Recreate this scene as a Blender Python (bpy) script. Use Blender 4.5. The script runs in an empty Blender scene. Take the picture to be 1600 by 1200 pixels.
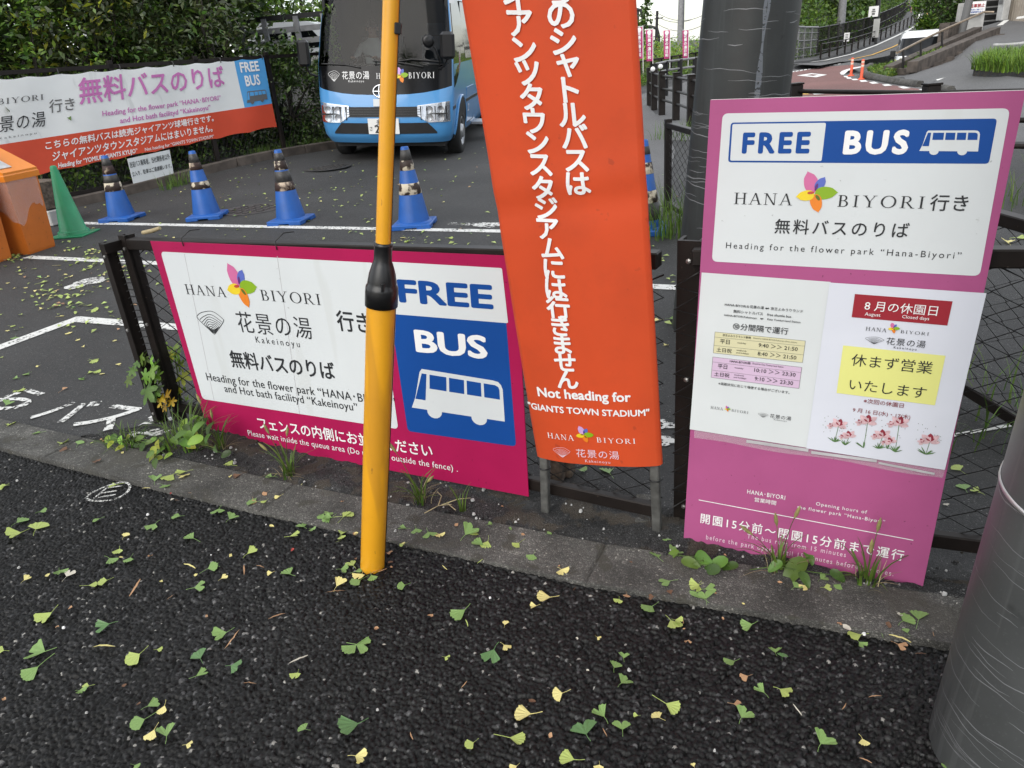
import bpy, math, random
import numpy as np
from mathutils import Vector, Matrix
random.seed(7); np.random.seed(7)
sc = bpy.context.scene
col = sc.collection
# ------------------------------------------------------------------ camera
CX, CY = 800.0, 600.0
VV = np.array([1019 - CX, 3178 - CY]); HH = np.array([-1800 - CX, 305 - CY])
FPX = math.sqrt(-(VV @ HH))
_dn = np.array([VV[0], VV[1], FPX]); _dn /= np.linalg.norm(_dn)
_x = -np.array([HH[0], HH[1], FPX]); _x /= np.linalg.norm(_x)
RW = np.stack([_x, np.cross(-_dn, _x), -_dn])
EYE = np.array([0, 0, 1.4])
cam = bpy.data.cameras.new('camera'); camo = bpy.data.objects.new('camera', cam); col.objects.link(camo)
cam.sensor_fit = 'HORIZONTAL'; cam.sensor_width = 36; cam.lens = FPX / 1600 * 36
cam.clip_start = 0.05; cam.clip_end = 2000
_r, _u, _b = RW @ [1, 0, 0], RW @ [0, -1, 0], RW @ [0, 0, -1]
camo.matrix_world = Matrix(((_r[0], _u[0], _b[0], 0), (_r[1], _u[1], _b[1], 0), (_r[2], _u[2], _b[2], 1.4), (0, 0, 0, 1)))
sc.camera = camo
# ------------------------------------------------------------------ sky, sun, exposure
SUN_EL, SUN_AZ = math.radians(38), math.radians(182)      # azimuth clockwise from +Y
w = bpy.data.worlds.new('World'); sc.world = w; w.use_nodes = True
nt = w.node_tree; nt.nodes.clear()
def N(nt, t, **k):
    n = nt.nodes.new(t)
    for a, v in k.items():
        if a[:2] == 'i_':
            key = a[2:]
            n.inputs[int(key) if key.isdigit() else key].default_value = v
        else: setattr(n, a, v)
    return n
_o = N(nt, 'ShaderNodeOutputWorld'); _bg = N(nt, 'ShaderNodeBackground')
_sky = N(nt, 'ShaderNodeTexSky', sky_type='NISHITA', sun_disc=False, sun_elevation=SUN_EL, sun_rotation=SUN_AZ)
_tc = N(nt, 'ShaderNodeTexCoord'); _no = N(nt, 'ShaderNodeTexNoise'); _no.inputs['Scale'].default_value = 2.2; _no.inputs['Detail'].default_value = 7
_mp = N(nt, 'ShaderNodeMapping'); _mp.inputs['Scale'].default_value = (1, 1, 2.6)
_rp = N(nt, 'ShaderNodeValToRGB'); _rp.color_ramp.elements[0].position = .34; _rp.color_ramp.elements[1].position = .62
_rp.color_ramp.elements[0].color = (.25, .25, .25, 1)
_mx = N(nt, 'ShaderNodeMix', data_type='RGBA'); _mx.inputs[7].default_value = (9.1, 9.2, 9.3, 1)
L = nt.links.new
L(_tc.outputs['Generated'], _mp.inputs[0]); L(_mp.outputs[0], _no.inputs['Vector']); L(_no.outputs['Fac'], _rp.inputs[0])
L(_rp.outputs[0], _mx.inputs[0]); L(_sky.outputs[0], _mx.inputs[6]); L(_mx.outputs[2], _bg.inputs[0]); L(_bg.outputs[0], _o.inputs[0])
_bg.inputs[1].default_value = 0.104
sun = bpy.data.lights.new('sun', 'SUN'); sun.energy = 1.4; sun.angle = math.radians(55); sun.color = (1, .96, .89)
suno = bpy.data.objects.new('sun', sun); col.objects.link(suno)
_sd = Vector((math.sin(SUN_AZ) * math.cos(SUN_EL), math.cos(SUN_AZ) * math.cos(SUN_EL), math.sin(SUN_EL)))
suno.rotation_euler = _sd.to_track_quat('Z', 'Y').to_euler(); suno.location = (0, 0, 20)
sc.view_settings.view_transform = 'Standard'; sc.view_settings.look = 'None'; sc.view_settings.gamma = 1
sc.view_settings.exposure = 0.84
sc.cycles.max_bounces = 6; sc.cycles.transparent_max_bounces = 8
sc.cycles.use_denoising = True

# ------------------------------------------------------------------ helpers
def V(*a): return np.array(a, float)
def ray(px, py):
    d = RW @ np.array([px - CX, py - CY, FPX]); return d / np.linalg.norm(d)
def sm(t): t = min(1, max(0, t)); return t * t * (3 - 2 * t)
def gz(x, y):                                              # height of the ground: the far left of the car park climbs
    return .065 * max(0, -x - 6.2) * sm((y - 6.5) / 3.5) * (1 if y < 30 else max(0, 1 - (y - 30) / 20)) - .72 * sm((y - 26.6) / 2.2) * sm((x + .9) / 1.2)   # and the far road dips
def at(px, py, z=0.0):
    d = ray(px, py); return EYE + d * ((z - EYE[2]) / d[2])
def atg(px, py):
    z = 0
    for _ in range(12):
        P = at(px, py, z); z = .5 * z + .5 * gz(P[0], P[1])
    return at(px, py, z)
def atd(px, py, dist):
    d = ray(px, py); return EYE + d * (dist / math.hypot(d[0], d[1]))
def aty(px, py, y):
    d = ray(px, py); return EYE + d * (y / d[1])
def vert(px, py, P):                                        # point of the upright through P seen at that picture place
    d = ray(px, py); s = math.hypot(P[0], P[1]) / math.hypot(d[0], d[1]); return V(P[0], P[1], EYE[2] + s * d[2])
def proj(P):
    q = RW.T @ (np.asarray(P) - EYE); return CX + FPX * q[0] / q[2], CY + FPX * q[1] / q[2]
def unit(v): v = np.asarray(v, float); return v / (np.linalg.norm(v) + 1e-12)

LOCAL = set()
class MB:
    def __init__(s): s.v = []; s.f = []; s.m = []; s.n = 0; s.smooth = []; s.marks = []
    def add(s, vs, fs, mat=0, smooth=False):
        n = s.n
        s.v.extend([tuple(map(float, p)) for p in vs]); s.n += len(vs)
        for k, f in enumerate(fs):
            s.f.append([i + n for i in f]); s.m.append(mat if not hasattr(mat, '__len__') else mat[k]); s.smooth.append(smooth)
    def box(s, c, d, mat=0, X=None, Y=None, Z=None, taper=1.0, bev=0.0):
        X = V(1, 0, 0) if X is None else unit(X); Z = V(0, 0, 1) if Z is None else unit(Z)
        Y = np.cross(Z, X) if Y is None else unit(Y)
        c = np.asarray(c, float); a, b, h = d[0] / 2, d[1] / 2, d[2] / 2
        if bev <= 0:
            P = [c + X * sx * a * (taper if sz > 0 else 1) + Y * sy * b * (taper if sz > 0 else 1) + Z * sz * h for sz in (-1, 1) for sx, sy in ((-1, -1), (1, -1), (1, 1), (-1, 1))]
            s.add(P, [(0, 3, 2, 1), (4, 5, 6, 7), (0, 1, 5, 4), (1, 2, 6, 5), (2, 3, 7, 6), (3, 0, 4, 7)], mat)
        else:
            bev = min(bev, a * .49, b * .49, h * .49); rings = []
            for z, ins in ((-h, bev), (-h + bev, 0), (h - bev, 0), (h, bev)):
                t = taper if z > 0 else 1
                aa, bb = a * t - ins, b * t - ins; e = bev * .999 if ins == 0 else bev * .6
                rings.append([c + X * x + Y * y + Z * z for x, y in ((-aa + e, -bb), (aa - e, -bb), (aa, -bb + e), (aa, bb - e), (aa - e, bb), (-aa + e, bb), (-aa, bb - e), (-aa, -bb + e))])
            s.loft(rings, mat, caps=True)
    def loft(s, rings, mat=0, caps=True, closed=True, smooth=False):
        n = len(rings[0]); P = [p for r in rings for p in r]; F = []
        for i in range(len(rings) - 1):
            for j in range(n if closed else n - 1):
                k = (j + 1) % n; F.append((i * n + j, i * n + k, (i + 1) * n + k, (i + 1) * n + j))
        s.add(P, F, mat, smooth)
        if caps: s.add(rings[0], [tuple(range(n))[::-1]], mat); s.add(rings[-1], [tuple(range(n))], mat)
    def tube(s, pts, r, mat=0, n=8, caps=True, smooth=True):
        pts = [np.asarray(p, float) for p in pts]; rs = r if hasattr(r, '__len__') else [r] * len(pts)
        rings = []; ref = None
        for i, p in enumerate(pts):
            t = unit(pts[min(i + 1, len(pts) - 1)] - pts[max(i - 1, 0)])
            if ref is None: ref = unit(np.cross(t, V(0, 0, 1) if abs(t[2]) < .9 else V(1, 0, 0)))
            a = unit(ref - t * (ref @ t)); ref = a; b = np.cross(t, a)
            rings.append([p + rs[i] * (a * math.cos(q) + b * math.sin(q)) for q in (2 * math.pi * k / n for k in range(n))])
        s.loft(rings, mat, caps, True, smooth)
    def lathe(s, prof, c, mat=0, n=24, axis=None, smooth=True, caps=False):
        Z = V(0, 0, 1) if axis is None else unit(axis); X = unit(np.cross(V(0, 1, 0) if abs(Z[1]) < .9 else V(1, 0, 0), Z)); Y = np.cross(Z, X); c = np.asarray(c, float)
        s.loft([[c + Z * z + r * (X * math.cos(q) + Y * math.sin(q)) for q in (2 * math.pi * k / n for k in range(n))] for r, z in prof], mat, caps, True, smooth)
    def poly(s, pts, mat=0): s.add(pts, [tuple(range(len(pts)))], mat)
    def prism(s, pts, dv, mat=0):
        pts = [np.asarray(p, float) for p in pts]; n = len(pts); dv = np.asarray(dv, float)
        s.add(pts + [p + dv for p in pts], [tuple(range(n))[::-1], tuple(range(n, 2 * n))] + [(i, (i + 1) % n, (i + 1) % n + n, i + n) for i in range(n)], mat)
    def build(s, name, mats, parent=None, loc=None):
        if len(s.marks) > 1 and parent is not None:        # every line of writing becomes a part of its own
            cut = s.marks[1:] + [(s.n, len(s.f))]; v0, f0 = 0, 0; r = None
            for v1, f1 in cut:
                q = MB(); q.v = s.v[v0:v1]; q.n = v1 - v0; q.f = [[i - v0 for i in f] for f in s.f[f0:f1]]; q.m = s.m[f0:f1]; q.smooth = s.smooth[f0:f1]; v0, f0 = v1, f1
                r = q.build(name, mats, parent)
            return r
        me = bpy.data.meshes.new(name); me.from_pydata(s.v, [], s.f)
        for m in (mats if isinstance(mats, (list, tuple)) else [mats]): me.materials.append(m)
        me.polygons.foreach_set('material_index', s.m); me.polygons.foreach_set('use_smooth', s.smooth); me.update()
        return link(name, me, parent, loc)
def link(name, me, parent=None, loc=None):
    o = bpy.data.objects.new(name, me); col.objects.link(o)
    if parent is not None:
        o.parent = parent; o.matrix_parent_inverse = Matrix.Identity(4)
        if loc is None and parent.name not in LOCAL: o.matrix_parent_inverse = parent.matrix_basis.inverted()
    if loc is not None: o.location = loc
    return o
def tag(o, label=None, cat=None, group=None, kind=None):
    if label: o['label'] = label
    if cat: o['category'] = cat
    if group: o['group'] = group
    if kind: o['kind'] = kind
    return o
def empty(name, loc, label, cat, group=None, local=False, rz=0):
    o = bpy.data.objects.new(name, None); col.objects.link(o); o.location = tuple(map(float, loc)); o.rotation_euler = (0, 0, rz); o.empty_display_size = .1
    if local: LOCAL.add(o.name)
    return tag(o, label, cat, group)
def copy_tree(o, parent=None):
    c = o.copy(); col.objects.link(c)
    if parent is not None: c.parent = parent; c.matrix_parent_inverse = o.matrix_parent_inverse.copy()
    for ch in list(o.children): copy_tree(ch, c)
    return c

# ------------------------------------------------------------------ materials
MATS = {}
def mat(name, c, rough=.6, var=.15, scale=6., bump=0., bscale=60., metal=0., spec=.5, c2=None, detail=5., dirt=0., dscale=3., dcol=(.05, .045, .035), island=0., trans=0., lo=.35, hi=.65, coat=0.):
    m = bpy.data.materials.new(name); m.use_nodes = True; nt = m.node_tree; b = nt.nodes['Principled BSDF']; L = nt.links.new
    b.inputs['Roughness'].default_value = rough; b.inputs['Metallic'].default_value = metal; b.inputs['Specular IOR Level'].default_value = spec
    if coat: b.inputs['Coat Weight'].default_value = coat; b.inputs['Coat Roughness'].default_value = .08
    g = N(nt, 'ShaderNodeNewGeometry'); tc = N(nt, 'ShaderNodeTexCoord'); pos = tc.outputs['Object']
    n1 = N(nt, 'ShaderNodeTexNoise'); n1.inputs['Scale'].default_value = scale; n1.inputs['Detail'].default_value = detail; L(pos, n1.inputs['Vector'])
    r = N(nt, 'ShaderNodeValToRGB'); r.color_ramp.elements[0].position = lo; r.color_ramp.elements[1].position = hi
    if c2 is None: c2 = tuple(x * (1 - var) for x in c); c = tuple(min(1, x * (1 + var * .5)) for x in c)
    r.color_ramp.elements[0].color = (*c2, 1); r.color_ramp.elements[1].color = (*c, 1); L(n1.outputs['Fac'], r.inputs[0]); out = r.outputs[0]
    if island:
        h = N(nt, 'ShaderNodeHueSaturation'); mr = N(nt, 'ShaderNodeMapRange'); mr.inputs[3].default_value = 1 - island; mr.inputs[4].default_value = 1 + island
        L(g.outputs['Random Per Island'], mr.inputs[0]); L(mr.outputs[0], h.inputs['Value']); L(out, h.inputs['Color'])
        m2 = N(nt, 'ShaderNodeMath', operation='FRACT'); m3 = N(nt, 'ShaderNodeMath', operation='MULTIPLY'); m3.inputs[1].default_value = 7.31; L(g.outputs['Random Per Island'], m3.inputs[0]); L(m3.outputs[0], m2.inputs[0])
        mr2 = N(nt, 'ShaderNodeMapRange'); mr2.inputs[3].default_value = .5 - island * .06; mr2.inputs[4].default_value = .5 + island * .03; L(m2.outputs[0], mr2.inputs[0]); L(mr2.outputs[0], h.inputs['Hue']); out = h.outputs[0]
    if dirt:
        n2 = N(nt, 'ShaderNodeTexNoise'); n2.inputs['Scale'].default_value = dscale; n2.inputs['Detail'].default_value = 9; n2.inputs['Roughness'].default_value = .7; L(pos, n2.inputs['Vector'])
        r2 = N(nt, 'ShaderNodeValToRGB'); r2.color_ramp.elements[0].position = .5; r2.color_ramp.elements[1].position = .75
        mu = N(nt, 'ShaderNodeMath', operation='MULTIPLY'); mu.inputs[1].default_value = dirt; L(n2.outputs['Fac'], r2.inputs[0]); L(r2.outputs[0], mu.inputs[0])
        mx = N(nt, 'ShaderNodeMix', data_type='RGBA'); mx.inputs[7].default_value = (*dcol, 1); L(mu.outputs[0], mx.inputs[0]); L(out, mx.inputs[6]); out = mx.outputs[2]
    L(out, b.inputs['Base Color'])
    if bump:
        n3 = N(nt, 'ShaderNodeTexNoise'); n3.inputs['Scale'].default_value = bscale; n3.inputs['Detail'].default_value = 4; L(pos, n3.inputs['Vector'])
        bp = N(nt, 'ShaderNodeBump'); bp.inputs['Strength'].default_value = bump; bp.inputs['Distance'].default_value = .02; L(n3.outputs['Fac'], bp.inputs['Height']); L(bp.outputs[0], b.inputs['Normal'])
    if trans:
        t = N(nt, 'ShaderNodeBsdfTranslucent'); ms = N(nt, 'ShaderNodeMixShader'); ms.inputs[0].default_value = trans; L(out, t.inputs[0])
        L(b.outputs[0], ms.inputs[1]); L(t.outputs[0], ms.inputs[2]); L(ms.outputs[0], nt.nodes['Material Output'].inputs[0])
    MATS[name] = m; return m
def asphalt(name, scale, gap, lo, hi, spark, bump, dist, rough=.62, big=.25, bigscale=1.2, joint=None):
    m = bpy.data.materials.new(name); m.use_nodes = True; nt = m.node_tree; b = nt.nodes['Principled BSDF']; L = nt.links.new
    g = N(nt, 'ShaderNodeTexCoord'); pos = g.outputs['Object']
    nz = N(nt, 'ShaderNodeTexNoise'); nz.inputs['Scale'].default_value = scale * .6; L(pos, nz.inputs['Vector'])
    va = N(nt, 'ShaderNodeVectorMath', operation='SCALE'); va.inputs['Scale'].default_value = .9 / scale; L(nz.outputs['Color'], va.inputs[0])
    ad = N(nt, 'ShaderNodeVectorMath', operation='ADD'); L(pos, ad.inputs[0]); L(va.outputs[0], ad.inputs[1])
    vo = N(nt, 'ShaderNodeTexVoronoi'); vo.inputs['Scale'].default_value = scale; L(ad.outputs[0], vo.inputs['Vector'])
    ve = N(nt, 'ShaderNodeTexVoronoi', feature='DISTANCE_TO_EDGE'); ve.inputs['Scale'].default_value = scale; L(ad.outputs[0], ve.inputs['Vector'])
    sp = N(nt, 'ShaderNodeSeparateColor'); L(vo.outputs['Color'], sp.inputs[0])
    r = N(nt, 'ShaderNodeValToRGB'); cr = r.color_ramp; cr.elements[0].color = (lo, lo, lo * 1.03, 1); cr.elements[1].color = (spark, spark, spark * .98, 1)
    e = cr.elements.new(.86); e.color = (hi, hi, hi * 1.02, 1); e = cr.elements.new(.975); e.color = (hi * 1.5, hi * 1.5, hi * 1.5, 1); cr.elements[-1].position = 1.0
    L(sp.outputs[0], r.inputs[0])
    er = N(nt, 'ShaderNodeValToRGB'); er.color_ramp.elements[0].position = .02; er.color_ramp.elements[1].position = .16; L(ve.outputs['Distance'], er.inputs[0])
    mx = N(nt, 'ShaderNodeMix', data_type='RGBA'); mx.inputs[6].default_value = (gap, gap, gap, 1); L(er.outputs[0], mx.inputs[0]); L(r.outputs[0], mx.inputs[7])
    n2 = N(nt, 'ShaderNodeTexNoise'); n2.inputs['Scale'].default_value = bigscale; n2.inputs['Detail'].default_value = 6; L(pos, n2.inputs['Vector'])
    mr = N(nt, 'ShaderNodeMapRange'); mr.inputs[1].default_value = .3; mr.inputs[2].default_value = .7; mr.inputs[3].default_value = 1 - big; mr.inputs[4].default_value = 1 + big; L(n2.outputs['Fac'], mr.inputs[0])
    hs = N(nt, 'ShaderNodeHueSaturation'); L(mr.outputs[0], hs.inputs['Value']); L(mx.outputs[2], hs.inputs['Color']); L(hs.outputs[0], b.inputs['Base Color'])
    hr = N(nt, 'ShaderNodeMapRange'); hr.inputs[1].default_value = 0; hr.inputs[2].default_value = .32; L(ve.outputs['Distance'], hr.inputs[0])
    hr.interpolation_type = 'SMOOTHERSTEP'
    ml = N(nt, 'ShaderNodeMath', operation='MULTIPLY'); mr4 = N(nt, 'ShaderNodeMapRange'); mr4.inputs[3].default_value = .45; L(sp.outputs[1], mr4.inputs[0]); L(hr.outputs[0], ml.inputs[0]); L(mr4.outputs[0], ml.inputs[1])
    n3 = N(nt, 'ShaderNodeTexNoise'); n3.inputs['Scale'].default_value = scale * 2.2; L(pos, n3.inputs['Vector'])
    m5 = N(nt, 'ShaderNodeMath', operation='MULTIPLY_ADD'); m5.inputs[1].default_value = .35; L(n3.outputs['Fac'], m5.inputs[0]); L(ml.outputs[0], m5.inputs[2])
    bp = N(nt, 'ShaderNodeBump'); bp.inputs['Strength'].default_value = bump; bp.inputs['Distance'].default_value = dist; L(m5.outputs[0], bp.inputs['Height']); L(bp.outputs[0], b.inputs['Normal'])
    b.inputs['Roughness'].default_value = rough; MATS[name] = m; return m
def glass(name, tint=(.5, .55, .55), gl=.12, base=.0):
    m = bpy.data.materials.new(name); m.use_nodes = True; nt = m.node_tree; nt.nodes.remove(nt.nodes['Principled BSDF']); L = nt.links.new
    t = N(nt, 'ShaderNodeBsdfTransparent'); t.inputs[0].default_value = (*tint, 1); g = N(nt, 'ShaderNodeBsdfGlossy'); g.inputs['Roughness'].default_value = .05
    lw = N(nt, 'ShaderNodeLayerWeight'); lw.inputs[0].default_value = .25; ad = N(nt, 'ShaderNodeMath', operation='ADD'); ad.inputs[1].default_value = gl; ad.use_clamp = True
    L(lw.outputs['Fresnel'], ad.inputs[0]); ms = N(nt, 'ShaderNodeMixShader'); L(ad.outputs[0], ms.inputs[0]); L(t.outputs[0], ms.inputs[1]); L(g.outputs[0], ms.inputs[2])
    L(ms.outputs[0], nt.nodes['Material Output'].inputs[0]); MATS[name] = m; return m
def paint_worn(name, c=(.75, .75, .73), thr=.42, sc_=70):
    m = mat(name, c, .7, .08, 20); nt = m.node_tree; L = nt.links.new; b = nt.nodes['Principled BSDF']
    tc = N(nt, 'ShaderNodeTexCoord'); n = N(nt, 'ShaderNodeTexNoise'); n.inputs['Scale'].default_value = sc_; n.inputs['Detail'].default_value = 4; n.inputs['Roughness'].default_value = .65
    n2 = N(nt, 'ShaderNodeTexNoise'); n2.inputs['Scale'].default_value = 6; L(tc.outputs['Object'], n.inputs['Vector']); L(tc.outputs['Object'], n2.inputs['Vector'])
    a = N(nt, 'ShaderNodeMath', operation='MULTIPLY_ADD'); a.inputs[1].default_value = .35; L(n2.outputs['Fac'], a.inputs[0]); L(n.outputs['Fac'], a.inputs[2])
    r = N(nt, 'ShaderNodeMapRange'); r.inputs[1].default_value = thr + .12; r.inputs[2].default_value = thr + .2; L(a.outputs[0], r.inputs[0])
    L(r.outputs[0], b.inputs['Alpha']); return m

asphalt('porous', 84, .002, .006, .015, .16, 1.0, .012, .48, .25, 1.5)
asphalt('parking', 230, .014, .024, .055, .22, .6, .003, .75, .3, .9)
asphalt('roadgrey', 120, .075, .095, .14, .2, .4, .004, .8, .15, .4)
asphalt('roadred', 120, .08, .12, .165, .2, .4, .004, .8, .15, .4)
_h = MATS['roadred'].node_tree; _b = _h.nodes['Principled BSDF']; _l = _b.inputs['Base Color'].links[0]; _src = _l.from_socket
_mm = N(_h, 'ShaderNodeMix', data_type='RGBA', blend_type='MULTIPLY'); _mm.inputs[0].default_value = 1; _mm.inputs[7].default_value = (1.35, .62, .55, 1)
_h.links.new(_src, _mm.inputs[6]); _h.links.new(_mm.outputs[2], _b.inputs['Base Color'])
asphalt('concrete', 150, .046, .060, .125, .32, .8, .003, .88, .5, 5.)
_h = MATS['concrete'].node_tree; _b = _h.nodes['Principled BSDF']; _src = _b.inputs['Base Color'].links[0].from_socket
_mm = N(_h, 'ShaderNodeMix', data_type='RGBA', blend_type='MULTIPLY'); _mm.inputs[0].default_value = 1; _mm.inputs[7].default_value = (1.02, .99, .90, 1)
_h.links.new(_src, _mm.inputs[6]); _h.links.new(_mm.outputs[2], _b.inputs['Base Color'])
asphalt('dirt', 150, .014, .028, .07, .24, 1., .006, .9, .5, 5.)
asphalt('grass_base', 20, .02, .03, .07, .1, .5, .02, .9, .4, 1.)
_h = MATS['grass_base'].node_tree; _b = _h.nodes['Principled BSDF']; _src = _b.inputs['Base Color'].links[0].from_socket
_mm = N(_h, 'ShaderNodeMix', data_type='RGBA', blend_type='MULTIPLY'); _mm.inputs[0].default_value = 1; _mm.inputs[7].default_value = (.8, 1.3, .35, 1)
_h.links.new(_src, _mm.inputs[6]); _h.links.new(_mm.outputs[2], _b.inputs['Base Color'])
mat('signpink', (.37, .085, .215), spec=.2, rough=.45, var=.05, scale=5, dirt=.12, dscale=14, dcol=(.2, .05, .13))
mat('magenta', (.36, .010, .075), spec=.2, rough=.42, var=.06, scale=5, dirt=.14, dscale=9, dcol=(.22, .01, .05))
mat('signwhite', (.60, .63, .645), spec=.2, rough=.5, var=.03, scale=3, dirt=.06, dscale=8, dcol=(.4, .42, .43))
mat('boardedge', (.8, .79, .75), .6, .1, 30)
mat('blue', (.006, .058, .265), spec=.2, rough=.5, var=.04, scale=5)
mat('signblue', (.006, .06, .27), spec=.2, rough=.5, var=.04, scale=5)
mat('ink', (.012, .014, .017), .6, 0, 5); mat('inkgrey', (.12, .12, .12), .6, 0, 5)
mat('letterwhite', (.78, .78, .78), .6, .03, 5)
mat('letterpink', (.72, .56, .64), .6, .03, 5)
mat('pinktext', (.52, .16, .42), .6, .03, 5)
mat('petalpink', (.55, .13, .30), .5, .04, 20); mat('petalblue', (.09, .13, .46), .5, .04, 20); mat('petalgreen', (.22, .38, .008), .5, .04, 20)
mat('petalorange', (.72, .2, .012), .5, .04, 20); mat('petalyellow', (.75, .56, .02), .5, .04, 20); mat('petaldark', (.12, .07, .03), .5, .04, 20); mat('petalred', (.45, .06, .03), .5, .04, 20)
mat('petallilac', (.55, .32, .6), .5, .04, 20); mat('petalplum', (.10, .02, .16), .5, .04, 20); mat('petalmoss', (.09, .14, .01), .5, .04, 20)
mat('clothorange', (.70, .085, .02), .62, .10, 3, bump=.05, bscale=400, dirt=.2, dscale=5, dcol=(.34, .05, .02), trans=.25)
mat('clothred', (.66, .075, .03), .6, .06, 3, trans=.15); mat('clothwhite', (.80, .82, .82), .6, .04, 2, trans=.15); mat('clothblue', (.08, .33, .66), .6, .04, 3)
mat('cloth_pink', (.55, .05, .22), .6, .06, 3, trans=.2)
mat('stake', (.075, .075, .07), .85, .4, 25, bump=.3, bscale=40)
mat('wood_old', (.11, .085, .065), .9, .5, 30, bump=.5, bscale=50)
mat('fencebrown', (.013, .010, .009), .45, .25, 9, dirt=.25, dscale=7, dcol=(.04, .03, .024), spec=.22)
mat('railtop', (.10, .09, .088), .4, .2, 12)
mat('wire', (.008, .007, .007), .45, .2, 30)
mat('bolt', (.35, .34, .33), .4, .3, 60, metal=.8)
mat('yellowpipe', (.68, .32, .014), .35, .06, 4, dirt=.22, dscale=10, dcol=(.38, .17, .02), coat=.3)
mat('blackplastic', (.008, .008, .009), .32, .2, 20)
mat('blackrubber', (.012, .012, .012), .7, .2, 20)
mat('paper', (.60, .63, .64), .7, .03, 6); mat('paperright', (.61, .63, .70), .7, .03, 6); mat('sleeve', (.46, .45, .47), .25, .15, 12, bump=.4, bscale=14)
mat('tableyellow', (.60, .57, .36), .7, .02, 6); mat('tablepink', (.58, .43, .58), .7, .02, 6); mat('posteryellow', (.68, .68, .22), .7, .02, 6)
mat('posterred', (.28, .006, .018), .6, .03, 6); mat('textred', (.20, .012, .02), .6, 0, 6)
mat('lilypink', (.62, .42, .45), .6, .2, 90); mat('lilyred', (.25, .02, .04), .6, .2, 90); mat('lilygreen', (.08, .17, .05), .6, .3, 60); mat('lilybud', (.55, .47, .2), .6, .2, 60)
mat('linewhite', (.7, .7, .68), .7, .08, 20); paint_worn('wornpaint', (.64, .64, .62), .485, 45); paint_worn('chalk', (.62, .62, .6), .50, 160); paint_worn('wornline', (.64, .64, .62), .43, 45); paint_worn('faintpaint', (.6, .6, .58), .58, 45)
mat('lineyellow', (.72, .42, .08), .7, .1, 20)
mat('coneblue', (.006, .088, .36), .45, .12, 8, dirt=.2, dscale=20, dcol=(.02, .09, .30)); mat('conegreen', (.012, .24, .10), .4, .1, 8, dirt=.15, dscale=12, dcol=(.05, .25, .14))
mat('bandgrey', (.045, .042, .04), .45, .35, 30); mat('bandworn', (.56, .49, .38), .6, 0, 13, c2=(.028, .014, .01), detail=9, lo=.46, hi=.54); mat('bandbrown', (.50, .40, .30), .6, 0, 10, c2=(.03, .012, .009), detail=9, lo=.52, hi=.62)
mat('binorange', (.56, .15, .02), .4, .07, 5, dirt=.2, dscale=6, dcol=(.42, .11, .02)); mat('binlid', (.72, .22, .02), .4, .06, 5); mat('stickeryellow', (.75, .58, .05), .5, .08, 20)
mat('metal', (.55, .55, .56), .35, .15, 20, metal=.7); mat('redinside', (.4, .02, .01), .5, .2, 10)
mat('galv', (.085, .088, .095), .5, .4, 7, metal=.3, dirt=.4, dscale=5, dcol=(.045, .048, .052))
mat('dark', (.01, .01, .011), .6, .2, 10)
mat('busblue', (.065, .26, .55), .28, .04, 2, coat=.6); mat('busblack', (.005, .005, .006), .16, .1, 3, spec=.22); mat('tyre', (.015, .015, .015), .8, .2, 30)
mat('chrome', (.7, .71, .73), .15, .1, 10, metal=.9); mat('rim', (.42, .43, .44), .35, .15, 10, metal=.7); mat('platewhite', (.75, .75, .73), .5, .03, 10)
mat('interior', (.018, .019, .02), .8, .3, 4); mat('busseat', (.05, .06, .08), .9, .3, 10)
glass('windshield', (.46, .49, .49), .0); glass('lampglass', (.85, .87, .9), .10); mat('film', (.75, .75, .76), .22, .05, 8)
MATS['film'].node_tree.nodes['Principled BSDF'].inputs['Alpha'].default_value = .22
mat('tinted', (.006, .007, .008), .06, .1, 3, spec=.25)
mat('skin', (.45, .27, .19), .6, .1, 10); mat('hair', (.015, .012, .011), .6, .3, 60); mat('shirtwhite', (.7, .71, .72), .8, .05, 10); mat('clothdark', (.02, .021, .026), .85, .2, 10); mat('clothgrey', (.2, .21, .23), .85, .2, 10)
mat('vanwhite', (.78, .79, .8), .25, .03, 3, coat=.4); mat('bollardorange', (.68, .09, .03), .5, .1, 10); mat('reflect', (.7, .5, .4), .4, .1, 10)
mat('concretewall', (.42, .42, .41), .85, .2, 3, bump=.2, bscale=30, dirt=.2, dscale=2, dcol=(.25, .25, .24)); mat('siding', (.34, .30, .25), .7, .1, 3)
mat('stonebrown', (.085, .07, .06), .9, .4, 6, bump=.4, bscale=12, dirt=.3, dscale=5, dcol=(.03, .028, .024)); mat('greyrail', (.22, .22, .23), .5, .2, 10); mat('handrail', (.30, .24, .18), .4, .15, 10, metal=.5)
mat('leafdark', (.038, .078, .015), .38, .3, 3, island=.65, trans=.18); mat('leafmid', (.075, .15, .022), .4, .3, 3, island=.55, trans=.25); mat('leafolive', (.06, .08, .03), .34, .3, 3, island=.6, trans=.15)
mat('leafbright', (.20, .36, .045), .45, .25, 3, island=.45, trans=.35); mat('leafyellow', (.30, .34, .03), .5, .2, 3, island=.4, trans=.35)
mat('weed', (.09, .17, .025), .5, .3, 20, island=.45, trans=.3); mat('weedyellow', (.45, .30, .02), .5, .2, 20, island=.3, trans=.3); mat('weeddry', (.32, .27, .15), .7, .3, 30, island=.3); mat('foxtail', (.22, .20, .07), .8, .3, 60, island=.3)
mat('bark', (.05, .042, .034), .9, .4, 8, bump=.5, bscale=30)
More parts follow.
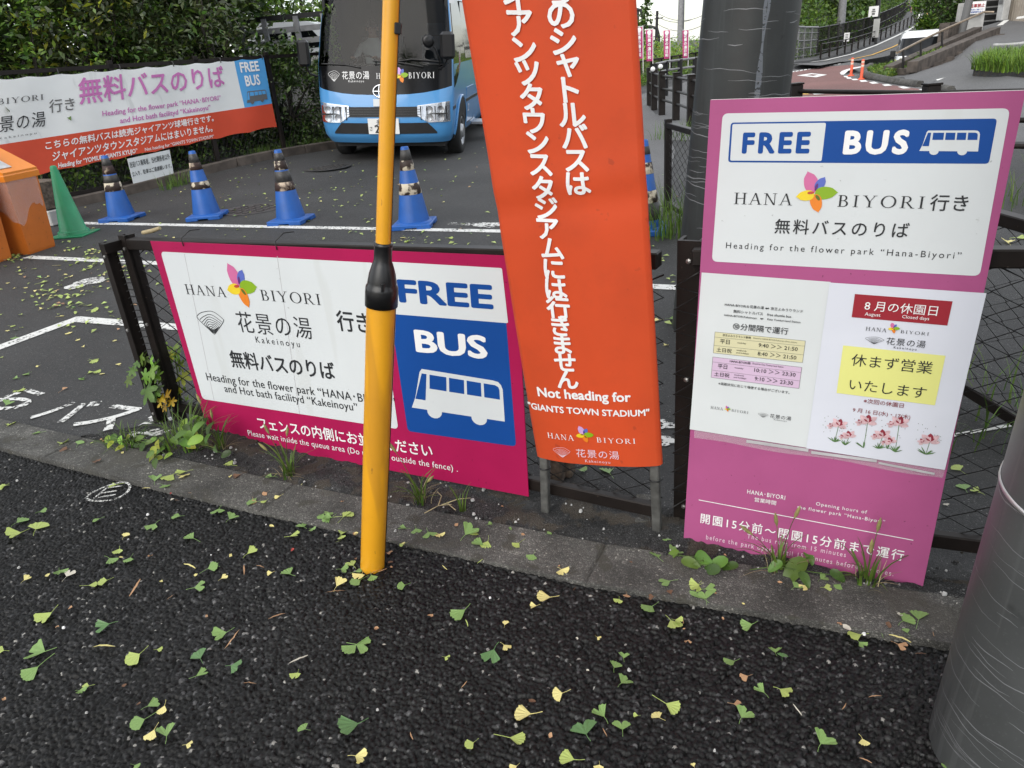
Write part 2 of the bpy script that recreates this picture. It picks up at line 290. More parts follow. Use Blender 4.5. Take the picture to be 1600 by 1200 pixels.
mat('gk_green', (.20, .36, .11), .45, .25, 45, island=.25, trans=.2, dirt=.45, dscale=55, dcol=(.22, .15, .05)); mat('gk_dark', (.09, .21, .075), .45, .25, 45, island=.25, trans=.15, dirt=.45, dscale=55, dcol=(.22, .15, .05)); mat('gk_yg', (.42, .54, .15), .45, .25, 45, island=.2, trans=.2, dirt=.45, dscale=55, dcol=(.22, .15, .05))
mat('gk_yellow', (.78, .72, .28), .5, .2, 45, island=.2, trans=.2, dirt=.45, dscale=55, dcol=(.22, .15, .05)); mat('gk_tan', (.42, .26, .13), .7, .35, 60, island=.3, dirt=.45, dscale=55, dcol=(.22, .15, .05)); mat('gk_white', (.5, .47, .4), .7, .3, 60); mat('gk_red', (.38, .05, .04), .6, .3, 60); mat('gk_brown', (.13, .065, .035), .7, .35, 60)

def specks(name, scale, thr, c, amt=.8, stretch=(1, 1, 1)):
    """small spots of dirt over a finished material"""
    nt = MATS[name].node_tree; b = nt.nodes['Principled BSDF']; src = b.inputs['Base Color'].links[0].from_socket; tc = N(nt, 'ShaderNodeTexCoord'); mp = N(nt, 'ShaderNodeMapping'); mp.inputs['Scale'].default_value = stretch
    n = N(nt, 'ShaderNodeTexNoise'); n.inputs['Scale'].default_value = scale; n.inputs['Detail'].default_value = 3; r = N(nt, 'ShaderNodeMapRange'); r.inputs[1].default_value = thr; r.inputs[2].default_value = thr + .05; r.inputs[4].default_value = amt
    m = N(nt, 'ShaderNodeMix', data_type='RGBA'); m.inputs[7].default_value = (*c, 1); L = nt.links.new; L(tc.outputs['Object'], mp.inputs[0]); L(mp.outputs[0], n.inputs['Vector']); L(n.outputs['Fac'], r.inputs[0]); L(r.outputs[0], m.inputs[0]); L(src, m.inputs[6]); L(m.outputs[2], b.inputs['Base Color'])
specks('signpink', 95, .72, (.10, .03, .06)); specks('magenta', 80, .71, (.12, .01, .03)); specks('signwhite', 60, .73, (.30, .31, .31), .7); specks('signwhite', 7, .60, (.52, .54, .53), .35, (1, 1, .15))
specks('yellowpipe', 60, .70, (.20, .09, .02), .8, (1, 1, .4)); specks('yellowpipe', 9, .62, (.42, .19, .02), .5, (1, 1, .12)); specks('clothorange', 28, .70, (.34, .05, .02), .5); specks('coneblue', 45, .66, (.05, .10, .20), .7); specks('conegreen', 40, .66, (.06, .16, .09), .6)
specks('binorange', 30, .66, (.30, .09, .02), .6); specks('vanwhite', 30, .75, (.5, .5, .5), .4); specks('dirt', 9, .52, (.07, .055, .038), .6); specks('concrete', 14, .60, (.045, .042, .032), .75); specks('concrete', 3.2, .56, (.06, .056, .045), .6); specks('parking', 2.2, .60, (.035, .034, .033), .5); specks('parking', 90, .70, (.16, .155, .14), .8); specks('fencebrown', 70, .70, (.07, .05, .04), .8); specks('busblue', 3, .62, (.075, .24, .47), .5, (1, 1, .3)); specks('clothwhite', 5, .62, (.5, .52, .52), .5, (1, 1, .3)); specks('linewhite', 60, .66, (.25, .24, .23), .8)
def clad(name, c0, c1):
    """galvanised sheet: faint upright streaks, cloudy bloom, fine spangle"""
    m = mat(name, c1, .46, 0, 3.5, metal=.35, c2=c0, detail=8, lo=.3, hi=.7); nt = m.node_tree; specks(name, 22, .60, tuple(x * .72 for x in c0), .45, (1, 1, .035)); specks(name, 34, .58, tuple(x * 1.25 for x in c1), .35, (1, 1, .03)); specks(name, 160, .62, tuple(x * 1.2 for x in c1), .3); specks(name, 11, .66, tuple(x * .6 for x in c0), .5)
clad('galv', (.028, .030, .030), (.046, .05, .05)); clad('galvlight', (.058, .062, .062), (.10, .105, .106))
# ------------------------------------------------------------------ flat printed things: planes, lettering, emblems
class Plane:
    """A printed sheet: origin O, unit axes U (right) and W (up), normal n towards the viewer; bend(u, v) lifts it along n."""
    def __init__(s, bl, br, tl, bend=None, quad=None, size=None):
        s.H = None
        s.O = np.asarray(bl, float); s.U = unit(np.asarray(br) - s.O); up = np.asarray(tl, float) - s.O
        s.W = unit(up - s.U * (up @ s.U)); s.n = np.cross(s.U, s.W)
        if s.n @ (EYE - s.O) < 0: s.n = -s.n
        s.bend = bend
        if quad:                                           # the print is a little skewed on its sheet: (u, v) follow its own four corners bl br tr tl
            q = [s.uv(*c) for c in quad]; a, b = size; r = [(0, 0), (a, 0), (a, b), (0, b)]; A = []
            for (x, y), (X, Y) in zip(r, q): A += [[x, y, 1, 0, 0, 0, -x * X, -y * X, -X], [0, 0, 0, x, y, 1, -x * Y, -y * Y, -Y]]
            s.H = np.linalg.svd(np.array(A))[2][-1].reshape(3, 3); s.Hi = np.linalg.inv(s.H)
    def P(s, u, v, w=0.0):
        if s.H is not None:
            q = s.H @ V(u, v, 1); u, v = q[0] / q[2], q[1] / q[2]
        if s.bend: w = w + s.bend(u, v)
        return s.O + s.U * u + s.W * v + s.n * w
    def uv(s, px, py):
        d = ray(px, py); P = EYE + d * (((s.O - EYE) @ s.n) / (d @ s.n)) - s.O
        u, v = float(P @ s.U), float(P @ s.W)
        if s.H is not None: q = s.Hi @ V(u, v, 1); u, v = float(q[0] / q[2]), float(q[1] / q[2])
        return u, v
_tcache = {}
def text_geo(body, bold=0.0, spacing=1.0, res=3):
    k = (body, bold, spacing, res)
    if k not in _tcache:
        cu = bpy.data.curves.new('t', 'FONT'); cu.body = body; cu.resolution_u = res; cu.space_character = spacing; cu.offset = bold
        o = bpy.data.objects.new('t', cu); col.objects.link(o); bpy.context.view_layer.update()
        me = bpy.data.meshes.new_from_object(o)
        v = np.array([p.co[:2] for p in me.vertices]) if len(me.vertices) else np.zeros((1, 2))
        f = [tuple(p.vertices) for p in me.polygons]
        bpy.data.objects.remove(o); bpy.data.curves.remove(cu); bpy.data.meshes.remove(me)
        _tcache[k] = (v, f)
    return _tcache[k]
def ink_box(sp, TL, BR):
    u0, v1 = sp.uv(*TL); u1, v0 = sp.uv(*BR); return u0, v0, u1, v1
def _cjk(s): return any(ord(c) > 0x2e7f for c in s)
def _copies(mb, fn, v, f, bold, mat, w, key):
    if bold <= 0: mb.add([fn(x, y, w) for x, y in v], f, mat); return
    for k, (dx, dy) in enumerate(((0, 0), (1, 0), (-1, 0), (0, 1), (0, -1), (.7, .7), (-.7, .7), (.7, -.7), (-.7, -.7))):
        mb.add([fn(x + dx * bold, y + dy * bold, w + .00003 * k) for x, y in v], f, mat)
def put_text(mb, sp, body, box, mat=0, w=.001, bold=0.0, spacing=1.0, res=3, rmin=1.0):
    mb.marks.append((mb.n, len(mb.f)))
    v, f = text_geo(body, 0.0, spacing, res); a = v.min(0); b = v.max(0); u0, v0, u1, v1 = box; bb = bold * (.8 if _cjk(body) else .95)
    sx = (u1 - u0) / (b[0] - a[0] + 2 * bb); sy = (v1 - v0) / (b[1] - a[1] + 2 * bb)
    if sy < sx * rmin: c = (v0 + v1) / 2; sy = sx * rmin; v0 = c - sy * (b[1] - a[1] + 2 * bb) / 2
    _copies(mb, lambda x, y, ww: sp.P(u0 + (x - a[0] + bb) * sx, v0 + (y - a[1] + bb) * sy, ww), v, f, bb, mat, w, body)
def put_char(mb, sp, ch, cu_, cv, em, mat=0, w=.001, bold=0.0, sx=1.0):
    mb.marks.append((mb.n, len(mb.f)))
    v, f = text_geo(ch, 0.0); a = v.min(0); b = v.max(0)
    cx = (a[0] + b[0]) / 2; cy = (a[1] + b[1]) / 2
    _copies(mb, lambda x, y, ww: sp.P(cu_ + (x - cx) * em * sx, cv + (y - cy) * em, ww), v, f, bold, mat, w, ch)
def flat(mb, sp, pts, mat=0, w=.0005):
    mb.poly([sp.P(u, v, w) for u, v in pts], mat)
def rrect(u0, v0, u1, v1, r, n=5, corners=(1, 1, 1, 1)):
    P = []
    for k, (cx, cy, a0) in enumerate(((u0 + r, v0 + r, 180), (u1 - r, v0 + r, 270), (u1 - r, v1 - r, 0), (u0 + r, v1 - r, 90))):
        if corners[k]: P += [(cx + r * math.cos(math.radians(a0 + 90 * i / n)), cy + r * math.sin(math.radians(a0 + 90 * i / n))) for i in range(n + 1)]
        else: P.append((u0 if k in (0, 3) else u1, v0 if k < 2 else v1))
    return P
def rquad(c, r, n=5):
    """rounded quadrilateral through four given corners"""
    P = []; c = [np.array(p) for p in c]
    for k in range(4):
        p = c[k]; a = unit(c[k - 1] - p) * r; b = unit(c[(k + 1) % 4] - p) * r
        for i in range(n + 1):
            t = i / n; P.append(tuple((1 - t) ** 2 * (p + a) + 2 * t * (1 - t) * p + t * t * (p + b)))
    return P
def ribbon(mb, sp, pts, wd, mat=0, w=.001):
    pts = [np.array(p) for p in pts]; n = len(pts)
    Lf, Rt = [], []
    for i in range(n):
        t = unit(pts[min(i + 1, n - 1)] - pts[max(i - 1, 0)]); q = np.array([-t[1], t[0]]) * wd / 2
        Lf.append(sp.P(*(pts[i] + q), w)); Rt.append(sp.P(*(pts[i] - q), w))
    mb.add(Lf + Rt, [(i, i + 1, n + i + 1, n + i) for i in range(n - 1)], mat)
# serif capitals, drawn from strokes in a unit cap height
def _bar(x0, y0, x1, y1, wd):
    return [(x0 - wd / 2, y0), (x0 + wd / 2, y0), (x1 + wd / 2, y1), (x1 - wd / 2, y1)]
def _srf(x, y, h=.16): return [(x - h, y), (x + h, y), (x + h, y + .035), (x - h, y + .035)]
def _bowl(cx, cy, rx, ry, t, a0=-90, a1=90, n=10, thin=.05):
    A = []; B = []
    for i in range(n + 1):
        a = math.radians(a0 + (a1 - a0) * i / n); A.append((cx + rx * math.cos(a), cy + ry * math.sin(a)))
        B.append((cx + (rx - t) * math.cos(a), cy + (ry - thin) * math.sin(a)))
    return [[A[i], A[i + 1], B[i + 1], B[i]] for i in range(n)]
T, H_ = .115, .05
GLY = {
 'H': (.86, [_bar(.17, 0, .17, 1, T), _bar(.69, 0, .69, 1, T), [(.17, .49), (.69, .49), (.69, .54), (.17, .54)], _srf(.17, 0), _srf(.69, 0), _srf(.17, .965), _srf(.69, .965)]),
 'A': (.84, [_bar(.12, 0, .42, 1, H_), _bar(.72, 0, .42, 1, T), [(.22, .33), (.62, .33), (.62, .37), (.22, .37)], _srf(.12, 0, .13), _srf(.72, 0, .14)]),
 'N': (.88, [_bar(.16, 0, .16, 1, H_), _bar(.72, 0, .72, 1, H_), _bar(.70, 0, .16, 1, T), _srf(.16, 0, .13), _srf(.12, .965, .12), _srf(.72, .965, .14)]),
 'B': (.70, [_bar(.17, 0, .17, 1, T), [(.17, 0), (.36, 0), (.36, .045), (.17, .045)], [(.17, .955), (.34, .955), (.34, 1), (.17, 1)], [(.17, .5), (.36, .5), (.36, .545), (.17, .545)], _srf(.13, 0, .1), _srf(.13, .965, .1)] + _bowl(.34, .75, .22, .25, .1) + _bowl(.36, .27, .28, .275, .11)),
 'I': (.40, [_bar(.2, 0, .2, 1, T), _srf(.2, 0, .15), _srf(.2, .965, .15)]),
 'Y': (.84, [_bar(.42, .46, .12, 1, T), _bar(.42, .46, .70, 1, H_), _bar(.42, 0, .42, .48, T), _srf(.42, 0, .15), _srf(.12, .965, .14), _srf(.70, .965, .12)]),
 'O': (.94, _bowl(.47, .5, .44, .52, .12, 0, 360, 24)),
 'R': (.80, [_bar(.17, 0, .17, 1, T), [(.17, .955), (.36, .955), (.36, 1), (.17, 1)], [(.17, .47), (.36, .47), (.36, .51), (.17, .51)], _bar(.70, 0, .38, .48, T), _srf(.17, 0), _srf(.13, .965, .1), _srf(.72, 0, .11)] + _bowl(.36, .735, .25, .265, .11)),
}
def put_serif(mb, sp, word, box, mat=0, w=.001, gap=.12):
    mb.marks.append((mb.n, len(mb.f)))
    u0, v0, u1, v1 = box; tot = sum(GLY[c][0] for c in word) + gap * (len(word) - 1); x = 0
    for c in word:
        for k, p in enumerate(GLY[c][1]):
            mb.add([sp.P(u0 + (x + a) / tot * (u1 - u0), v0 + b * (v1 - v0), w + .00004 * (k % 8)) for a, b in p], [tuple(range(len(p)))], mat)
        x += GLY[c][0] + gap
def petal(cx, cy, ang, ln, wd, n=12):
    P = []; ca, sa = math.cos(math.radians(ang)), math.sin(math.radians(ang))
    for k in range(2 * n):
        t = k / (2 * n) * 2 * math.pi; x = ln * (.5 - .5 * math.cos(t)); y = wd * .5 * math.sin(t) * (1 - .45 * (x / ln)) * 1.25
        if x > .8 * ln: y *= (1 - (x - .8 * ln) / (.2 * ln)) * .55 + .45 * (ln - x) / (.2 * ln) if ln > 0 else 0
        P.append((cx + x * ca - y * sa, cy + x * sa + y * ca))
    return P
FLOWER = (('pink', (-.02, .06), 112, 1.02, .62), ('blue', (.06, .18), 62, .66, .40), ('green', (.02, .02), 4, .98, .56), ('orange', (.0, -.02), -72, .86, .50), ('yellow', (.0, -.03), 188, .80, .46))
def put_flower(mb, sp, cu_, cv, r, mats, w=.001):
    """five pointed petals round a centre; mats: pink blue green orange yellow + two darker overlaps"""
    mb.marks.append((mb.n, len(mb.f)))
    for k, (nm, (ox, oy), a, ln, wd) in enumerate(FLOWER):
        flat(mb, sp, petal(cu_ + ox * r, cv + oy * r, a, ln * r, wd * r), mats[k], w + .0002 * k)
    def lens(ox, oy, a, ln, wd, m, ww):
        flat(mb, sp, [(cu_ + r * (ox + ln / 2 * math.cos(t) * math.cos(a) - wd / 2 * math.sin(t) * math.sin(a)), cv + r * (oy + ln / 2 * math.cos(t) * math.sin(a) + wd / 2 * math.sin(t) * math.cos(a))) for t in (2 * math.pi * q / 10 for q in range(10))], m, ww)
    lens(.05, .30, 1.35, .34, .12, mats[5], w + .0012); lens(-.16, .05, .1, .30, .13, mats[6], w + .0013); lens(.16, -.16, -.9, .30, .14, mats[7], w + .0014)
def put_fan(mb, sp, box, mat=0, w=.001, th=None, n=9):
    """the scallop-like emblem: nested curved lines narrowing to a point below"""
    mb.marks.append((mb.n, len(mb.f)))
    u0, v0, u1, v1 = box; W_, H2 = u1 - u0, v1 - v0; th = th or W_ * .016; cx = (u0 + u1) / 2
    for k in range(n):
        t = 1 - (k / n) ** .75 * .93; yb = v0 + H2 * (.70 * t); hw = W_ / 2 * t; top = H2 * .30 * t ** .6
        pts = [(cx + hw * x, yb + top * (1 - abs(x) ** 2.2) + .02 * H2 * math.sin(5 * x + k)) for x in np.linspace(-1, 1, 13)]
        ribbon(mb, sp, pts, th, mat, w + .00003 * k)
        if k == 0 or k > 3:
            low = [(cx + hw * x, yb - H2 * .32 * t * (1 - abs(x) ** 1.3)) for x in np.linspace(-1, 1, 9)]
            if k > 3: ribbon(mb, sp, low, th, mat, w + .0003 + .00003 * k)
    ribbon(mb, sp, [(u0, v0 + H2 * .70), (u0 + W_ * .06, v0 + H2 * .56), (cx - W_ * .06, v0 + H2 * .06), (cx, v0), (cx + W_ * .06, v0 + H2 * .06), (u1 - W_ * .06, v0 + H2 * .56), (u1, v0 + H2 * .70)], th, mat, w + .0006)
def put_bus_icon(mb, sp, c4, white, blue, w=.001):
    """pictogram of a bus in the quad c4 = (tl, tr, br, bl) given in sheet coordinates"""
    tl, tr, br, bl = [np.array(p) for p in c4]
    def q(x, y): return tuple((1 - y) * ((1 - x) * bl + x * br) + y * ((1 - x) * tl + x * tr))
    body = [(0, .16), (.04, .30 + .1), (.085, .93), (.11, 1), (.90, 1), (.955, .985), (.985, .93), (1, .84), (1, .16)]
    mb.poly([sp.P(*q(x, y), w) for x, y in body], white)
    for cx in (.255, .735):
        mb.poly([sp.P(*q(cx + .082 * math.cos(a), .15 + .15 * math.sin(a)), w + .0002) for a in (2 * math.pi * k / 16 for k in range(16))], white)
    for pts in ([(.04, .36), (.11, .91), (.165, .91), (.155, .36)], [(.20, .62), (.20, .91), (.39, .91), (.39, .62)], [(.42, .62), (.42, .91), (.585, .91), (.585, .62)], [(.615, .62), (.615, .91), (.77, .91), (.77, .62)], [(.80, .62), (.80, .91), (.92, .91), (.955, .88), (.965, .82), (.965, .62)]):
        mb.poly([sp.P(*q(x, y), w + .0004) for x, y in pts], blue)
def crop(ox, oy, s): return lambda x, y: (ox + x / s, oy + y / s)
FLM = ['petalpink', 'petalblue', 'petalgreen', 'petalorange', 'petalyellow', 'petalplum', 'petalred', 'petalmoss']
FLM2 = ['petallilac', 'petalblue', 'petalgreen', 'petalorange', 'petalyellow', 'petalplum', 'petaldark', 'petalmoss']
def mm(*names): return [MATS[n] for n in names]
# ------------------------------------------------------------------ the ground
def sheet(name, pts, z, m, kind='structure', zfun=None):
    mb = MB(); mb.poly([V(x, y, z + (zfun(x, y) if zfun else 0)) for x, y in pts], 0)
    return tag(mb.build(name, MATS[m]), kind=kind)
def grid_sheet(name, xs, ys, zf, m):
    mb = MB(); P = [V(x, y, zf(x, y)) for y in ys for x in xs]; nx = len(xs)
    mb.add(P, [(j * nx + i, j * nx + i + 1, (j + 1) * nx + i + 1, (j + 1) * nx + i) for j in range(len(ys) - 1) for i in range(len(xs) - 1)], 0, True)
    return tag(mb.build(name, MATS[m]), kind='structure')
xs = [-600, -200, -80, -40, -25, -18] + list(np.arange(-14, 6.1, .5)) + [8, 11, 14, 25, 60, 200, 600]
ys = [-300, -60, -10, 0, 1.70, 1.9, 2.2, 3, 4, 5, 6] + list(np.arange(6.5, 14, .5)) + [15, 17, 20, 24, 26.5, 27, 27.5, 28, 28.5, 29, 30, 32, 35, 40, 60, 100, 200, 800]
def zground(x, y): return gz(x, y) - (.02 if y < 1.75 else 0)
grid_sheet('ground', xs, ys, zground, 'parking')
# near pavement of coarse porous asphalt, a little below the kerb
def edge_y(x): return float(np.interp(x, [-9, -3.3, -1.95, -.44, .31, 3], [1.80, 1.61, 1.572, 1.585, 1.648, 1.90]))
# the stones of the porous asphalt are modelled near the viewpoint: each one a small dome of its own height and tilt
def stone_bed(x0, x1, y0, y1, step, cell, seed):
    r = np.random.RandomState(seed); nx, ny = int((x1 - x0) / step) + 1, int((y1 - y0) / step) + 1
    X, Y = np.meshgrid(np.linspace(x0, x1, nx), np.linspace(y0, y1, ny)); gx, gy = int((x1 - x0) / cell) + 6, int((y1 - y0) / cell) + 6
    px = (np.arange(gx)[None, :] - 2 + r.uniform(-.05, 1.05, (gy, gx))) * cell + x0; py = (np.arange(gy)[:, None] - 2 + r.uniform(-.05, 1.05, (gy, gx))) * cell + y0
    tx, ty, hh, cc = r.normal(0, .22, (gy, gx)), r.normal(0, .22, (gy, gx)), r.uniform(-.24, .24, (gy, gx)), r.rand(gy, gx); rad = r.uniform(.50, .80, (gy, gx)) * cell; an = r.uniform(0, 3.14, (gy, gx)); el = r.uniform(.75, 1.0, (gy, gx))
    ix = np.floor((X - x0) / cell).astype(int) + 2; iy = np.floor((Y - y0) / cell).astype(int) + 2; best = np.full(X.shape, -9.); col_ = np.zeros(X.shape)
    for dj in (-2, -1, 0, 1, 2):
        for di in (-2, -1, 0, 1, 2):
            if abs(di) == 2 and abs(dj) == 2: continue
            j, i = np.clip(iy + dj, 0, gy - 1), np.clip(ix + di, 0, gx - 1); dx, dy = X - px[j, i], Y - py[j, i]; c, s = np.cos(an[j, i]), np.sin(an[j, i]); q1, q2 = (dx * c + dy * s), (-dx * s + dy * c) / el[j, i]
            d = (np.abs(q1) ** 2.6 + np.abs(q2) ** 2.6) ** (1 / 2.6) / rad[j, i]; h = .62 - .62 * d ** 2.6 + hh[j, i] + (tx[j, i] * dx + ty[j, i] * dy) / cell
            m = h > best; best = np.where(m, h, best); col_ = np.where(m, cc[j, i], col_)
    col_ = np.where(best < -.22, 0., col_)                  # bare binder between the stones
    Z = np.clip(best, -.6, 1.2) * cell * .85 - .004 + r.normal(0, .00022, X.shape)
    ey = np.interp(X, [-9, -3.3, -1.95, -.44, .31, 3], [1.80, 1.61, 1.572, 1.585, 1.648, 1.90]); Z = Z + .006 * np.sin(X * 2.1 + 1) * np.sin(Y * 2.7) - .004
    keep = (Y < ey + .012); idx = -np.ones(X.size, int); quad = keep[:-1, :-1] & keep[1:, :-1] & keep[:-1, 1:] & keep[1:, 1:]
    jj, ii = np.nonzero(quad); q = np.stack([jj * nx + ii, jj * nx + ii + 1, (jj + 1) * nx + ii + 1, (jj + 1) * nx + ii], 1); used = np.unique(q); idx[used] = np.arange(len(used)); q = idx[q]
    co = np.stack([X.ravel()[used], Y.ravel()[used], Z.ravel()[used]], 1); me = bpy.data.meshes.new('pavement'); me.vertices.add(len(co)); me.vertices.foreach_set('co', co.ravel()); me.loops.add(q.size); me.loops.foreach_set('vertex_index', q.ravel().astype(np.int32)); me.polygons.add(len(q)); me.polygons.foreach_set('loop_start', (np.arange(len(q)) * 4).astype(np.int32)); me.polygons.foreach_set('use_smooth', np.ones(len(q), bool))
    at_ = me.attributes.new('stone', 'FLOAT', 'POINT'); at_.data.foreach_set('value', col_.ravel()[used].astype(np.float32)); me.update(); me.materials.append(MATS['stones']); return tag(link('pavement', me), kind='structure')
def stones_mat():
    m = mat('stones', (.02, .02, .02), .46, 0, 5); nt = m.node_tree; b = nt.nodes['Principled BSDF']; L = nt.links.new
    a = N(nt, 'ShaderNodeAttribute', attribute_name='stone'); r = N(nt, 'ShaderNodeValToRGB'); e = r.color_ramp.elements; e[0].color = (.0015, .0015, .0015, 1); e[1].color = (.26, .25, .23, 1)
    for p_, c in ((.02, .0025), (.45, .0048), (.75, .010), (.92, .023), (.978, .07)): k = e.new(p_); k.color = (c, c, c * 1.04, 1)
    L(a.outputs['Fac'], r.inputs[0]); n = N(nt, 'ShaderNodeTexNoise'); n.inputs['Scale'].default_value = 260; tc = N(nt, 'ShaderNodeTexCoord'); L(tc.outputs['Object'], n.inputs['Vector'])
    n2 = N(nt, 'ShaderNodeTexNoise'); n2.inputs['Scale'].default_value = 1.6; n2.inputs['Detail'].default_value = 5; L(tc.outputs['Object'], n2.inputs['Vector']); ad = N(nt, 'ShaderNodeMath', operation='ADD'); L(n.outputs['Fac'], ad.inputs[0]); L(n2.outputs['Fac'], ad.inputs[1])
    mr = N(nt, 'ShaderNodeMapRange'); mr.inputs[1].default_value = .7; mr.inputs[2].default_value = 1.3; mr.inputs[3].default_value = .55; mr.inputs[4].default_value = 1.5; L(ad.outputs[0], mr.inputs[0]); h = N(nt, 'ShaderNodeHueSaturation'); L(mr.outputs[0], h.inputs['Value']); L(r.outputs[0], h.inputs['Color']); L(h.outputs[0], b.inputs['Base Color'])
    rr = N(nt, 'ShaderNodeMapRange'); rr.inputs[3].default_value = .34; rr.inputs[4].default_value = .66; b.inputs['Specular IOR Level'].default_value = .26; L(n.outputs['Fac'], rr.inputs[0]); L(rr.outputs[0], b.inputs['Roughness'])
    bp = N(nt, 'ShaderNodeBump'); bp.inputs['Strength'].default_value = .25; bp.inputs['Distance'].default_value = .002; L(n.outputs['Fac'], bp.inputs['Height']); L(bp.outputs[0], b.inputs['Normal'])
stones_mat(); stone_bed(-3.9, 1.15, .30, 1.80, .0029, .0090, 17)
sheet('pavement', [(-9, -4), (4, -4), (4, .302), (-9, .302)], -.002, 'porous'); sheet('pavement', [(-9, .302), (-3.898, .302), (-3.898, 1.63), (-9, 1.80)], -.002, 'porous'); sheet('pavement', [(1.148, .302), (4, .302), (4, 1.9), (1.148, 1.72)], -.002, 'porous')
# kerb stones: slightly worn blocks with joints
mb = MB(); x = -9.0
while x < 3:
    x1 = x + 1.2; jg = .0004
    a, b = edge_y(x + jg), edge_y(x1 - jg)
    P = [(x + jg, a), (x1 - jg, b), (x1 - jg, b + .19), (x + jg, a + .19)]
    c = V(np.mean([p[0] for p in P]), np.mean([p[1] for p in P]), 0); e = .006; h = .013 + random.uniform(-.0006, .0006)
    r0 = [V(px, py, -.03) for px, py in P]; r1 = [V(px, py, h - e) for px, py in P]; r2 = [V(px, py, h) + unit(c - V(px, py, 0)) * e * 1.4 for px, py in P]
    mb.loft([r0, r1, r2], 0, True); x = x1
tag(mb.build('kerb', MATS['concrete']), kind='structure')
# strip of dirt and broken asphalt between kerb and fence
xs2 = np.arange(-3.0, 1.8, .02); ysn = 12
mb = MB(); P = []
rs = np.random.RandomState(3); no = rs.rand(ysn + 1, len(xs2))
for j in range(ysn + 1):
    for i, x in enumerate(xs2):
        t = j / ysn; y0 = edge_y(x) + .185; y1 = 2.10 - .05 * math.sin(x * 3) - .03 * math.sin(x * 11) - .075 * (x + 1.6)
        if x < -2.6: y1 = y0 + (y1 - y0) * max(0, (x + 3) / .4)
        P.append(V(x, y0 + (y1 - y0) * t, .004 + (.012 * no[j, i] + .010 * math.sin(x * 7 + t * 4) * math.sin(t * 9)) * (1 if 0 < j < ysn else .1) * (1 if j < ysn else 0)))
nx = len(xs2)
mb.add(P, [(j * nx + i, j * nx + i + 1, (j + 1) * nx + i + 1, (j + 1) * nx + i) for j in range(ysn) for i in range(nx - 1)], 0, True)
tag(mb.build('dirt_strip', MATS['dirt']), kind='structure')
# pebbles and crumbs on the dirt and the pavement
mb = MB()
def pebble(mb, c, r, m):
    n = 6; R = [V(*c) + V(math.cos(q) * r * random.uniform(.7, 1.2), math.sin(q) * r * random.uniform(.7, 1.2), -r * .3) for q in (2 * math.pi * k / n for k in range(n))]
    T2 = [V(*c) + (p - V(*c)) * .7 + V(0, 0, r * random.uniform(.6, 1.)) for p in R]
    mb.loft([R, T2], m, True)
for _ in range(420):
    x = random.uniform(-2.8, 1.2); y = edge_y(x) + .19 + random.random() ** 1.5 * .25; pebble(mb, (x, y, .014), random.choice((.003, .004, .005, .008)), random.choice((0, 0, 0, 1)))
for _ in range(50):
    x = random.uniform(-3, 1.1); y = random.uniform(.35, 1.78); pebble(mb, (x, y, .004 if y < edge_y(x) else .014), random.choice((.0025, .003, .004, .0055)), random.choice((0, 1, 1, 1, 2)))
tag(mb.build('gravel', mm('dirt', 'concretewall', 'letterwhite')), kind='stuff')
# painted lines of the car park, scuffed
def stripe(name, p0, p1, wd, m='wornline', z=.004, seg=14):
    a, b = atg(*p0), atg(*p1); t = unit((b - a) * V(1, 1, 0)); q = V(-t[1], t[0], 0) * wd / 2; mb = MB(); A = []; B = []
    for i in range(seg + 1):
        p = a + (b - a) * i / seg; p[2] = gz(p[0], p[1]) + z; A.append(p + q); B.append(p - q)
    mb.add(A + B, [(i, i + 1, seg + 2 + i, seg + 1 + i) for i in range(seg)], 0)
    return tag(mb.build(name, MATS[m]), kind='structure')
stripe('painted_line', (128, 349), (800, 362), .11)
stripe('painted_line', (42, 402), (420, 420), .10); stripe('painted_line', (420, 420), (1100, 452), .10)
stripe('painted_line', (-10, 547), (128, 496), .10, z=.0045); stripe('painted_line', (116, 499), (420, 523), .10)
stripe('painted_line', (1400, 697), (1640, 655), .02, 'wornline')
stripe('painted_line', (700, 350), (1000, 357), .10, 'faintpaint', z=.0045)
# words painted on the car park for the queue
pa, pb = at(-12, 640), at(252, 678); gp = Plane(pa + V(0, 0, .004), pb + V(0, 0, .004), pa + V(0, .5, .004)); gp.n = V(0, 0, 1.)
mb = MB(); Lg = np.linalg.norm(pb - pa)
for k, (ch, x0, x1, y0, y1) in enumerate((('ら', -10, 64, 606, 642), ('バ', 46, 163, 622, 658), ('ス', 118, 224, 632, 671), ('専', 183, 300, 648, 690), ('か', -100, 2, 590, 628))):
    c = gp.uv((x0 + x1) / 2, (y0 + y1) / 2); v, f = text_geo(ch, .022); a = v.min(0); b = v.max(0); mid = (a + b) / 2
    wu = .25; hv = .24
    mb.add([gp.P(c[0] + (x - mid[0]) / max(b[0] - a[0], .5) * wu, c[1] + (y - mid[1]) / max(b[1] - a[1], .5) * hv, .0002 * k) for x, y in v], f, 0)
tag(mb.build('painted_word', MATS['wornpaint']), kind='structure')
# patches of scattered white paint behind the fence
mb = MB()
for px, py, s in ((142, 440, .30), (118, 448, .22), (1035, 663, .13), (1030, 690, .12), (760, 352, .3)):
    c = atg(px, py); mb.poly([c + V(math.cos(a) * s * .6 * random.uniform(.6, 1), math.sin(a) * s * .45 * random.uniform(.6, 1), .0055) for a in (2 * math.pi * k / 12 for k in range(12))], 0)
tag(mb.build('painted_word', MATS['wornpaint']), kind='structure')
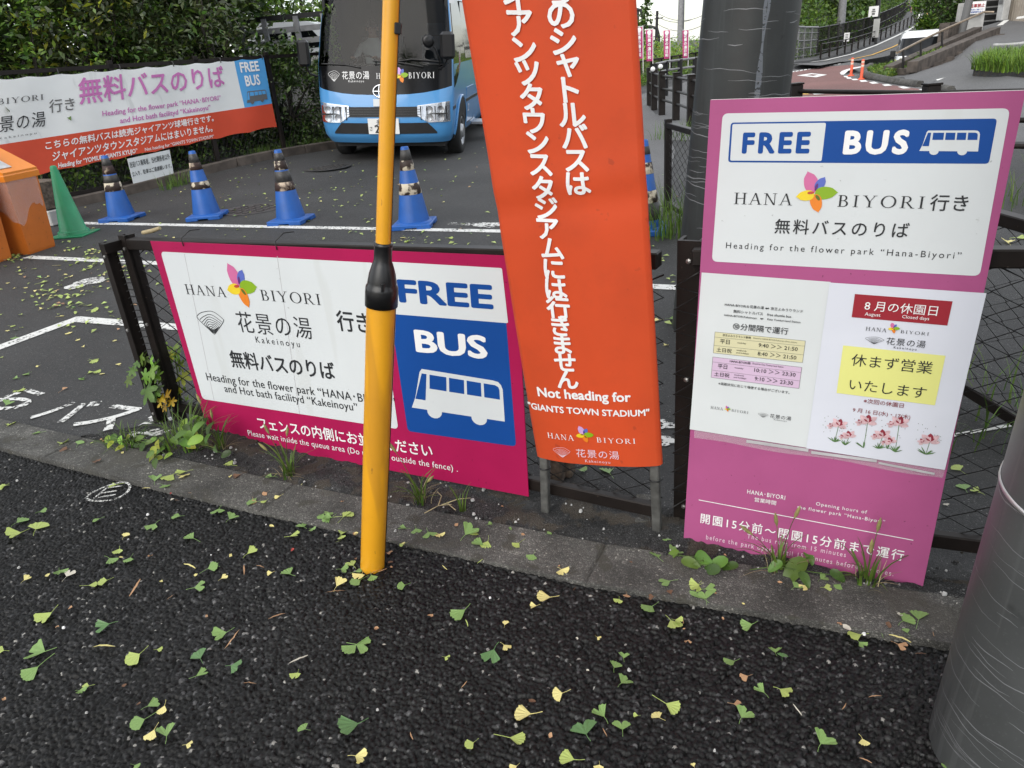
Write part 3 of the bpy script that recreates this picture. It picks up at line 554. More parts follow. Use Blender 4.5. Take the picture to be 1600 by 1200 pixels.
# chalk mark: an oval with three strokes
mb = MB(); cp = Plane(at(140, 785) + V(0, 0, .004), at(200, 772) + V(0, 0, .004), at(140, 785) + V(-.05, .4, .004)); cp.n = V(0, 0, 1.)
c = cp.uv(169, 769.5)
ribbon(mb, cp, [(c[0] + .076 * math.cos(a), c[1] + .062 * math.sin(a) + .01 * math.sin(2 * a)) for a in np.linspace(.3, 2 * math.pi + .2, 28)], .010, 0, 0)
for s_ in ([(-.045, -.02), (.03, -.03)], [(-.03, .008), (.03, .0)], [(-.012, .04), (.045, .032)], [(-.045, -.02), (-.012, .04)]):
    ribbon(mb, cp, [(c[0] + s_[0][0], c[1] + s_[0][1]), (c[0] + s_[1][0], c[1] + s_[1][1])], .008, 0, .0003)
tag(mb.build('chalk_mark', MATS['chalk']), kind='structure')
# manhole covers in the car park
for px, py, r in ((511, 262, .36), (394, 327, .36)):
    c = atg(px, py); mb = MB()
    mb.lathe([(r, .004), (r * .93, .009), (r * .90, .005), (r * .2, .007), (.001, .007)], c, 0, 36)
    for k in range(5):
        for j in range(5):
            p = c + V((k - 2) * r * .3, (j - 2) * r * .3, .009)
            if math.hypot(k - 2, j - 2) < 2.6: mb.box(p, (r * .18, r * .18, .006), 0)
    tag(mb.build('manhole_cover', MATS['bandgrey']), ['round iron manhole cover in the asphalt in front of the bus', 'round iron manhole cover between the blue cones'][px == 394], 'manhole cover')

# ------------------------------------------------------------------ near fence of brown angle iron and wire netting
FA, FB = V(-2.72, 2.07, 0), V(-.45, 1.905, 0); FU = unit(FB - FA); FN = V(FU[1], -FU[0], 0)   # FN towards the viewer
FLEN = float(np.linalg.norm(FB - FA)); FU2 = unit(V(1, .055, 0)); FN2 = V(FU2[1], -FU2[0], 0)
def fp(s, z, w=0):
    if s <= FLEN + .02: return FA + FU * s + FN * w + V(0, 0, z)
    return FB + FU2 * (s - FLEN) + FN2 * (w - .045) + V(0, 0, z)
fence = empty('chain_link_fence', fp(1.2, 0), 'low dark brown wire netting fence carrying the magenta sign', 'fence')
FLEN = float(np.linalg.norm(FB - FA))
def fpost(name, s, h, w=0, sz=.05):
    mb = MB(); b = fp(s, 0, w)
    mb.box(b + V(0, 0, h / 2 - .02), (sz, .012, h + .04), 0, X=FU); mb.box(b + FU * (sz / 2 - .005) - FN * .027, (.010, .05, h), 0, X=FU) if False else None
    FD = .048 if s > .5 else .02
    mb.box(b + FU * (-sz / 2 + .005) - FN * FD * .62 + V(0, 0, h / 2), (.010, FD, h), 0, X=FU); mb.box(b + FU * (sz / 2 - .005) - FN * FD * .62 + V(0, 0, h / 2), (.010, .048, h), 0, X=FU)
    o = mb.build('post', MATS['fencebrown'], fence)
    for z in (h - .055, h * .55, .06):
        m2 = MB(); m2.lathe([(.001, .008), (.0075, .006), (.008, 0)], b + FN * .0065 + V(0, 0, z), 0, 6, axis=FN, smooth=False); m2.build('bolt', MATS['bolt'], o)
    return o
fpost('post', -.05, .83, .07, .042); fpost('post', .004, .85, .012, .05)
mb = MB()
for k in range(24): mb.tube([fp(-.045, .1 + k * .03, .06), fp(-.02, .115 + k * .03, .035), fp(-.002, .1 + k * .03, -.01)], .0022, 0, 4, caps=False)
mb.build('wire_mesh', MATS['wire'], fence); mb = MB(); mb.box(fp(-.022, .812, .035), (.03, .12, .04), 0, X=FU); mb.build('top_rail', MATS['fencebrown'], fence)
fpost('post', FLEN + .048, .905, -.030, .066); fpost('post', 3.45, .92, .012, .075); fpost('post', 5.6, .93, .012, .075)
def rail(z, h, d, s0, s1, top=False, z1=None, nm='rail'):
    mb = MB(); a, b = fp(s0, z), fp(s1, z if z1 is None else z1); X = unit(b - a)
    mb.box((a + b) / 2, (np.linalg.norm(b - a), d, h), 0, X=X, bev=.004)
    return mb.build(nm, MATS['fencebrown'], fence)
ZR = [(0, FLEN, .815, .87), (FLEN + .04, 3.43, .87, .888), (3.47, 5.6, .888, .9)]
for s0, s1, z0, z1 in ZR:
    rail(z0, .045, .045, s0 + .02, s1 - .02, z1=z1, nm='top_rail'); rail(.075, .045, .03, s0 + .02, s1 - .02, z1=.075 if s0 == 0 else .085, nm='bottom_rail')
def netting(s0, s1, z0a, z1a, z0b, z1b, parent, P, pitch=.062, r=.0029, name='wire_mesh', m='wire'):
    mb = MB(); n = int((s1 - s0) / (pitch / 2)); k = 0
    while True:
        sx = s0 + k * pitch / 1.0
        if sx > s1: break
        z = z0a; pts = []; side = k % 2
        while True:
            t = (sx - s0) / (s1 - s0); zt = z1a + (z1b - z1a) * t; zb = z0a + (z0b - z0a) * t
            if zb + (len(pts)) * pitch * .52 > zt: break
            pts.append(P(sx + (pitch / 2 if side else -pitch / 2) * 1.04, zb + len(pts) * pitch * .52, (.002 if side else -.002))); side ^= 1
        if len(pts) > 1: mb.tube(pts, r, 0, 4, caps=False)
        k += 1
    return mb.build(name, MATS[m], parent)
netting(.0, FLEN - .03, .085, .80, .085, .855, fence, lambda s, z, w: fp(s, z, w - .012))
netting(FLEN + .05, 3.42, .085, .855, .085, .87, fence, lambda s, z, w: fp(s, z, w - .012))
netting(3.5, 5.55, .085, .87, .085, .88, fence, lambda s, z, w: fp(s, z, w - .012))
# cut twig lying on the left end of the rail
a = vert(202, 371, fp(.12, 0)); mb = MB(); mb.tube([a + V(0, 0, .01), a + V(.045, .01, .016), a + V(.09, .012, .028)], [.008, .009, .007], 0, 7); tag(mb.build('twig', MATS['weeddry']), 'short pale broken twig lying on the left end of the fence rail', 'twig')

# ------------------------------------------------------------------ magenta sign on the fence
MO = FN * .034
ms_bl, ms_br = FA + MO + V(0, 0, 0), FB + MO
c6 = crop(220, 360, 3)
MP = Plane(FA + MO, FB + MO, FA + MO + V(0, 0, 1), None, [c6(290, 790), c6(1207, 931), c6(1098, 152), c6(93, 99)], (1.06, .63))
msign = empty('fence_sign', MP.P(1.0, 0), 'long magenta and white shuttle bus sign tied to the low fence', 'sign')
c5 = crop(0, 360, 3); c6 = crop(220, 360, 3); c7 = crop(540, 360, 818 / 300); o1 = crop(720, 380, 2.5)
tl = MP.uv(234.5, 376.7); br = MP.uv(826, 776); tr = (br[0] - .01, MP.uv(700, 397.5)[1] + .004); bl = (tl[0] + .022, MP.uv(433, 697)[1] - .012)
mb = MB(); mb.prism([MP.P(*p, -.004) for p in (bl, br, tr, tl)], MP.n * .004, 0); mb.build('panel', MATS['magenta'], msign)
mb = MB(); wp = [MP.uv(*c6(290, 790)), MP.uv(*c6(1207, 931)), MP.uv(*c6(1098, 152)), MP.uv(*c6(93, 99))]
flat(mb, MP, rquad(wp, .02), 0, .0006)
# seams of the three boards
for px in ((205, 110, 345, 800), (640, 120, 745, 860)):
    ribbon(mb, MP, [MP.uv(*c6(*px[:2])), MP.uv(*c6(*px[2:]))], .0025, 1, .0009)
mb.build('white_panel', mm('signwhite', 'sleeve'), msign)
mb = MB(); b0 = MP.uv(*c7(265, 855)); b1 = MP.uv(*c7(727, 921)); h0 = MP.uv(*c7(693, 395)); t1 = MP.uv(*c7(662, 160)); ul = b0[0] - .012
flat(mb, MP, rquad([b0, b1, (t1[0] + .004, t1[1]), (ul, t1[1])], .018), 0, .0006)
hv = (h0[1] + MP.uv(*c7(228, 358))[1]) / 2
hl = MP.uv(*c7(228, 358))[1]
flat(mb, MP, rquad([(ul - .001, hl), (h0[0], h0[1]), (t1[0] + .004, t1[1] + .0), (ul - .001, t1[1] + .002)], .006), 1, .001)
put_bus_icon(mb, MP, (MP.uv(*c7(285, 583)), MP.uv(*c7(668, 645)), MP.uv(*c7(681, 845)), MP.uv(*c7(283, 785))), 1, 0, .0013)
mb.build('bus_panel', mm('signblue', 'signwhite'), msign)
mb = MB()
def T_(body, TL, BR, m, bold=0., sp_=1., rm=1., P=MP, w=.0016): put_text(mb, P, body, ink_box(P, TL, BR), m, w, bold, sp_, 3, rm)
fb = list(ink_box(MP, c7(222, 205), c7(632, 338))); T_('FREE', c7(218, 207), c7(632, 336), 1, .035, 1., .4); T_('BUS', c7(290, 420), c7(608, 550), 2, .035, 1., .4)
put_serif(mb, MP, 'HANA', ink_box(MP, c6(203, 251), c6(405, 313)), 0, .0016); put_serif(mb, MP, 'BIYORI', ink_box(MP, c6(556, 277), c6(850, 350)), 0, .0016)
T_('花景の湯', c6(443, 385), c6(808, 503), 0, -.004, 1.15); T_('Kakeinoyu', c6(538, 505), c6(748, 548), 0, 0, 1.5)
T_('行き', c6(913, 383), c6(1082, 474), 0, .02); T_('無料バスのりば', c6(412, 567), c6(916, 695), 0, .022)
T_('Heading for the flower park “HANA･BIYORI”', c6(307, 678), c6(1196, 825), 0, .004, 1.05); T_('and Hot bath facilityd “Kakeinoyu”', c6(390, 730), c6(1020, 850), 0, .004, 1.05)
T_('フェンスの内側にお並びください', c6(545, 878), c7(373, 962), 2, .018); T_('Please wait inside the queue area (Do not wait outside the fence) .', c6(500, 936), c7(480, 1034), 2, .0, 1.05)
mb.build('lettering', mm('ink', 'signblue', 'letterwhite'), msign)
mb = MB(); u, v = MP.uv(*c6(468, 268)); r = (MP.uv(*c6(543, 275))[0] - MP.uv(*c6(395, 262))[0]) * .56
put_flower(mb, MP, u - .002, v, r, range(8), .0016); mb.build('flower_emblem', mm(*FLM), msign)
mb = MB(); put_fan(mb, MP, ink_box(MP, c6(255, 372), c6(410, 493)), 0, .0016); mb.build('fan_emblem', MATS['ink'], msign)
for px, py in ((288, 378), (434, 384)):
    mb = MB(); p = MP.P(*MP.uv(px, py + 6)); mb.tube([p + FN * .004, p + FN * .006 + V(0, 0, .03), p - FN * .03 + V(.012, 0, .052), p - FN * .06 + V(.03, 0, .05)], .0022, 0, 5); mb.build('cable_tie', MATS['blackplastic'], msign)

# ------------------------------------------------------------------ pink board on the right
SBL, SBR = at(1068, 846), at(1441, 921); yb = (SBL[1] + SBR[1]) / 2
STL = aty(1110, 156, SBL[1] + .035)
SP = Plane(SBL, SBR, STL, None, [(1068, 846), (1441, 921), (1603, 141), (1110, 156)], (.645, 1.255))
r2 = crop(1060, 130, 2.963); r3 = crop(1060, 420, 4.285); r4 = crop(1250, 430, 3.871); r5 = crop(1040, 660, 3.3333)
corn = [SP.uv(1068, 846), SP.uv(1441, 921), SP.uv(1603, 141), SP.uv(1110, 156)]
board = empty('sign_board', SBL + (SBR - SBL) / 2, 'tall pink sign board with white panel and posters standing before the fence', 'sign')
mb = MB(); mb.prism([SP.P(*p, -.016) for p in corn], SP.n * .0158, 1); mb.poly([SP.P(*p, 0) for p in corn], 0); mb.build('panel', mm('signpink', 'boardedge'), board)
mb = MB(); flat(mb, SP, rquad([SP.uv(*r2(155, 825)), SP.uv(*r2(1395, 893)), SP.uv(*r2(1536, 116)), SP.uv(*r2(205, 140))], .014), 0, .0006); mb.build('white_panel', MATS['signwhite'], board)
mb = MB(); q4 = [SP.uv(*r2(230, 366)), SP.uv(*r2(1437, 373)), SP.uv(*r2(1476, 163)), SP.uv(*r2(243, 182))]; flat(mb, SP, rquad(q4, .008), 0, .001)
flat(mb, SP, rquad([SP.uv(*r2(240, 358)), SP.uv(*r2(663, 360)), SP.uv(*r2(684, 183)), SP.uv(*r2(251, 189))], .004), 1, .0013)
put_bus_icon(mb, SP, [SP.uv(*r2(1128, 219)), SP.uv(*r2(1398, 218)), SP.uv(*r2(1385, 334)), SP.uv(*r2(1113, 331))], 1, 0, .0014); mb.build('bus_panel', mm('signblue', 'signwhite'), board)
mb = MB()
def T2(body, TL, BR, m, bold=0., sp_=1.): put_text(mb, SP, body, ink_box(SP, TL, BR), m, .0018, bold, sp_)
T2('FREE', r2(300, 235), r2(606, 318), 1, .045, 1.25); T2('BUS', r2(772, 230), r2(1060, 318), 2, .045, 1.25)
put_serif(mb, SP, 'HANA', ink_box(SP, r2(260, 506), r2(525, 565)), 0, .0018); put_serif(mb, SP, 'BIYORI', ink_box(SP, r2(740, 517), r2(1138, 580)), 0, .0018, .18)
T2('行き', r2(1172, 517), r2(1335, 590), 0, .012, 1.1); T2('無料バスのりば', r2(450, 630), r2(1062, 714), 0, .012, 1.25); T2('Heading for the flower park “Hana-Biyori”', r2(222, 738), r2(1305, 820), 0, .0, 1.35)
T2('HANA･BIYORI', r5(427, 347), r5(622, 402), 2, .006, 1.15); T2('営業時間', r5(465, 390), r5(575, 428), 2, .004); T2('Opening hours of', r5(785, 413), r5(1047, 479), 2, .003, 1.2); T2('the flower park “Hana-Biyori”', r5(687, 430), r5(1140, 530), 2, .003, 1.2)
T2('開園15分前〜閉園15分前まで運行', r5(185, 470), r5(1236, 722), 2, .012, 1.25); T2('The bus runs from 15 minutes', r5(427, 578), r5(938, 700), 3, .003, 1.3); T2('before the park opens until 15 minutes before it closes.', r5(213, 583), r5(1184, 807), 3, .003, 1.3)
ribbon(mb, SP, [SP.uv(*r5(173, 402)), SP.uv(*r5(1290, 612))], .0024, 2, .0018)
mb.build('lettering', mm('ink', 'signblue', 'letterwhite', 'letterpink'), board)
mb = MB(); u, v = SP.uv(*r2(630, 512)); r = (SP.uv(*r2(728, 520))[0] - SP.uv(*r2(533, 520))[0]) * .56; put_flower(mb, SP, u, v, r, range(8), .0018); mb.build('flower_emblem', mm(*FLM), board)
# the empty clear sleeve that holds the posters
mb = MB(); sl = [SP.uv(*r5(150, 78)), SP.uv(*r5(1443, 287)), SP.uv(*r5(1470, 200)), SP.uv(*r5(150, 20))]
n = 24; A = []; B = []
for i in range(n + 1):
    t = i / n; p = np.array(sl[0]) * (1 - t) + np.array(sl[1]) * t; q = np.array(sl[3]) * (1 - t) + np.array(sl[2]) * t; dz = .006 + .004 * math.sin(t * 9) + .006 * max(0, 1 - abs(t - .75) * 8)
    dz = .002 + .002 * (1 + math.sin(t * 9)) * .5; A.append(SP.P(p[0], p[1] + .003 * math.sin(t * 13), dz)); B.append(SP.P(q[0], q[1] + .012, .0015))
mb.add(A + B, [(i, i + 1, n + 2 + i, n + 1 + i) for i in range(n)], 0, True)
mb.build('clear_sleeve', MATS['film'], board)
mb = MB()
for (a, b, wd) in (((423, 92), (745, 140), .009), ((760, 150), (1100, 195), .008), ((1110, 205), (1400, 262), .006)): ribbon(mb, SP, [SP.uv(*r5(*a)), SP.uv(*r5(*b))], wd, 0, .0065)
mb.build('tape', MATS['sleeve'], board)
# left poster: timetable
def poster(name, label, q, m, bow):
    e = empty(name, SP.P(*q[0]), label, 'poster', 'paper posters on the pink board'); mb = MB(); n = 10; R = []
    for j in range(n + 1):
        t = j / n; row = []
        for i in range(n + 1):
            s = i / n; p = (1 - t) * ((1 - s) * np.array(q[0]) + s * np.array(q[1])) + t * ((1 - s) * np.array(q[3]) + s * np.array(q[2])); row.append(SP.P(p[0], p[1], .004 + bow))
        R.append(row)
    mb.add([p for r in R for p in r], [(j * (n + 1) + i, j * (n + 1) + i + 1, (j + 1) * (n + 1) + i + 1, (j + 1) * (n + 1) + i) for j in range(n) for i in range(n)], 0, True)
    mb.build('sheet', MATS[m], e); return e
p1_ = poster('timetable_poster', 'greyish white bus timetable sheet with yellow and pink tables on the pink board', [SP.uv(*r3(78, 1070)), SP.uv(*r3(870, 1195)), SP.uv(*r3(1020, 85)), SP.uv(*r3(158, 22))], 'paper', 0)
mb = MB(); W1 = .0062; PQ = [r3(78, 1070), r3(870, 1195), r3(1020, 85), r3(158, 22)]; PP = Plane(SBL, SBR, STL, None, PQ, (.31, .46))
def T3(body, TL, BR, m=0, bold=0., sp_=1.): put_text(mb, SP, body, ink_box(SP, TL, BR), m, W1, bold, sp_, 2)
S_ = SP; SP = PP
for qd, m in (([(236, 558), (832, 623), (852, 478), (248, 418)], 1), ([(222, 722), (808, 796), (828, 655), (233, 585)], 2)):
    Q = [SP.uv(*r3(*p)) for p in qd]; flat(mb, SP, Q, m, .0050)
    for a, b in ((0, 1), (1, 2), (2, 3), (3, 0)): ribbon(mb, SP, [Q[a], Q[b]], .0008, 3, .0056)
    for t in (.36, .76): ribbon(mb, SP, [tuple(np.array(Q[0]) * (1 - t) + np.array(Q[3]) * t), tuple(np.array(Q[1]) * (1 - t) + np.array(Q[2]) * t)], .0007, 3, .0057)
T3('HANA-BIYORI＆花景の湯 ⇔ 京王よみうりランド', r3(315, 226), r3(835, 288), 0, .012); T3('無料シャトルバス　free shuttle bus', r3(372, 272), r3(757, 322), 0, .012); T3('HANA-BIYORI,Kakeinoyu　⇔　Keio Yomiuri-land Station', r3(310, 302), r3(818, 360), 0, .01)
T3('⑩分間隔で運行', r3(370, 356), r3(735, 437), 0, .01)
T3('京王よみうりランド駅発', r3(300, 430), r3(488, 465), 0, .012); T3('Bound for HANA-BIYORI,Kakeinoyu (from station)', r3(505, 455), r3(795, 494), 0, 0)
T3('平日', r3(283, 465), r3(345, 502), 0, .008); T3('weekday', r3(397, 485), r3(455, 502)); T3('9:40 ＞＞ 21:50', r3(541, 490), r3(799, 546), 0, .008)
T3('土日祝', r3(260, 520), r3(358, 560), 0, .008); T3('weekends', r3(392, 533), r3(458, 551)); T3('and holidays', r3(390, 550), r3(473, 572)); T3('8:40 ＞＞ 21:50', r3(535, 546), r3(790, 603), 0, .008)
T3('HANA-BIYORI発', r3(348, 603), r3(485, 637), 0, .012); T3('Bound for Keio Yomiuri-land Station', r3(500, 622), r3(705, 658))
T3('平日', r3(268, 630), r3(328, 667), 0, .008); T3('weekday', r3(380, 652), r3(437, 669)); T3('10:10 ＞＞ 23:30', r3(512, 657), r3(785, 717), 0, .008)
T3('土日祝', r3(245, 684), r3(343, 723), 0, .008); T3('weekends', r3(376, 698), r3(442, 716)); T3('and holidays', r3(373, 715), r3(456, 737)); T3('9:10 ＞＞ 23:30', r3(515, 713), r3(768, 774), 0, .008)
T3('※混雑状況に応じて増便する場合がございます。', r3(272, 752), r3(745, 832), 0, .006)
put_serif(mb, SP, 'HANA', ink_box(SP, r3(220, 912), r3(300, 943)), 0, W1); put_serif(mb, SP, 'BIYORI', ink_box(SP, r3(360, 933), r3(470, 966)), 0, W1, .2)
T3('花景の湯', r3(617, 967), r3(755, 1008), 0, 0, 1.1); T3('Kakeinoyu', r3(642, 1000), r3(725, 1020), 0, 0, 1.3)
mb.build('lettering', mm('ink', 'tableyellow', 'tablepink', 'inkgrey'), p1_)
mb = MB(); u, v = SP.uv(*r3(330, 932)); put_flower(mb, SP, u, v, .0095, range(8), W1); put_fan(mb, SP, ink_box(SP, r3(537, 955), r3(603, 993)), 8, W1, n=7); mb.build('emblem', mm(*FLM, 'ink'), p1_)
SP = S_
p2_ = poster('closing_day_poster', 'white poster with a red heading, yellow box and lilies on the pink board', [SP.uv(*r4(40, 1040)), SP.uv(*r4(875, 1170)), SP.uv(*r4(1126, 104)), SP.uv(*r4(181, 40))], 'paperright', .003)
mb = MB(); W1 = .0095; SP = Plane(SBL, SBR, STL, None, [r4(40, 1040), r4(875, 1170), r4(1126, 104), r4(181, 40)], (.32, .46))
flat(mb, SP, [SP.uv(*r4(313, 248)), SP.uv(*r4(890, 298)), SP.uv(*r4(922, 152)), SP.uv(*r4(333, 108))], 1, .0082); flat(mb, SP, [SP.uv(*r4(222, 705)), SP.uv(*r4(815, 779)), SP.uv(*r4(879, 480)), SP.uv(*r4(262, 418))], 2, .0082)
T3('8 月の休園日', r4(397, 150), r4(826, 236), 3, .0); T3('August', r4(395, 217), r4(485, 250), 3); T3('Closed days', r4(620, 233), r4(778, 272), 3)
put_serif(mb, SP, 'HANA', ink_box(SP, r4(400, 304), r4(522, 338)), 0, W1); put_serif(mb, SP, 'BIYORI', ink_box(SP, r4(610, 324), r4(778, 358)), 0, W1, .2)
T3('花景の湯', r4(527, 372), r4(755, 429), 0, -.003, 1.1); T3('Kakeinoyu', r4(568, 425), r4(703, 448), 0, .004, 1.4)
T3('休まず営業', r4(318, 470), r4(795, 587), 0, -.002); T3('いたします', r4(305, 622), r4(757, 735), 0, 0)
T3('※次回の休園日', r4(388, 740), r4(625, 790), 4, .004); T3('9 月 16 日(水)・17(木)', r4(322, 796), r4(665, 862), 4, .004)
mb.build('lettering', mm('ink', 'posterred', 'posteryellow', 'letterwhite', 'textred'), p2_)
mb = MB(); u, v = SP.uv(*r4(565, 315)); put_flower(mb, SP, u, v, .0145, range(8), W1); put_fan(mb, SP, ink_box(SP, r4(398, 361), r4(504, 413)), 8, W1, n=7); mb.build('emblem', mm(*FLM, 'ink'), p2_)
# lilies printed along the foot of the poster
mb = MB(); rl = random.Random(4)
def lily(px, py, s, lean):
    s *= 2.2
    u, v = SP.uv(*r4(px, py))
    for k in range(5):
        a = lean + (k - 2) * 48 + 90; flat(mb, SP, petal(u, v, a, s * (1 if k % 2 else .85), s * .52), 0 if k != 2 else 1, .0085 + .0002 * k)
        flat(mb, SP, petal(u, v, a, s * .5, s * .16), 1 if k % 2 else 0, .0097 + .0001 * k)
for px, py, s, ln, gy in ((235, 900, .011, -10, 1000), (300, 965, .009, 20, 1020), (410, 880, .012, 0, 1035), (500, 965, .011, 10, 1040), (600, 890, .012, -5, 1060), (785, 995, .012, 5, 1075), (550, 1000, .008, 30, 1040)):
    ribbon(mb, SP, [SP.uv(*r4(px, py)), SP.uv(*r4(px - 12, (py + gy) / 2)), SP.uv(*r4(px - 25, gy))], .0013, 2, .0082); lily(px, py, s, ln); lily(px - 40, py + 5, s * .55, 40)
    u, v = SP.uv(*r4(px - 50, py + 20)); flat(mb, SP, petal(u, v, 75, s * 1.1, s * .35), 3, .0092)
    for k in range(7):
        u, v = SP.uv(*r4(px - 25, gy)); flat(mb, SP, petal(u, v, 90 + rl.uniform(-70, 70), s * rl.uniform(1.3, 2.2), s * .22), 2, .0084 + .0001 * k)
for _ in range(70):
    px = rl.choice((rl.uniform(120, 330), rl.uniform(380, 640), rl.uniform(690, 850))); py = 830 + (px - 120) * .08 + rl.uniform(0, 120); u, v = SP.uv(*r4(px, py)); flat(mb, SP, petal(u, v, rl.uniform(0, 360), .0028, .0014), rl.choice((4, 4, 2)), .0086)
mb.build('lily_print', mm('lilypink', 'lilyred', 'lilygreen', 'lilybud', 'inkgrey'), p2_)

# ------------------------------------------------------------------ orange cloth banner on two stakes
OBL, OBR = aty(840, 720, 1.845), aty(1025, 733, 1.845); OTL = aty(725, 0, 1.70)
def obend(u, v): 
    t = u / .385; return -.018 * (2 * t - 1) ** 2 + .004 * math.sin(v * 5.2 + 1) * math.sin(t * 3.1) + (-.004 * math.exp(-((v - .80) / .035) ** 2) + .003 * math.exp(-((v - .86) / .04) ** 2) + .003 * math.sin(t * 9 + v * 1.7) * math.exp(-((v - .3) / .5) ** 2))
OP = Plane(OBL, OBR, OTL, obend, [(840, 720), (1025, 733), (975, 0), (725, 0)], (.383, 1.32))
ban = empty('cloth_banner', at(940, 815), 'tall orange cloth banner with white lettering on two grey stakes', 'banner')
bb = [OP.uv(840, 720), OP.uv(1025, 733), OP.uv(975, 0), OP.uv(725, 0)]; topv = 1.62
def side(k0, k1, v): a, b = bb[k0], bb[k1]; t = (v - a[1]) / (b[1] - a[1]); return a[0] + (b[0] - a[0]) * t
mb = MB(); n, m_ = 24, 60; P = []
for j in range(m_ + 1):
    t = j / m_; v = t * topv; ul, ur = 0., .383
    v0 = bb[0][1] * 0 
    for i in range(n + 1):
        s = i / n; vb = (bb[0][1] * (1 - s) + bb[1][1] * s) * (1 - t); P.append(OP.P(ul + (ur - ul) * s, v + vb))
F = [(j * (n + 1) + i, j * (n + 1) + i + 1, (j + 1) * (n + 1) + i + 1, (j + 1) * (n + 1) + i) for j in range(m_) for i in range(n)]
mb.add(P, F, 0, True)
# back layer and rounded side folds give the cloth sleeve its thickness
Pb = [p - OP.n * .030 for p in P]; mb.add(Pb, [f[::-1] for f in F], 0, True)
for sidei in (0, n):
    q = []
    for j in range(m_ + 1):
        a = P[j * (n + 1) + sidei]; out = OP.U * (-1 if sidei == 0 else 1)
        q.append([a, a + out * .010 - OP.n * .006, a + out * .013 - OP.n * .015, a + out * .010 - OP.n * .024, a - OP.n * .030])
    mb.loft(q if sidei else q, 0, False, False, True)
cl = mb.build('cloth', MATS['clothorange'], ban)
mb = MB(); cb = crop(720, 0, 3)
emv = abs(OP.uv(*cb(375, 770))[1] - OP.uv(*cb(388, 880))[1]) * 1.02
def chars(lst, cf):
    for ch, x, y in lst:
        u, v = OP.uv(*cf(x, y)); s = .78 if ch in 'ャ' else 1; put_char(mb, OP, ch, u, v, emv * 1.13 * (1 if ch not in 'ャ' else 1.0), 0, .0035, .028, 1.02)
chars([('ャ', 258, -95), ('イ', 262, 2), ('ア', 285, 108), ('ン', 303, 232), ('ツ', 318, 340), ('タ', 335, 452), ('ウ', 348, 565), ('ン', 362, 668), ('ス', 375, 773), ('タ', 386, 880), ('ジ', 400, 978), ('ア', 408, 1075)], cb)
chars([('ム', 355, 22), ('に', 363, 103), ('は', 371, 180), ('行', 380, 252), ('き', 389, 325), ('ま', 398, 396), ('せ', 408, 465), ('ん', 418, 532)], o1)
chars([('ら', 455, -45), ('の', 468, 72), ('シ', 480, 195), ('ャ', 502, 308), ('ト', 513, 422), ('ル', 520, 540), ('バ', 532, 640), ('ス', 542, 755), ('は', 550, 862)], cb)
put_text(mb, OP, 'Not heading for', ink_box(OP, o1(295, 568), o1(665, 628)), 0, .002, .03); put_text(mb, OP, '"GIANTS TOWN STADIUM"', ink_box(OP, o1(254, 630), o1(733, 681)), 0, .002, .025)
put_serif(mb, OP, 'HANA', ink_box(OP, o1(335, 741), o1(444, 769)), 0, .002); put_serif(mb, OP, 'BIYORI', ink_box(OP, o1(530, 756), o1(683, 785)), 0, .002, .2)
put_text(mb, OP, '花景の湯', ink_box(OP, o1(450, 801), o1(620, 843)), 1, .002, .0, 1.1); put_text(mb, OP, 'Kakeinoyu', ink_box(OP, o1(487, 845), o1(585, 860)), 1, .002, 0, 1.3)
mb.build('lettering', mm('letterwhite', 'letterpink'), ban)
mb = MB(); u, v = OP.uv(*o1(482, 747)); put_flower(mb, OP, u, v, (OP.uv(*o1(517, 750))[0] - OP.uv(*o1(445, 750))[0]) * .56, range(8), .002); put_fan(mb, OP, ink_box(OP, o1(358, 795), o1(432, 838)), 8, .002, n=8); mb.build('emblem', mm(*FLM2, 'letterpink'), ban)
for pxb, pyb, uu in ((853, 803, .018), (1027, 833, .37)):
    b = at(pxb, pyb); t = OP.P(uu if uu < .1 else bb[1][0] - .012, .08, -.022); mb = MB(); d = t - b; mb.box((b + (b + d * 3.2)) / 2 if False else b + d * .95, (.027, .022, np.linalg.norm(d) * 1.95), 0, Z=d, X=FU, bev=.003); so = mb.build('stake', MATS['stake'], ban)
    mb = MB(); c_ = b + d * .60
    mb.tube([c_ + V(.019 * math.cos(a), .017 * math.sin(a), 0) for a in np.linspace(0, 2 * math.pi, 11)], .0024, 0, 5, caps=False); mb.build('wire_tie', MATS['blackplastic'], so)
# old stake stubs just behind the netting
mb = MB(); 
for px, py, hh, ww in ((866, 765, .17, .045), (880, 757, .15, .05)):
    b = at(px, py - 4); mb.box(b + V(0, .05, hh / 2), (ww, .05, hh), 0, bev=.006, Z=V(.05, 0, 1))
tag(mb.build('wooden_stub', MATS['wood_old']), 'weathered split wooden post stub behind the netting below the orange banner', 'post')

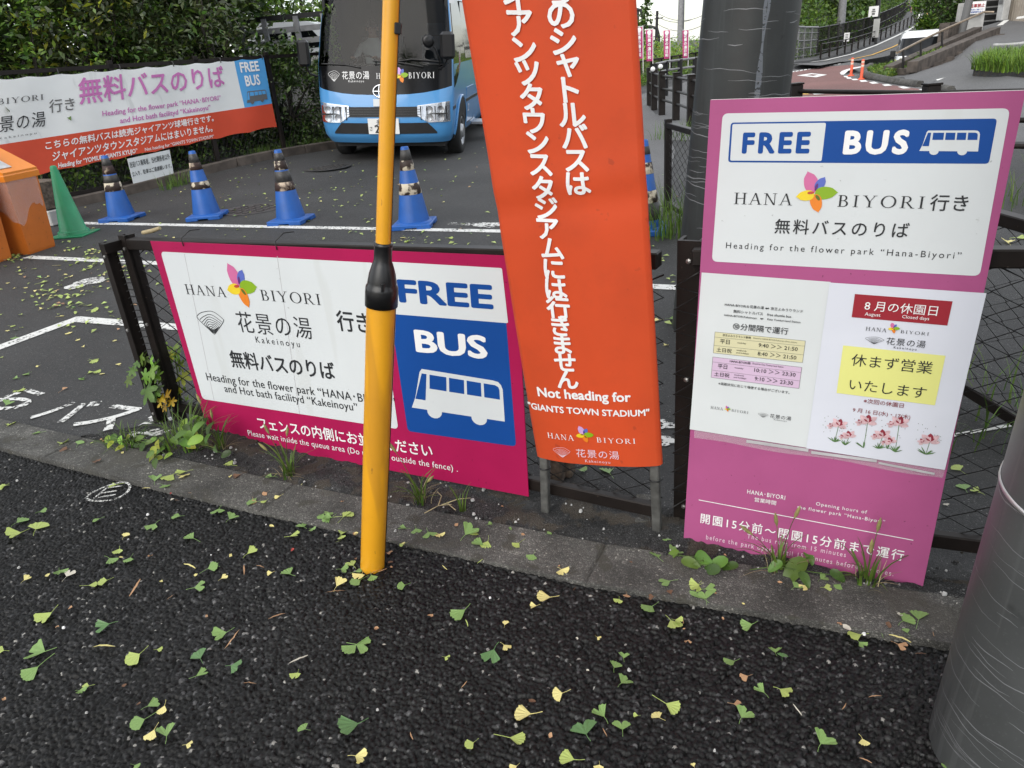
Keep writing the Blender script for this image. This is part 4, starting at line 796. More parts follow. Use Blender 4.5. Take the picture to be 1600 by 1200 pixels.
# ------------------------------------------------------------------ yellow guard of the guy wire
GB = at(582.5, 884); GT = V(-1.10, 1.514, .844); gd = unit(GT - GB)
guard = empty('guy_wire_guard', GB, 'leaning yellow tube guard of a guy wire with black collar', 'guard')
def gpt(t): return GB + gd * t
gl = float(np.linalg.norm(GT - GB))
mb = MB(); mb.lathe([(.0365, -.02), (.0375, .0), (.0385, gl * .97), (.0385, gl)], GB, 0, 40, axis=gd); mb.build('lower_tube', MATS['yellowpipe'], guard)
ex = V(.018, -.004, 0)
mb = MB(); mb.lathe([(.0195, gl * .95), (.0185, gl + 1.3), (.0185, gl + 2.6)], GB, 0, 32, axis=gd); ut = mb.build('upper_tube', MATS['yellowpipe'], guard)
mb = MB(); z0 = gl - .012
mb.lathe([(.0385, z0), (.0425, z0), (.0425, z0 + .038), (.0420, z0 + .044), (.0412, z0 + .052), (.0378, z0 + .056), (.0372, z0 + .064), (.034, z0 + .085), (.0265, z0 + .110), (.0228, z0 + .120), (.0228, z0 + .155), (.0236, z0 + .157), (.0236, z0 + .166), (.019, z0 + .166)], GB, 0, 40, axis=gd); co = mb.build('collar', MATS['blackplastic'], guard)
fwd = unit(V(0, 0, 1.0) * 0 + (EYE - GT) * V(1, 1, 0)); 
mb = MB(); mb.box(gpt(z0 + .058) + fwd * .040, (.008, .006, .022), 0, X=np.cross(V(0, 0, 1), fwd), Z=gd, bev=.001); mb.build('latch', MATS['blackplastic'], co)
rgt = unit(np.cross(gd, -fwd)); 
if rgt[0] < 0: rgt = -rgt
mb = MB(); 
for t0, t1, r in ((0, gl - .012, .0378), (z0 + .17, gl + 1.5, .0188)):
    d2 = unit(rgt * .93 + fwd * .36); mb.box(gpt((t0 + t1) / 2) + d2 * r, (.003, .0035, t1 - t0), 0, X=rgt, Z=gd)
mb.build('seam', MATS['blackplastic'], guard)
mb = MB(); cz = None
for t in np.linspace(gl, gl + 1.4, 141):
    if proj(gpt(t))[1] < 45: cz = t; break
mb.box(gpt(cz) + unit(rgt + fwd) * .022, (.016, .012, .024), 0, X=rgt, Z=gd, bev=.002); mb.build('clip', MATS['blackplastic'], guard)

# ------------------------------------------------------------------ two big poles
D = 3.85; azb = -.2223 + math.asin(.215 / D)
ub = V(D * math.sin(azb), D * math.cos(azb), 0); d = ray((1100 + 1250) / 2, 0); s = D / math.hypot(d[0], d[1]); ut_ = EYE + d * s; ax = unit(ut_ - ub)
pole = empty('utility_pole', ub, 'thick dark grey metal clad utility pole behind the fence and pink board', 'utility pole')
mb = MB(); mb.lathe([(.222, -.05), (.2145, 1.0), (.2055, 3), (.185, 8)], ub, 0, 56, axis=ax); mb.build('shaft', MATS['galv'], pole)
def slit_band(px0, py0, z): pass
# shallow wandering scratches in the sheet metal
def scratches(parent, base, ax, rf, z0, z1, n, a0, a1, seed):
    rr = random.Random(seed); mb = MB(); X = unit(np.cross(V(0, 1, 0), ax)); Y = np.cross(ax, X)
    for _ in range(n):
        z = rr.uniform(z0, z1); a = rr.uniform(a0, a1); ln = rr.choice((.3, .6, 1.2, 1.9)) * rr.uniform(.7, 1.2); sl = rr.uniform(-.012, .012); wd = rr.uniform(.0005, .0012) * (1.7 if seed == 5 else 1); k = max(6, int(ln / .05)); A = []; B = []; ph = rr.uniform(0, 6)
        for i in range(k + 1):
            q = a + ln * i / k; zz = z + sl * ln * i / k + .0035 * math.sin(q * 5 + ph) + .0018 * math.sin(q * 13 + ph * 2) + rr.uniform(-.0006, .0006); r = rf(zz) + .0006; d_ = X * math.cos(q) + Y * math.sin(q); ww = wd * (.3 + .7 * math.sin(math.pi * i / k))
            A.append(base + ax * (zz + ww) + d_ * r); B.append(base + ax * (zz - ww) + d_ * r)
        mb.add(A + B, [(i, i + 1, k + 2 + i, k + 1 + i) for i in range(k)], 0)
    mb.build('scratches', MATS['scratch'], parent)
mat('scratch', (.24, .245, .255), .5, .2, 20, metal=.3)
scratches(pole, ub, ax, lambda z: float(np.interp(z, [-.05, 1, 3], [.222, .2145, .2055])), .2, 2.2, 95, -3.4, -.4, 5)
# highlight painted as a pale bluish strip down the pole, and a small label
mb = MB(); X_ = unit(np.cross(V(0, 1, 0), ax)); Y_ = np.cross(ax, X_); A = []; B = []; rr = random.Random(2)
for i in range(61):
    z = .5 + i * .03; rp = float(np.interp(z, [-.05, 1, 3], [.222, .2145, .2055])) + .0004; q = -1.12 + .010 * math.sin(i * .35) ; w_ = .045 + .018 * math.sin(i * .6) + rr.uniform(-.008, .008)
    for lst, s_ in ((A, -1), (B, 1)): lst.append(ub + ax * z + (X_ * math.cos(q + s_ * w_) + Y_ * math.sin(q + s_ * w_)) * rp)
mb.add(A + B, [(i, i + 1, 62 + i, 61 + i) for i in range(60)], 0, True); paint_worn('zinc_sheen', (.13, .145, .165), .40, 70); mb.build('highlight_streak', MATS['zinc_sheen'], pole)
MR = .185
mD = 1.434; mb_az = .1807 + math.asin(MR / math.sqrt(mD ** 2 + MR ** 2)); md = math.sqrt(mD ** 2 + MR ** 2); mbp = V(md * math.sin(mb_az), md * math.cos(mb_az), 0)
max_ = unit(V(.040, .012, 1)); mp = empty('steel_pole', mbp, 'fat grey steel clad pole standing at the kerb beside the pink board', 'utility pole')
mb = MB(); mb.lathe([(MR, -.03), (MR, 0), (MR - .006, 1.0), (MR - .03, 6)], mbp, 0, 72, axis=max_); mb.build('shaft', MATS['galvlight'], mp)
bz = None
for t in np.linspace(.3, 1.2, 91):
    p = mbp + max_ * t - unit(V(1, -.3, 0)) * MR
    if proj(p)[1] < 742: bz = t; break
mb = MB(); mb.lathe([(MR - .003, -.004), (MR - .001, -.0035), (MR - .001, .0035), (MR - .003, .004)], mbp + max_ * (bz or .62), 0, 72, axis=unit(max_ + V(.02, -.06, 0))); mb.build('band', MATS['metal'], mp)
scratches(mp, mbp, max_, lambda z: MR - .006 * z + .0002, .02, .62, 60, -3.6, -1.4, 9)
# ------------------------------------------------------------------ traffic cones
def cone(px, py, label, bands, green=False, rz=0.):
    b = atg(px, py); t = empty('traffic_cone', b, label, 'traffic cone', None if green else 'blue traffic cones across the car park')
    t.location = (0, 0, 0); Hh = .71; X = V(math.cos(rz), math.sin(rz), 0); t.location = tuple(b)
    if green:
        mb = MB(); mb.lathe([(.185, 0), (.185, .012), (.16, .018), (.152, .020), (.152, .05), (.140, .056), (.131, .06), (.033, .70), (.026, .715), (.012, .72), (.0005, .72)], b, 0, 36); mb.build('body', MATS['conegreen'], t); 
        mb = MB(); mb.box(b + V(0, 0, .008), (.37, .37, .016), 0, X=X, bev=.006); mb.build('base', MATS['conegreen'], t); return t
    r = lambda f: .035 + (.148 - .035) * f                 # f: 0 at the tip, 1 at the base plate
    zt, zb = Hh, .045
    mb = MB(); mb.lathe([(r(1), zb), (r(0), zt), (r(0) - .004, zt + .006), (r(0) - .008, zt), (r(0) - .012, zt - .05)], b, 0, 32); mb.build('body', MATS['coneblue'], t)
    mb = MB(); mb.box(b + V(0, 0, .030), (.37, .37, .032), 0, X=X, bev=.012)
    mb.lathe([(.168, .045), (.160, .052), (.147, .056)], b, 0, 32)
    for sx in (-1, 1):
        for sy in (-1, 1): mb.box(b + X * sx * .12 + np.cross(V(0, 0, 1), X) * sy * .12 + V(0, 0, .012), (.13, .13, .024), 0, X=X, bev=.005)
    mb.build('base', MATS['coneblue'], t)
    for f0, f1, m in bands:
        mb = MB(); mb.lathe([(r(f1) + .0008, zb + (zt - zb) * (1 - f1)), (r(f1) + .0022, zb + (zt - zb) * (1 - f1) + .001), (r(f0) + .0022, zb + (zt - zb) * (1 - f0) - .001), (r(f0) + .0008, zb + (zt - zb) * (1 - f0))], b, 0, 32); mb.build('band', MATS[m], t)
    return t
cone(192, 343, 'blue cone with long dark sleeve bands beside the green cone', [(.035, .155, 'bandgrey'), (.155, .29, 'bandbrown'), (.31, .43, 'bandgrey'), (.43, .57, 'bandworn')], rz=.3)
cone(325, 340, 'blue cone in front of the white notice, with one cream band', [(.035, .17, 'bandgrey'), (.17, .285, 'bandbrown'), (.465, .585, 'bandworn')], rz=.5)
cone(456, 347, 'blue cone banded dark brown standing below the bus headlight', [(.035, .145, 'bandgrey'), (.145, .275, 'bandworn'), (.295, .45, 'bandgrey'), (.45, .575, 'bandbrown')], rz=.25)
cone(648, 353, 'blue cone half hidden behind the yellow tube guard', [(.03, .165, 'bandgrey'), (.165, .295, 'bandworn'), (.465, .615, 'bandworn')], rz=.35)
cone(1006, 362, 'blue cone behind the right edge of the orange banner', [(.06, .15, 'bandgrey'), (.24, .37, 'bandworn'), (.56, .70, 'bandworn'), (.70, .9, 'bandgrey')], rz=.2)
cone(117, 367, 'plain green traffic cone beside the orange bin', [], True, .4)
# ------------------------------------------------------------------ orange collection bins
def bin_(corner, right, label, w_, full=True):
    a = atg(*corner); b = atg(*right); X = unit((b - a) * V(1, 1, 0)); Y = np.cross(V(0, 0, 1), X); wd = float(np.linalg.norm(b - a)); dp = w_
    t = empty('collection_bin', a, label, 'bin', 'orange bins at the left'); hh = .70
    def rg(z, e): return [a - X * e - Y * e + V(0, 0, z), a + X * (wd + e) - Y * e + V(0, 0, z), a + X * (wd + e) + Y * (dp + e) + V(0, 0, z), a - X * e + Y * (dp + e) + V(0, 0, z)]
    mb = MB(); mb.loft([rg(0, 0), rg(.02, .004), rg(hh, .035)], 0); mb.build('body', MATS['binorange'], t)
    # lid: overhanging rim and a slope that rises towards the back-left
    mb = MB(); mb.loft([rg(hh - .015, .05), rg(hh + .035, .052), rg(hh + .045, .045)], 0)
    lo = hh + .045; hi = hh + .36
    q = [a - X * .045 - Y * .045, a + X * (wd + .045) - Y * .045, a + X * (wd + .045) + Y * (dp + .045), a - X * .045 + Y * (dp + .045)]
    zz = [lo + .02, lo + .02, hi, hi]
    mb.loft([[p + V(0, 0, lo) for p in q], [p + V(0, 0, z) for p, z in zip(q, zz)]], 0); lid = mb.build('lid', MATS['binlid'], t)
    S = unit((q[3] + V(0, 0, hi)) - (q[0] + V(0, 0, lo + .008))); n_ = np.cross(X, S); sl = math.hypot(dp + .09, hi - lo - .008); o = q[0] + V(0, 0, lo + .008)
    mb = MB(); mb.poly([o + X * (wd * .12) + S * sl * .30 + n_ * .002, o + X * (wd * 1.05) + S * sl * .30 + n_ * .002, o + X * (wd * 1.05) + S * sl * .92 + n_ * .002, o + X * wd * .12 + S * sl * .92 + n_ * .002], 0)
    mb.poly([o + X * wd * .62 + S * sl * .10 + n_ * .002, o + X * wd * 1.05 + S * sl * .10 + n_ * .002, o + X * wd * 1.05 + S * sl * .28 + n_ * .002, o + X * wd * .62 + S * sl * .28 + n_ * .002], 1)
    mb.build('sticker', mm('stickeryellow', 'paper'), lid)
    mb = MB(); c = o + X * wd * .30 + S * sl * .42
    mb.tube([c + n_ * .03 + S * .14, c + n_ * .045 - S * .03], .062, 0, 18, caps=False); mb.tube([c + n_ * .03 + S * .135, c + n_ * .044 - S * .028], .055, 1, 18); mb.box(c - S * .11 + n_ * .012, (.16, .15, .012), 0, X=X, Z=n_)
    mb.build('chute', mm('metal', 'redinside'), lid)
    if full:
        mb = MB(); n = 26; rows = 6; P = []; rb = random.Random(2)
        depth = [.26 + .16 * math.exp(-((i - 12) / 3.) ** 2) + rb.uniform(-.03, .03) for i in range(n + 1)]
        for j in range(rows + 1):
            for i in range(n + 1):
                s = i / n * 1.75; f = j / rows; z = hh - .015 - depth[i] * f; e = .035 * z / hh + .008 + .010 * abs(math.sin(i * 2.3 + j * .6)) * (1 - .4 * f)
                if s < .75: p = a - X * e + Y * (dp * (.75 - s)) - Y * e * (1 if s > .74 else .0)
                else: p = a - Y * e + X * (wd * (s - .75)) - X * (e if s < .77 else 0)
                P.append(p + V(0, 0, z))
        mb.add(P, [(j * (n + 1) + i, j * (n + 1) + i + 1, (j + 1) * (n + 1) + i + 1, (j + 1) * (n + 1) + i) for j in range(rows) for i in range(n)], 0, True); mb.build('plastic_bag', MATS['film'], t)
    return t
bin_((47.5, 397.5), (86, 384.5), 'orange bin with yellow stickered lid and a clear bag under its rim', .42)
bin_((-34, 421), (18, 404), 'orange bin cut by the left picture edge, nearest the camera', .42, False)
# box and crate behind the bin
c = atg(66, 352); mb = MB(); bx = empty('cardboard_box', c, 'brown taped box stacked on a grey crate behind the bin', 'box'); mb.box(c + V(0, .1, .34), (.5, .3, .30), 0, bev=.006); mb.build('body', MATS['wood_old'], bx); mb = MB(); mb.box(c + V(.1, -.053, .37), (.12, .004, .14), 0); mb.build('shipping_label', MATS['paper'], bx)
cr = empty('plastic_crate', c, 'grey plastic crate with slots under the brown box behind the bin', 'crate'); mb = MB(); mb.box(c + V(0, .1, .09), (.55, .32, .17), 0, bev=.01)
mb.build('body', MATS['concretewall'], cr); mb = MB()
for k in range(6): mb.box(c + V(-.2 + k * .08, -.062, .11), (.045, .006, .05), 0)
mb.build('slots', MATS['dark'], cr)

# ------------------------------------------------------------------ tall fence with the long banner on the left
LA, LB = atg(126, 320), atg(426, 246); LU = unit((LB - LA) * V(1, 1, 0)); LN = V(LU[1], -LU[0], 0)
if LN @ (EYE - LA) < 0: LN = -LN
LF = empty('tall_fence', LA, 'tall dark brown netting fence in front of the hedge, carrying the long banner', 'fence')
def lw(u, v): return -.010 * math.sin(u * 3.1 + v * 2.2) * math.sin(v * 2.4 + .5) - .005 * math.sin(u * 7.3 - v * 4)
LPp = Plane(LA + LN * .05, LA + LN * .05 + LU, LA + LN * .05 + V(0, 0, 1), lw)
LPt = Plane(LA + LN * .05, LA + LN * .05 + LU, LA + LN * .05 + V(0, 0, 1), None, [(0, 226), (378.6, 167), (364, 92), (0, 121)], (6.6, .66))
class _Wavy:
    def uv(s, *a): return LPt.uv(*a)
    def P(s, u, v, w=0):
        p = LPt.P(u, v, 0); q = p - LPt.O; return p + LPt.n * (w + lw(float(q @ LPt.U), float(q @ LPt.W)))
LPl = _Wavy()
def lp(u, v, w=0): return LA + LU * u + V(0, 0, v) + LN * w
uB = LPp.uv(415, 90)[0]; topB = LPp.uv(415, 90)[1]; uA = LPp.uv(0, 115)[0]; topA = LPp.uv(0, 115)[1]
def ltop(u): return topA + (topB - topA) * (u - uA) / (uB - uA)
def gl_(u): p = lp(u, 0); return gz(p[0], p[1]) - LA[2]
u_end = uB + 3.0
for k, u in enumerate([uA - 2.4, uA - .3, uA + (uB - uA) * .36, uA + (uB - uA) * .69, uB + .05, uB + 3.0]):
    h = ltop(min(u, uB)) + .03; mb = MB(); g0 = gl_(u); mb.box(lp(u, (h + g0) / 2), (.07, .05, h - g0 + .1), 0, X=LU, bev=.004); mb.build('post', MATS['fencebrown'], LF)
mb = MB(); a, b = lp(uA - 2.4, ltop(uA - 2.4) + .008), lp(uB, topB + .008); mb.box((a + b) / 2, (np.linalg.norm(b - a), .05, .05), 0, X=b - a); a, b = lp(uB, topB + .008), lp(uB + 3, topB + .008); mb.box((a + b) / 2, (np.linalg.norm(b - a), .05, .05), 0, X=b - a); mb.build('top_rail', MATS['fencebrown'], LF)
mb = MB(); a, b = lp(uA - 2.4, .12 + gl_(uA)), lp(u_end, .12 + gl_(u_end)); mb.box((a + b) / 2, (np.linalg.norm(b - a), .04, .05), 0, X=b - a); mb.build('bottom_rail', MATS['fencebrown'], LF)
mb = MB(); pitch = .085
for k in range(int((u_end - uA + 1) / pitch) * 2):                       # slanted wires of the netting, both ways
    for sgn in (1, -1):
        u0 = uA - 1.4 + k * pitch / 1.0; hT = min(ltop(min(max(u0, uA), uB)), 3); z0 = gl_(u0) + .1
        u1 = u0 + sgn * (hT - z0) * .55
        if max(u0, u1) < u_end and min(u0, u1) > uA - 2.4: mb.tube([lp(u0, z0, .004 * sgn), lp(u1, hT, .004 * sgn)], .0026, 0, 3, caps=False)
mb.build('wire_mesh', MATS['wire'], LF)
mb = MB()
for k in range(14):
    u = uA - 2.4 + k * (u_end - uA + 2.4) / 14; u2 = u + (u_end - uA + 2.4) / 14 - .01; a, b = lp(u, gl_(u) + .04, .06), lp(u2, gl_(u2) + .04, .06); mb.box((a + b) / 2, (np.linalg.norm(b - a), .15, .16), 0, X=b - a, bev=.01)
tag(mb.build('kerb', MATS['stonebrown']), kind='structure')
lban = empty('long_banner', lp(uA, 1), 'long white and red cloth banner lashed to the tall fence', 'banner')
z3 = crop(0, 90, 6); z4 = crop(200, 80, 1252 / 240)
# corners of the cloth, the white/red boundary and the blue field
cA_t, cA_b = LPp.uv(-40, 126)[1], LPp.uv(-40, 293)[1]; uL = LPp.uv(-40, 200)[0]; uR = LPp.uv(411, 90)[0]; cB_t = LPp.uv(411, 90)[1]; uRb, cB_b = LPp.uv(428, 199)
mA = LPp.uv(0, 226); mB_ = LPp.uv(424, 162); bx0 = LPp.uv(364, 92)[0]; bx1 = LPp.uv(378.5, 167)[0]
n, m_ = 90, 18
def ml_(u): return mA[1] + (mB_[1] - mA[1]) * (u - mA[0]) / (mB_[0] - mA[0])
P = []; Q = []
for j in range(m_ + 1):
    for i in range(n + 1):
        s = i / n; u = uL + (uR - uL) * s; vt = cA_t + (cB_t - cA_t) * s - .035 * abs(math.sin(s * 11 * math.pi)) ** 1 * .5; vb = cA_b + (cB_b - cA_b) * s + .02 * abs(math.sin(s * 8 * math.pi)); mid = ml_(u); k = j / m_
        v = vb + (mid - vb) * (k / .4) if k <= .4 else mid + (vt - mid) * ((k - .4) / .6)
        if k <= 0.4 + 1e-9: jj = 0
        P.append(LPp.P(u, v)); Q.append((u, v))
F = []; M_ = []; jm = round(.4 * m_)
# rows are placed so that one row falls on the boundary
P = []; Q = []
rows = list(np.linspace(0, 1, 8)) + [1 + t for t in np.linspace(.1, 1, 10)]
for k in rows:
    for i in range(n + 1):
        s = i / n; u = uL + (uR - uL) * s; vt = cA_t + (cB_t - cA_t) * s - .02 * abs(math.sin(s * 11 * math.pi)); vb = cA_b + (cB_b - cA_b) * s + .02 * abs(math.sin(s * 8 * math.pi)); mid = ml_(u)
        v = vb + (mid - vb) * k if k <= 1 else mid + (vt - mid) * (k - 1)
        P.append(LPp.P(u, v)); Q.append((u, v))
for j in range(len(rows) - 1):
    for i in range(n):
        F.append((j * (n + 1) + i, j * (n + 1) + i + 1, (j + 1) * (n + 1) + i + 1, (j + 1) * (n + 1) + i)); M_.append(0 if rows[j + 1] <= 1.0001 else (2 if Q[j * (n + 1) + i][0] >= bx0 - .02 else 1))
mb = MB(); mb.add(P, F, M_, True); mb.add([p - LN * .006 for p in P], [f[::-1] for f in F], M_, True); mb.build('cloth', mm('clothred', 'clothwhite', 'clothblue'), lban)
mb = MB()
def T4(body, TL, BR, m, bold=0., sp_=1.): put_text(mb, LPl, body, ink_box(LPl, TL, BR), m, .008, bold, sp_, 2, 0.)
put_serif(mb, LPl, 'BIYORI', ink_box(LPl, z3(-30, 388), z3(410, 394)), 0, .008); T4('景の湯', z3(-8, 553), z3(427, 643), 0, 0, 1.1); T4('Kakeinoyu', z3(-14, 748), z3(342, 722), 3, 0, 1.5); T4('行き', z3(458, 395), z3(702, 492), 3, .008)
T4('無料バスのりば', z3(728, 190), z4(800, 292), 1, .022); T4('Heading for the flower park “HANA･BIYORI”', z3(955, 500), z4(760, 408), 1, .016); T4('and Hot bath facilityd “Kakeinoyu”', z3(1120, 565), z4(675, 488), 1, .016)
T4('こちらの無料バスは読売ジャイアンツ球場行きです。', z3(425, 786), z4(700, 572), 2, .022); T4('ジャイアンツタウンスタジアムにはまいりません。', z3(490, 884), z4(692, 657), 2, .022)
T4('Heading for “YOMIURI GIANTS KYUJO”', z3(545, 988), z3(1285, 905), 2, .025); T4('Not heading for “GIANTS TOWN STADIUM”', z4(130, 788), z4(705, 712), 2, .008)
T4('FREE', z4(905, 92), z4(1070, 160), 2, .03); T4('BUS', z4(945, 200), z4(1080, 274), 2, .03)
mb.build('lettering', mm('ink', 'pinktext', 'letterwhite', 'inkgrey'), lban)
mb = MB(); q4 = [LPl.uv(*z4(952, 330)), LPl.uv(*z4(1120, 312)), LPl.uv(*z4(1138, 405)), LPl.uv(*z4(968, 440))]; put_bus_icon(mb, LPl, q4, 0, 1, .008); mb.build('bus_emblem', mm('inkgrey', 'clothblue'), lban)
for px, py in ((92, 113), (188, 106), (271, 101), (345, 95), (409, 90)):
    p = LPp.P(*LPp.uv(px, py + 3)); mb = MB(); mb.tube([p + LN * .012, p + LN * .012 + V(0, 0, .06), p - LN * .1 + V(0, 0, .075)], .007, 0, 5); mb.build('cord_tie', MATS['blackplastic'], lban)
# white notice below the banner
npl = Plane(LA + LN * .085, LA + LN * .085 + LU, LA + LN * .085 + V(0, 0, 1), None, [z4(60, 1136), z4(384, 1060), z4(338, 803), z4(-5, 878)], (1.2, .6)); notice = empty('notice_board', npl.P(*npl.uv(240, 285)), 'small white notice with black writing hung under the long banner', 'notice')
Q = [npl.uv(*z4(60, 1136)), npl.uv(*z4(384, 1060)), npl.uv(*z4(338, 803)), npl.uv(*z4(-5, 878))]; mb = MB(); mb.prism([npl.P(*p, -.01) for p in Q], LN * .01, 0); mb.build('panel', MATS['signwhite'], notice); mb = MB()
def T5(body, TL, BR, m=0, b=.012): put_text(mb, npl, body, ink_box(npl, TL, BR), m, .003, b, 1, 2)
T5('送迎バス乗降者、当社関係者以外', z4(6, 905), z4(343, 880)); T5('立入り、駐車はご遠慮願います。', z4(28, 985), z4(356, 950)); T5('（株）よみうりサン', z4(222, 1042), z4(375, 1030), 0, .005); mb.build('lettering', MATS['ink'], notice)

# ------------------------------------------------------------------ foliage
def leaves_mesh(name, C, size, mat_, parent=None, elong=2.2, up=.3, droop=0., fold=.25, seed=0, jitter=.35):
    """one small folded leaf per centre"""
    r = np.random.RandomState(seed); n = len(C)
    nrm = r.normal(size=(n, 3)); nrm[:, 2] = np.abs(nrm[:, 2]) + up * 2; nrm /= np.linalg.norm(nrm, axis=1)[:, None]
    d = r.normal(size=(n, 3)); d[:, 2] -= droop; d -= nrm * (d * nrm).sum(1)[:, None]; d /= np.linalg.norm(d, axis=1)[:, None]; s = np.cross(nrm, d)
    L_ = size * (1 + jitter * r.uniform(-1, 1, n))[:, None]; W_ = L_ / elong / 2
    a = C - d * L_ * .5; t = C + d * L_ * .5 - nrm * L_ * .12; m1 = C + s * W_ + nrm * W_ * fold; m2 = C - s * W_ + nrm * W_ * fold; mid = C + nrm * L_ * 0.02
    Vv = np.stack([a, m1, t, m2, mid], 1).reshape(-1, 3); i = np.arange(n) * 5
    Fv = np.stack([i, i + 1, i + 4, i + 1, i + 2, i + 4, i + 2, i + 3, i + 4, i + 3, i, i + 4], 1).reshape(-1)
    me = bpy.data.meshes.new(name); me.vertices.add(len(Vv)); me.vertices.foreach_set('co', Vv.ravel()); k = len(Fv) // 3
    me.loops.add(len(Fv)); me.loops.foreach_set('vertex_index', Fv.astype(np.int32)); me.polygons.add(k); me.polygons.foreach_set('loop_start', np.arange(k, dtype=np.int32) * 3)
    ms = mat_ if isinstance(mat_, list) else [mat_]
    for m in ms: me.materials.append(MATS[m])
    if len(ms) > 1:
        per = np.repeat(r.choice(len(ms), n, p=[.75] + [.25 / (len(ms) - 1)] * (len(ms) - 1)), 4); me.polygons.foreach_set('material_index', per.astype(np.int32))
    me.update(); me.validate(); return link(name, me, parent)
def clump_points(c, R, n, clumps, seed, spread=.28, bottom=-.9):
    r = np.random.RandomState(seed); K = []
    while len(K) < clumps:
        p = r.uniform(-1, 1, 3); q = np.linalg.norm(p)
        if .35 < q < 1 and p[2] > bottom: K.append(p)
    K = np.array(K); idx = r.randint(0, clumps, n); P = K[idx] + r.normal(size=(n, 3)) * spread * r.uniform(.5, 1.2, clumps)[idx][:, None]
    return np.asarray(c) + P * np.asarray(R), np.asarray(c) + K * np.asarray(R)
def tree(name, label, cat, base, c, R, n, clumps, size, m, seed, trunk=.08, group=None, elong=2.2, droop=.2, spread=.28, part='crown', up=.3):
    t = empty(name, base, label, cat, group); P, K = clump_points(c, R, n, clumps, seed, spread)
    leaves_mesh(part, P, size, m, t, elong, up, droop, seed=seed)
    mb = MB(); base = np.asarray(base, float); c = np.asarray(c, float); top = c + V(0, 0, R[2] * .3); kn = base * .45 + c * .55 + V(.05, 0, 0)
    mb.tube([base - V(0, 0, .05), base * .75 + c * .25 + V(.04, .008, 0), kn, top], [trunk * 1.25, trunk, trunk * .75, trunk * .3], 0, 9)
    for k in range(0, len(K), max(1, len(K) // 14)):
        s = kn * .7 + c * .3 if k % 2 else kn; mid = (s + K[k]) / 2 + V(0, 0, .08 * R[2]); mb.tube([s, mid, K[k]], [trunk * .5, trunk * .3, trunk * .1], 0, 6)
    mb.build('trunk', MATS['bark'], t); return t
def hedge_at(u, off, z, ): p = lp(u, 0, -off - .35); return V(p[0], p[1], gz(p[0], p[1]) + LA[2] * 0 + z)
HG = 'shrubs and trees behind the tall fence'
specs = [(uA - .5, .9, 2.1, (1.0, .6, 1.2), 800, .36, ['leafmid', 'leafolive'], 3.4, 'big leaved shrub with long drooping leaves at the left picture edge', .8),
         (uA + .9, 1.2, 1.3, (1.2, .9, 1.6), 5200, .075, ['leafmid', 'leafbright'], 2.2, 'mid green shrub above the start of the long banner', .2),
         (uA + 2.3, 1.3, 1.45, (1.2, 1.0, 1.8), 5200, .075, ['leafdark', 'leafmid'], 2.2, 'dark green shrub behind the pink word on the long banner', .2),
         (uA + 3.9, 1.4, 1.5, (1.3, 1.0, 1.8), 5200, .10, ['leafolive', 'leafmid'], 2.6, 'glossy olive shrub above the middle of the long banner', .4),
         (uB - 1.9, 1.4, 1.6, (1.2, 1.0, 1.8), 5200, .115, ['leafolive', 'leafyellow'], 2.8, 'olive shrub with pale shoots behind the blue field of the long banner', .6),
         (uB - .9, 1.0, 1.1, (.9, .7, 1.2), 4600, .11, ['leafolive', 'leafmid'], 2.8, 'olive green shrub leaning over the banner post', .6),
         (uB + 1.2, .9, .75, (1.2, .6, 1.0), 12000, .07, ['leafdark', 'leafmid'], 2.0, 'low dark shrub behind the netting between banner and bus', .2),
         (uB + 2.8, 1.0, .7, (1.2, .6, .95), 9000, .07, ['leafmid', 'leafbright'], 2.2, 'low leafy shrub behind the left side of the bus', .2)]
for k, (u, off, z, R, n_, sz, m, el, lab, dr) in enumerate(specs):
    b = hedge_at(u, off, 0); c_ = hedge_at(u, off, z)
    tree('shrub', lab, 'shrub', b, c_, R, int(n_ * .8), 40, sz * 1.2, m, 20 + k, .05, HG, el, dr, .17)
for k, (u, off, z, R, n_, sz, m, lab) in enumerate([(uA - 1.5, 3.4, 2.5, (2.4, 1.6, 2.9), 9000, .20, ['leafdark', 'leafmid'], 'tall dark tree at the far left behind the shrubs'), (uA + 1.6, 3.6, 2.6, (2.4, 1.6, 2.9), 9000, .20, ['leafdark', 'leafmid'], 'tall dark tree behind the start of the long banner'), (uA + 3.6, 3.8, 2.7, (1.9, 1.6, 2.9), 9000, .20, ['leafdark', 'leafolive'], 'tall dark tree behind the pink word on the long banner'), (uA + 5.0, 3.6, 2.8, (1.6, 1.4, 2.9), 9000, .20, ['leafdark', 'leafolive'], 'tall dark tree behind the olive shrubs'), (uB + 4.5, 10.5, 3.6, (3.0, 1.6, 3.2), 8000, .22, ['leafdark', 'leafmid'], 'dark green tree hidden behind the bus roof')]):
    b = hedge_at(u, off, 0); tree('tree', lab, 'tree', b, hedge_at(u, off, z), R, n_, 60, sz, m, 50 + k, .12, HG, 2.0, .2, .24)
# low planting along the foot of the tall fence
r = np.random.RandomState(5); C = []
for _ in range(2600):
    u = r.uniform(uA, u_end + 2); p = lp(u, 0, -r.uniform(.15, .9)); C.append(V(p[0], p[1], gz(p[0], p[1]) + abs(r.normal()) * .22))
tag(leaves_mesh('undergrowth', np.array(C), .075, ['leafdark', 'leafmid', 'weed'], None, 2.4, .2, .2, seed=8), kind='stuff')
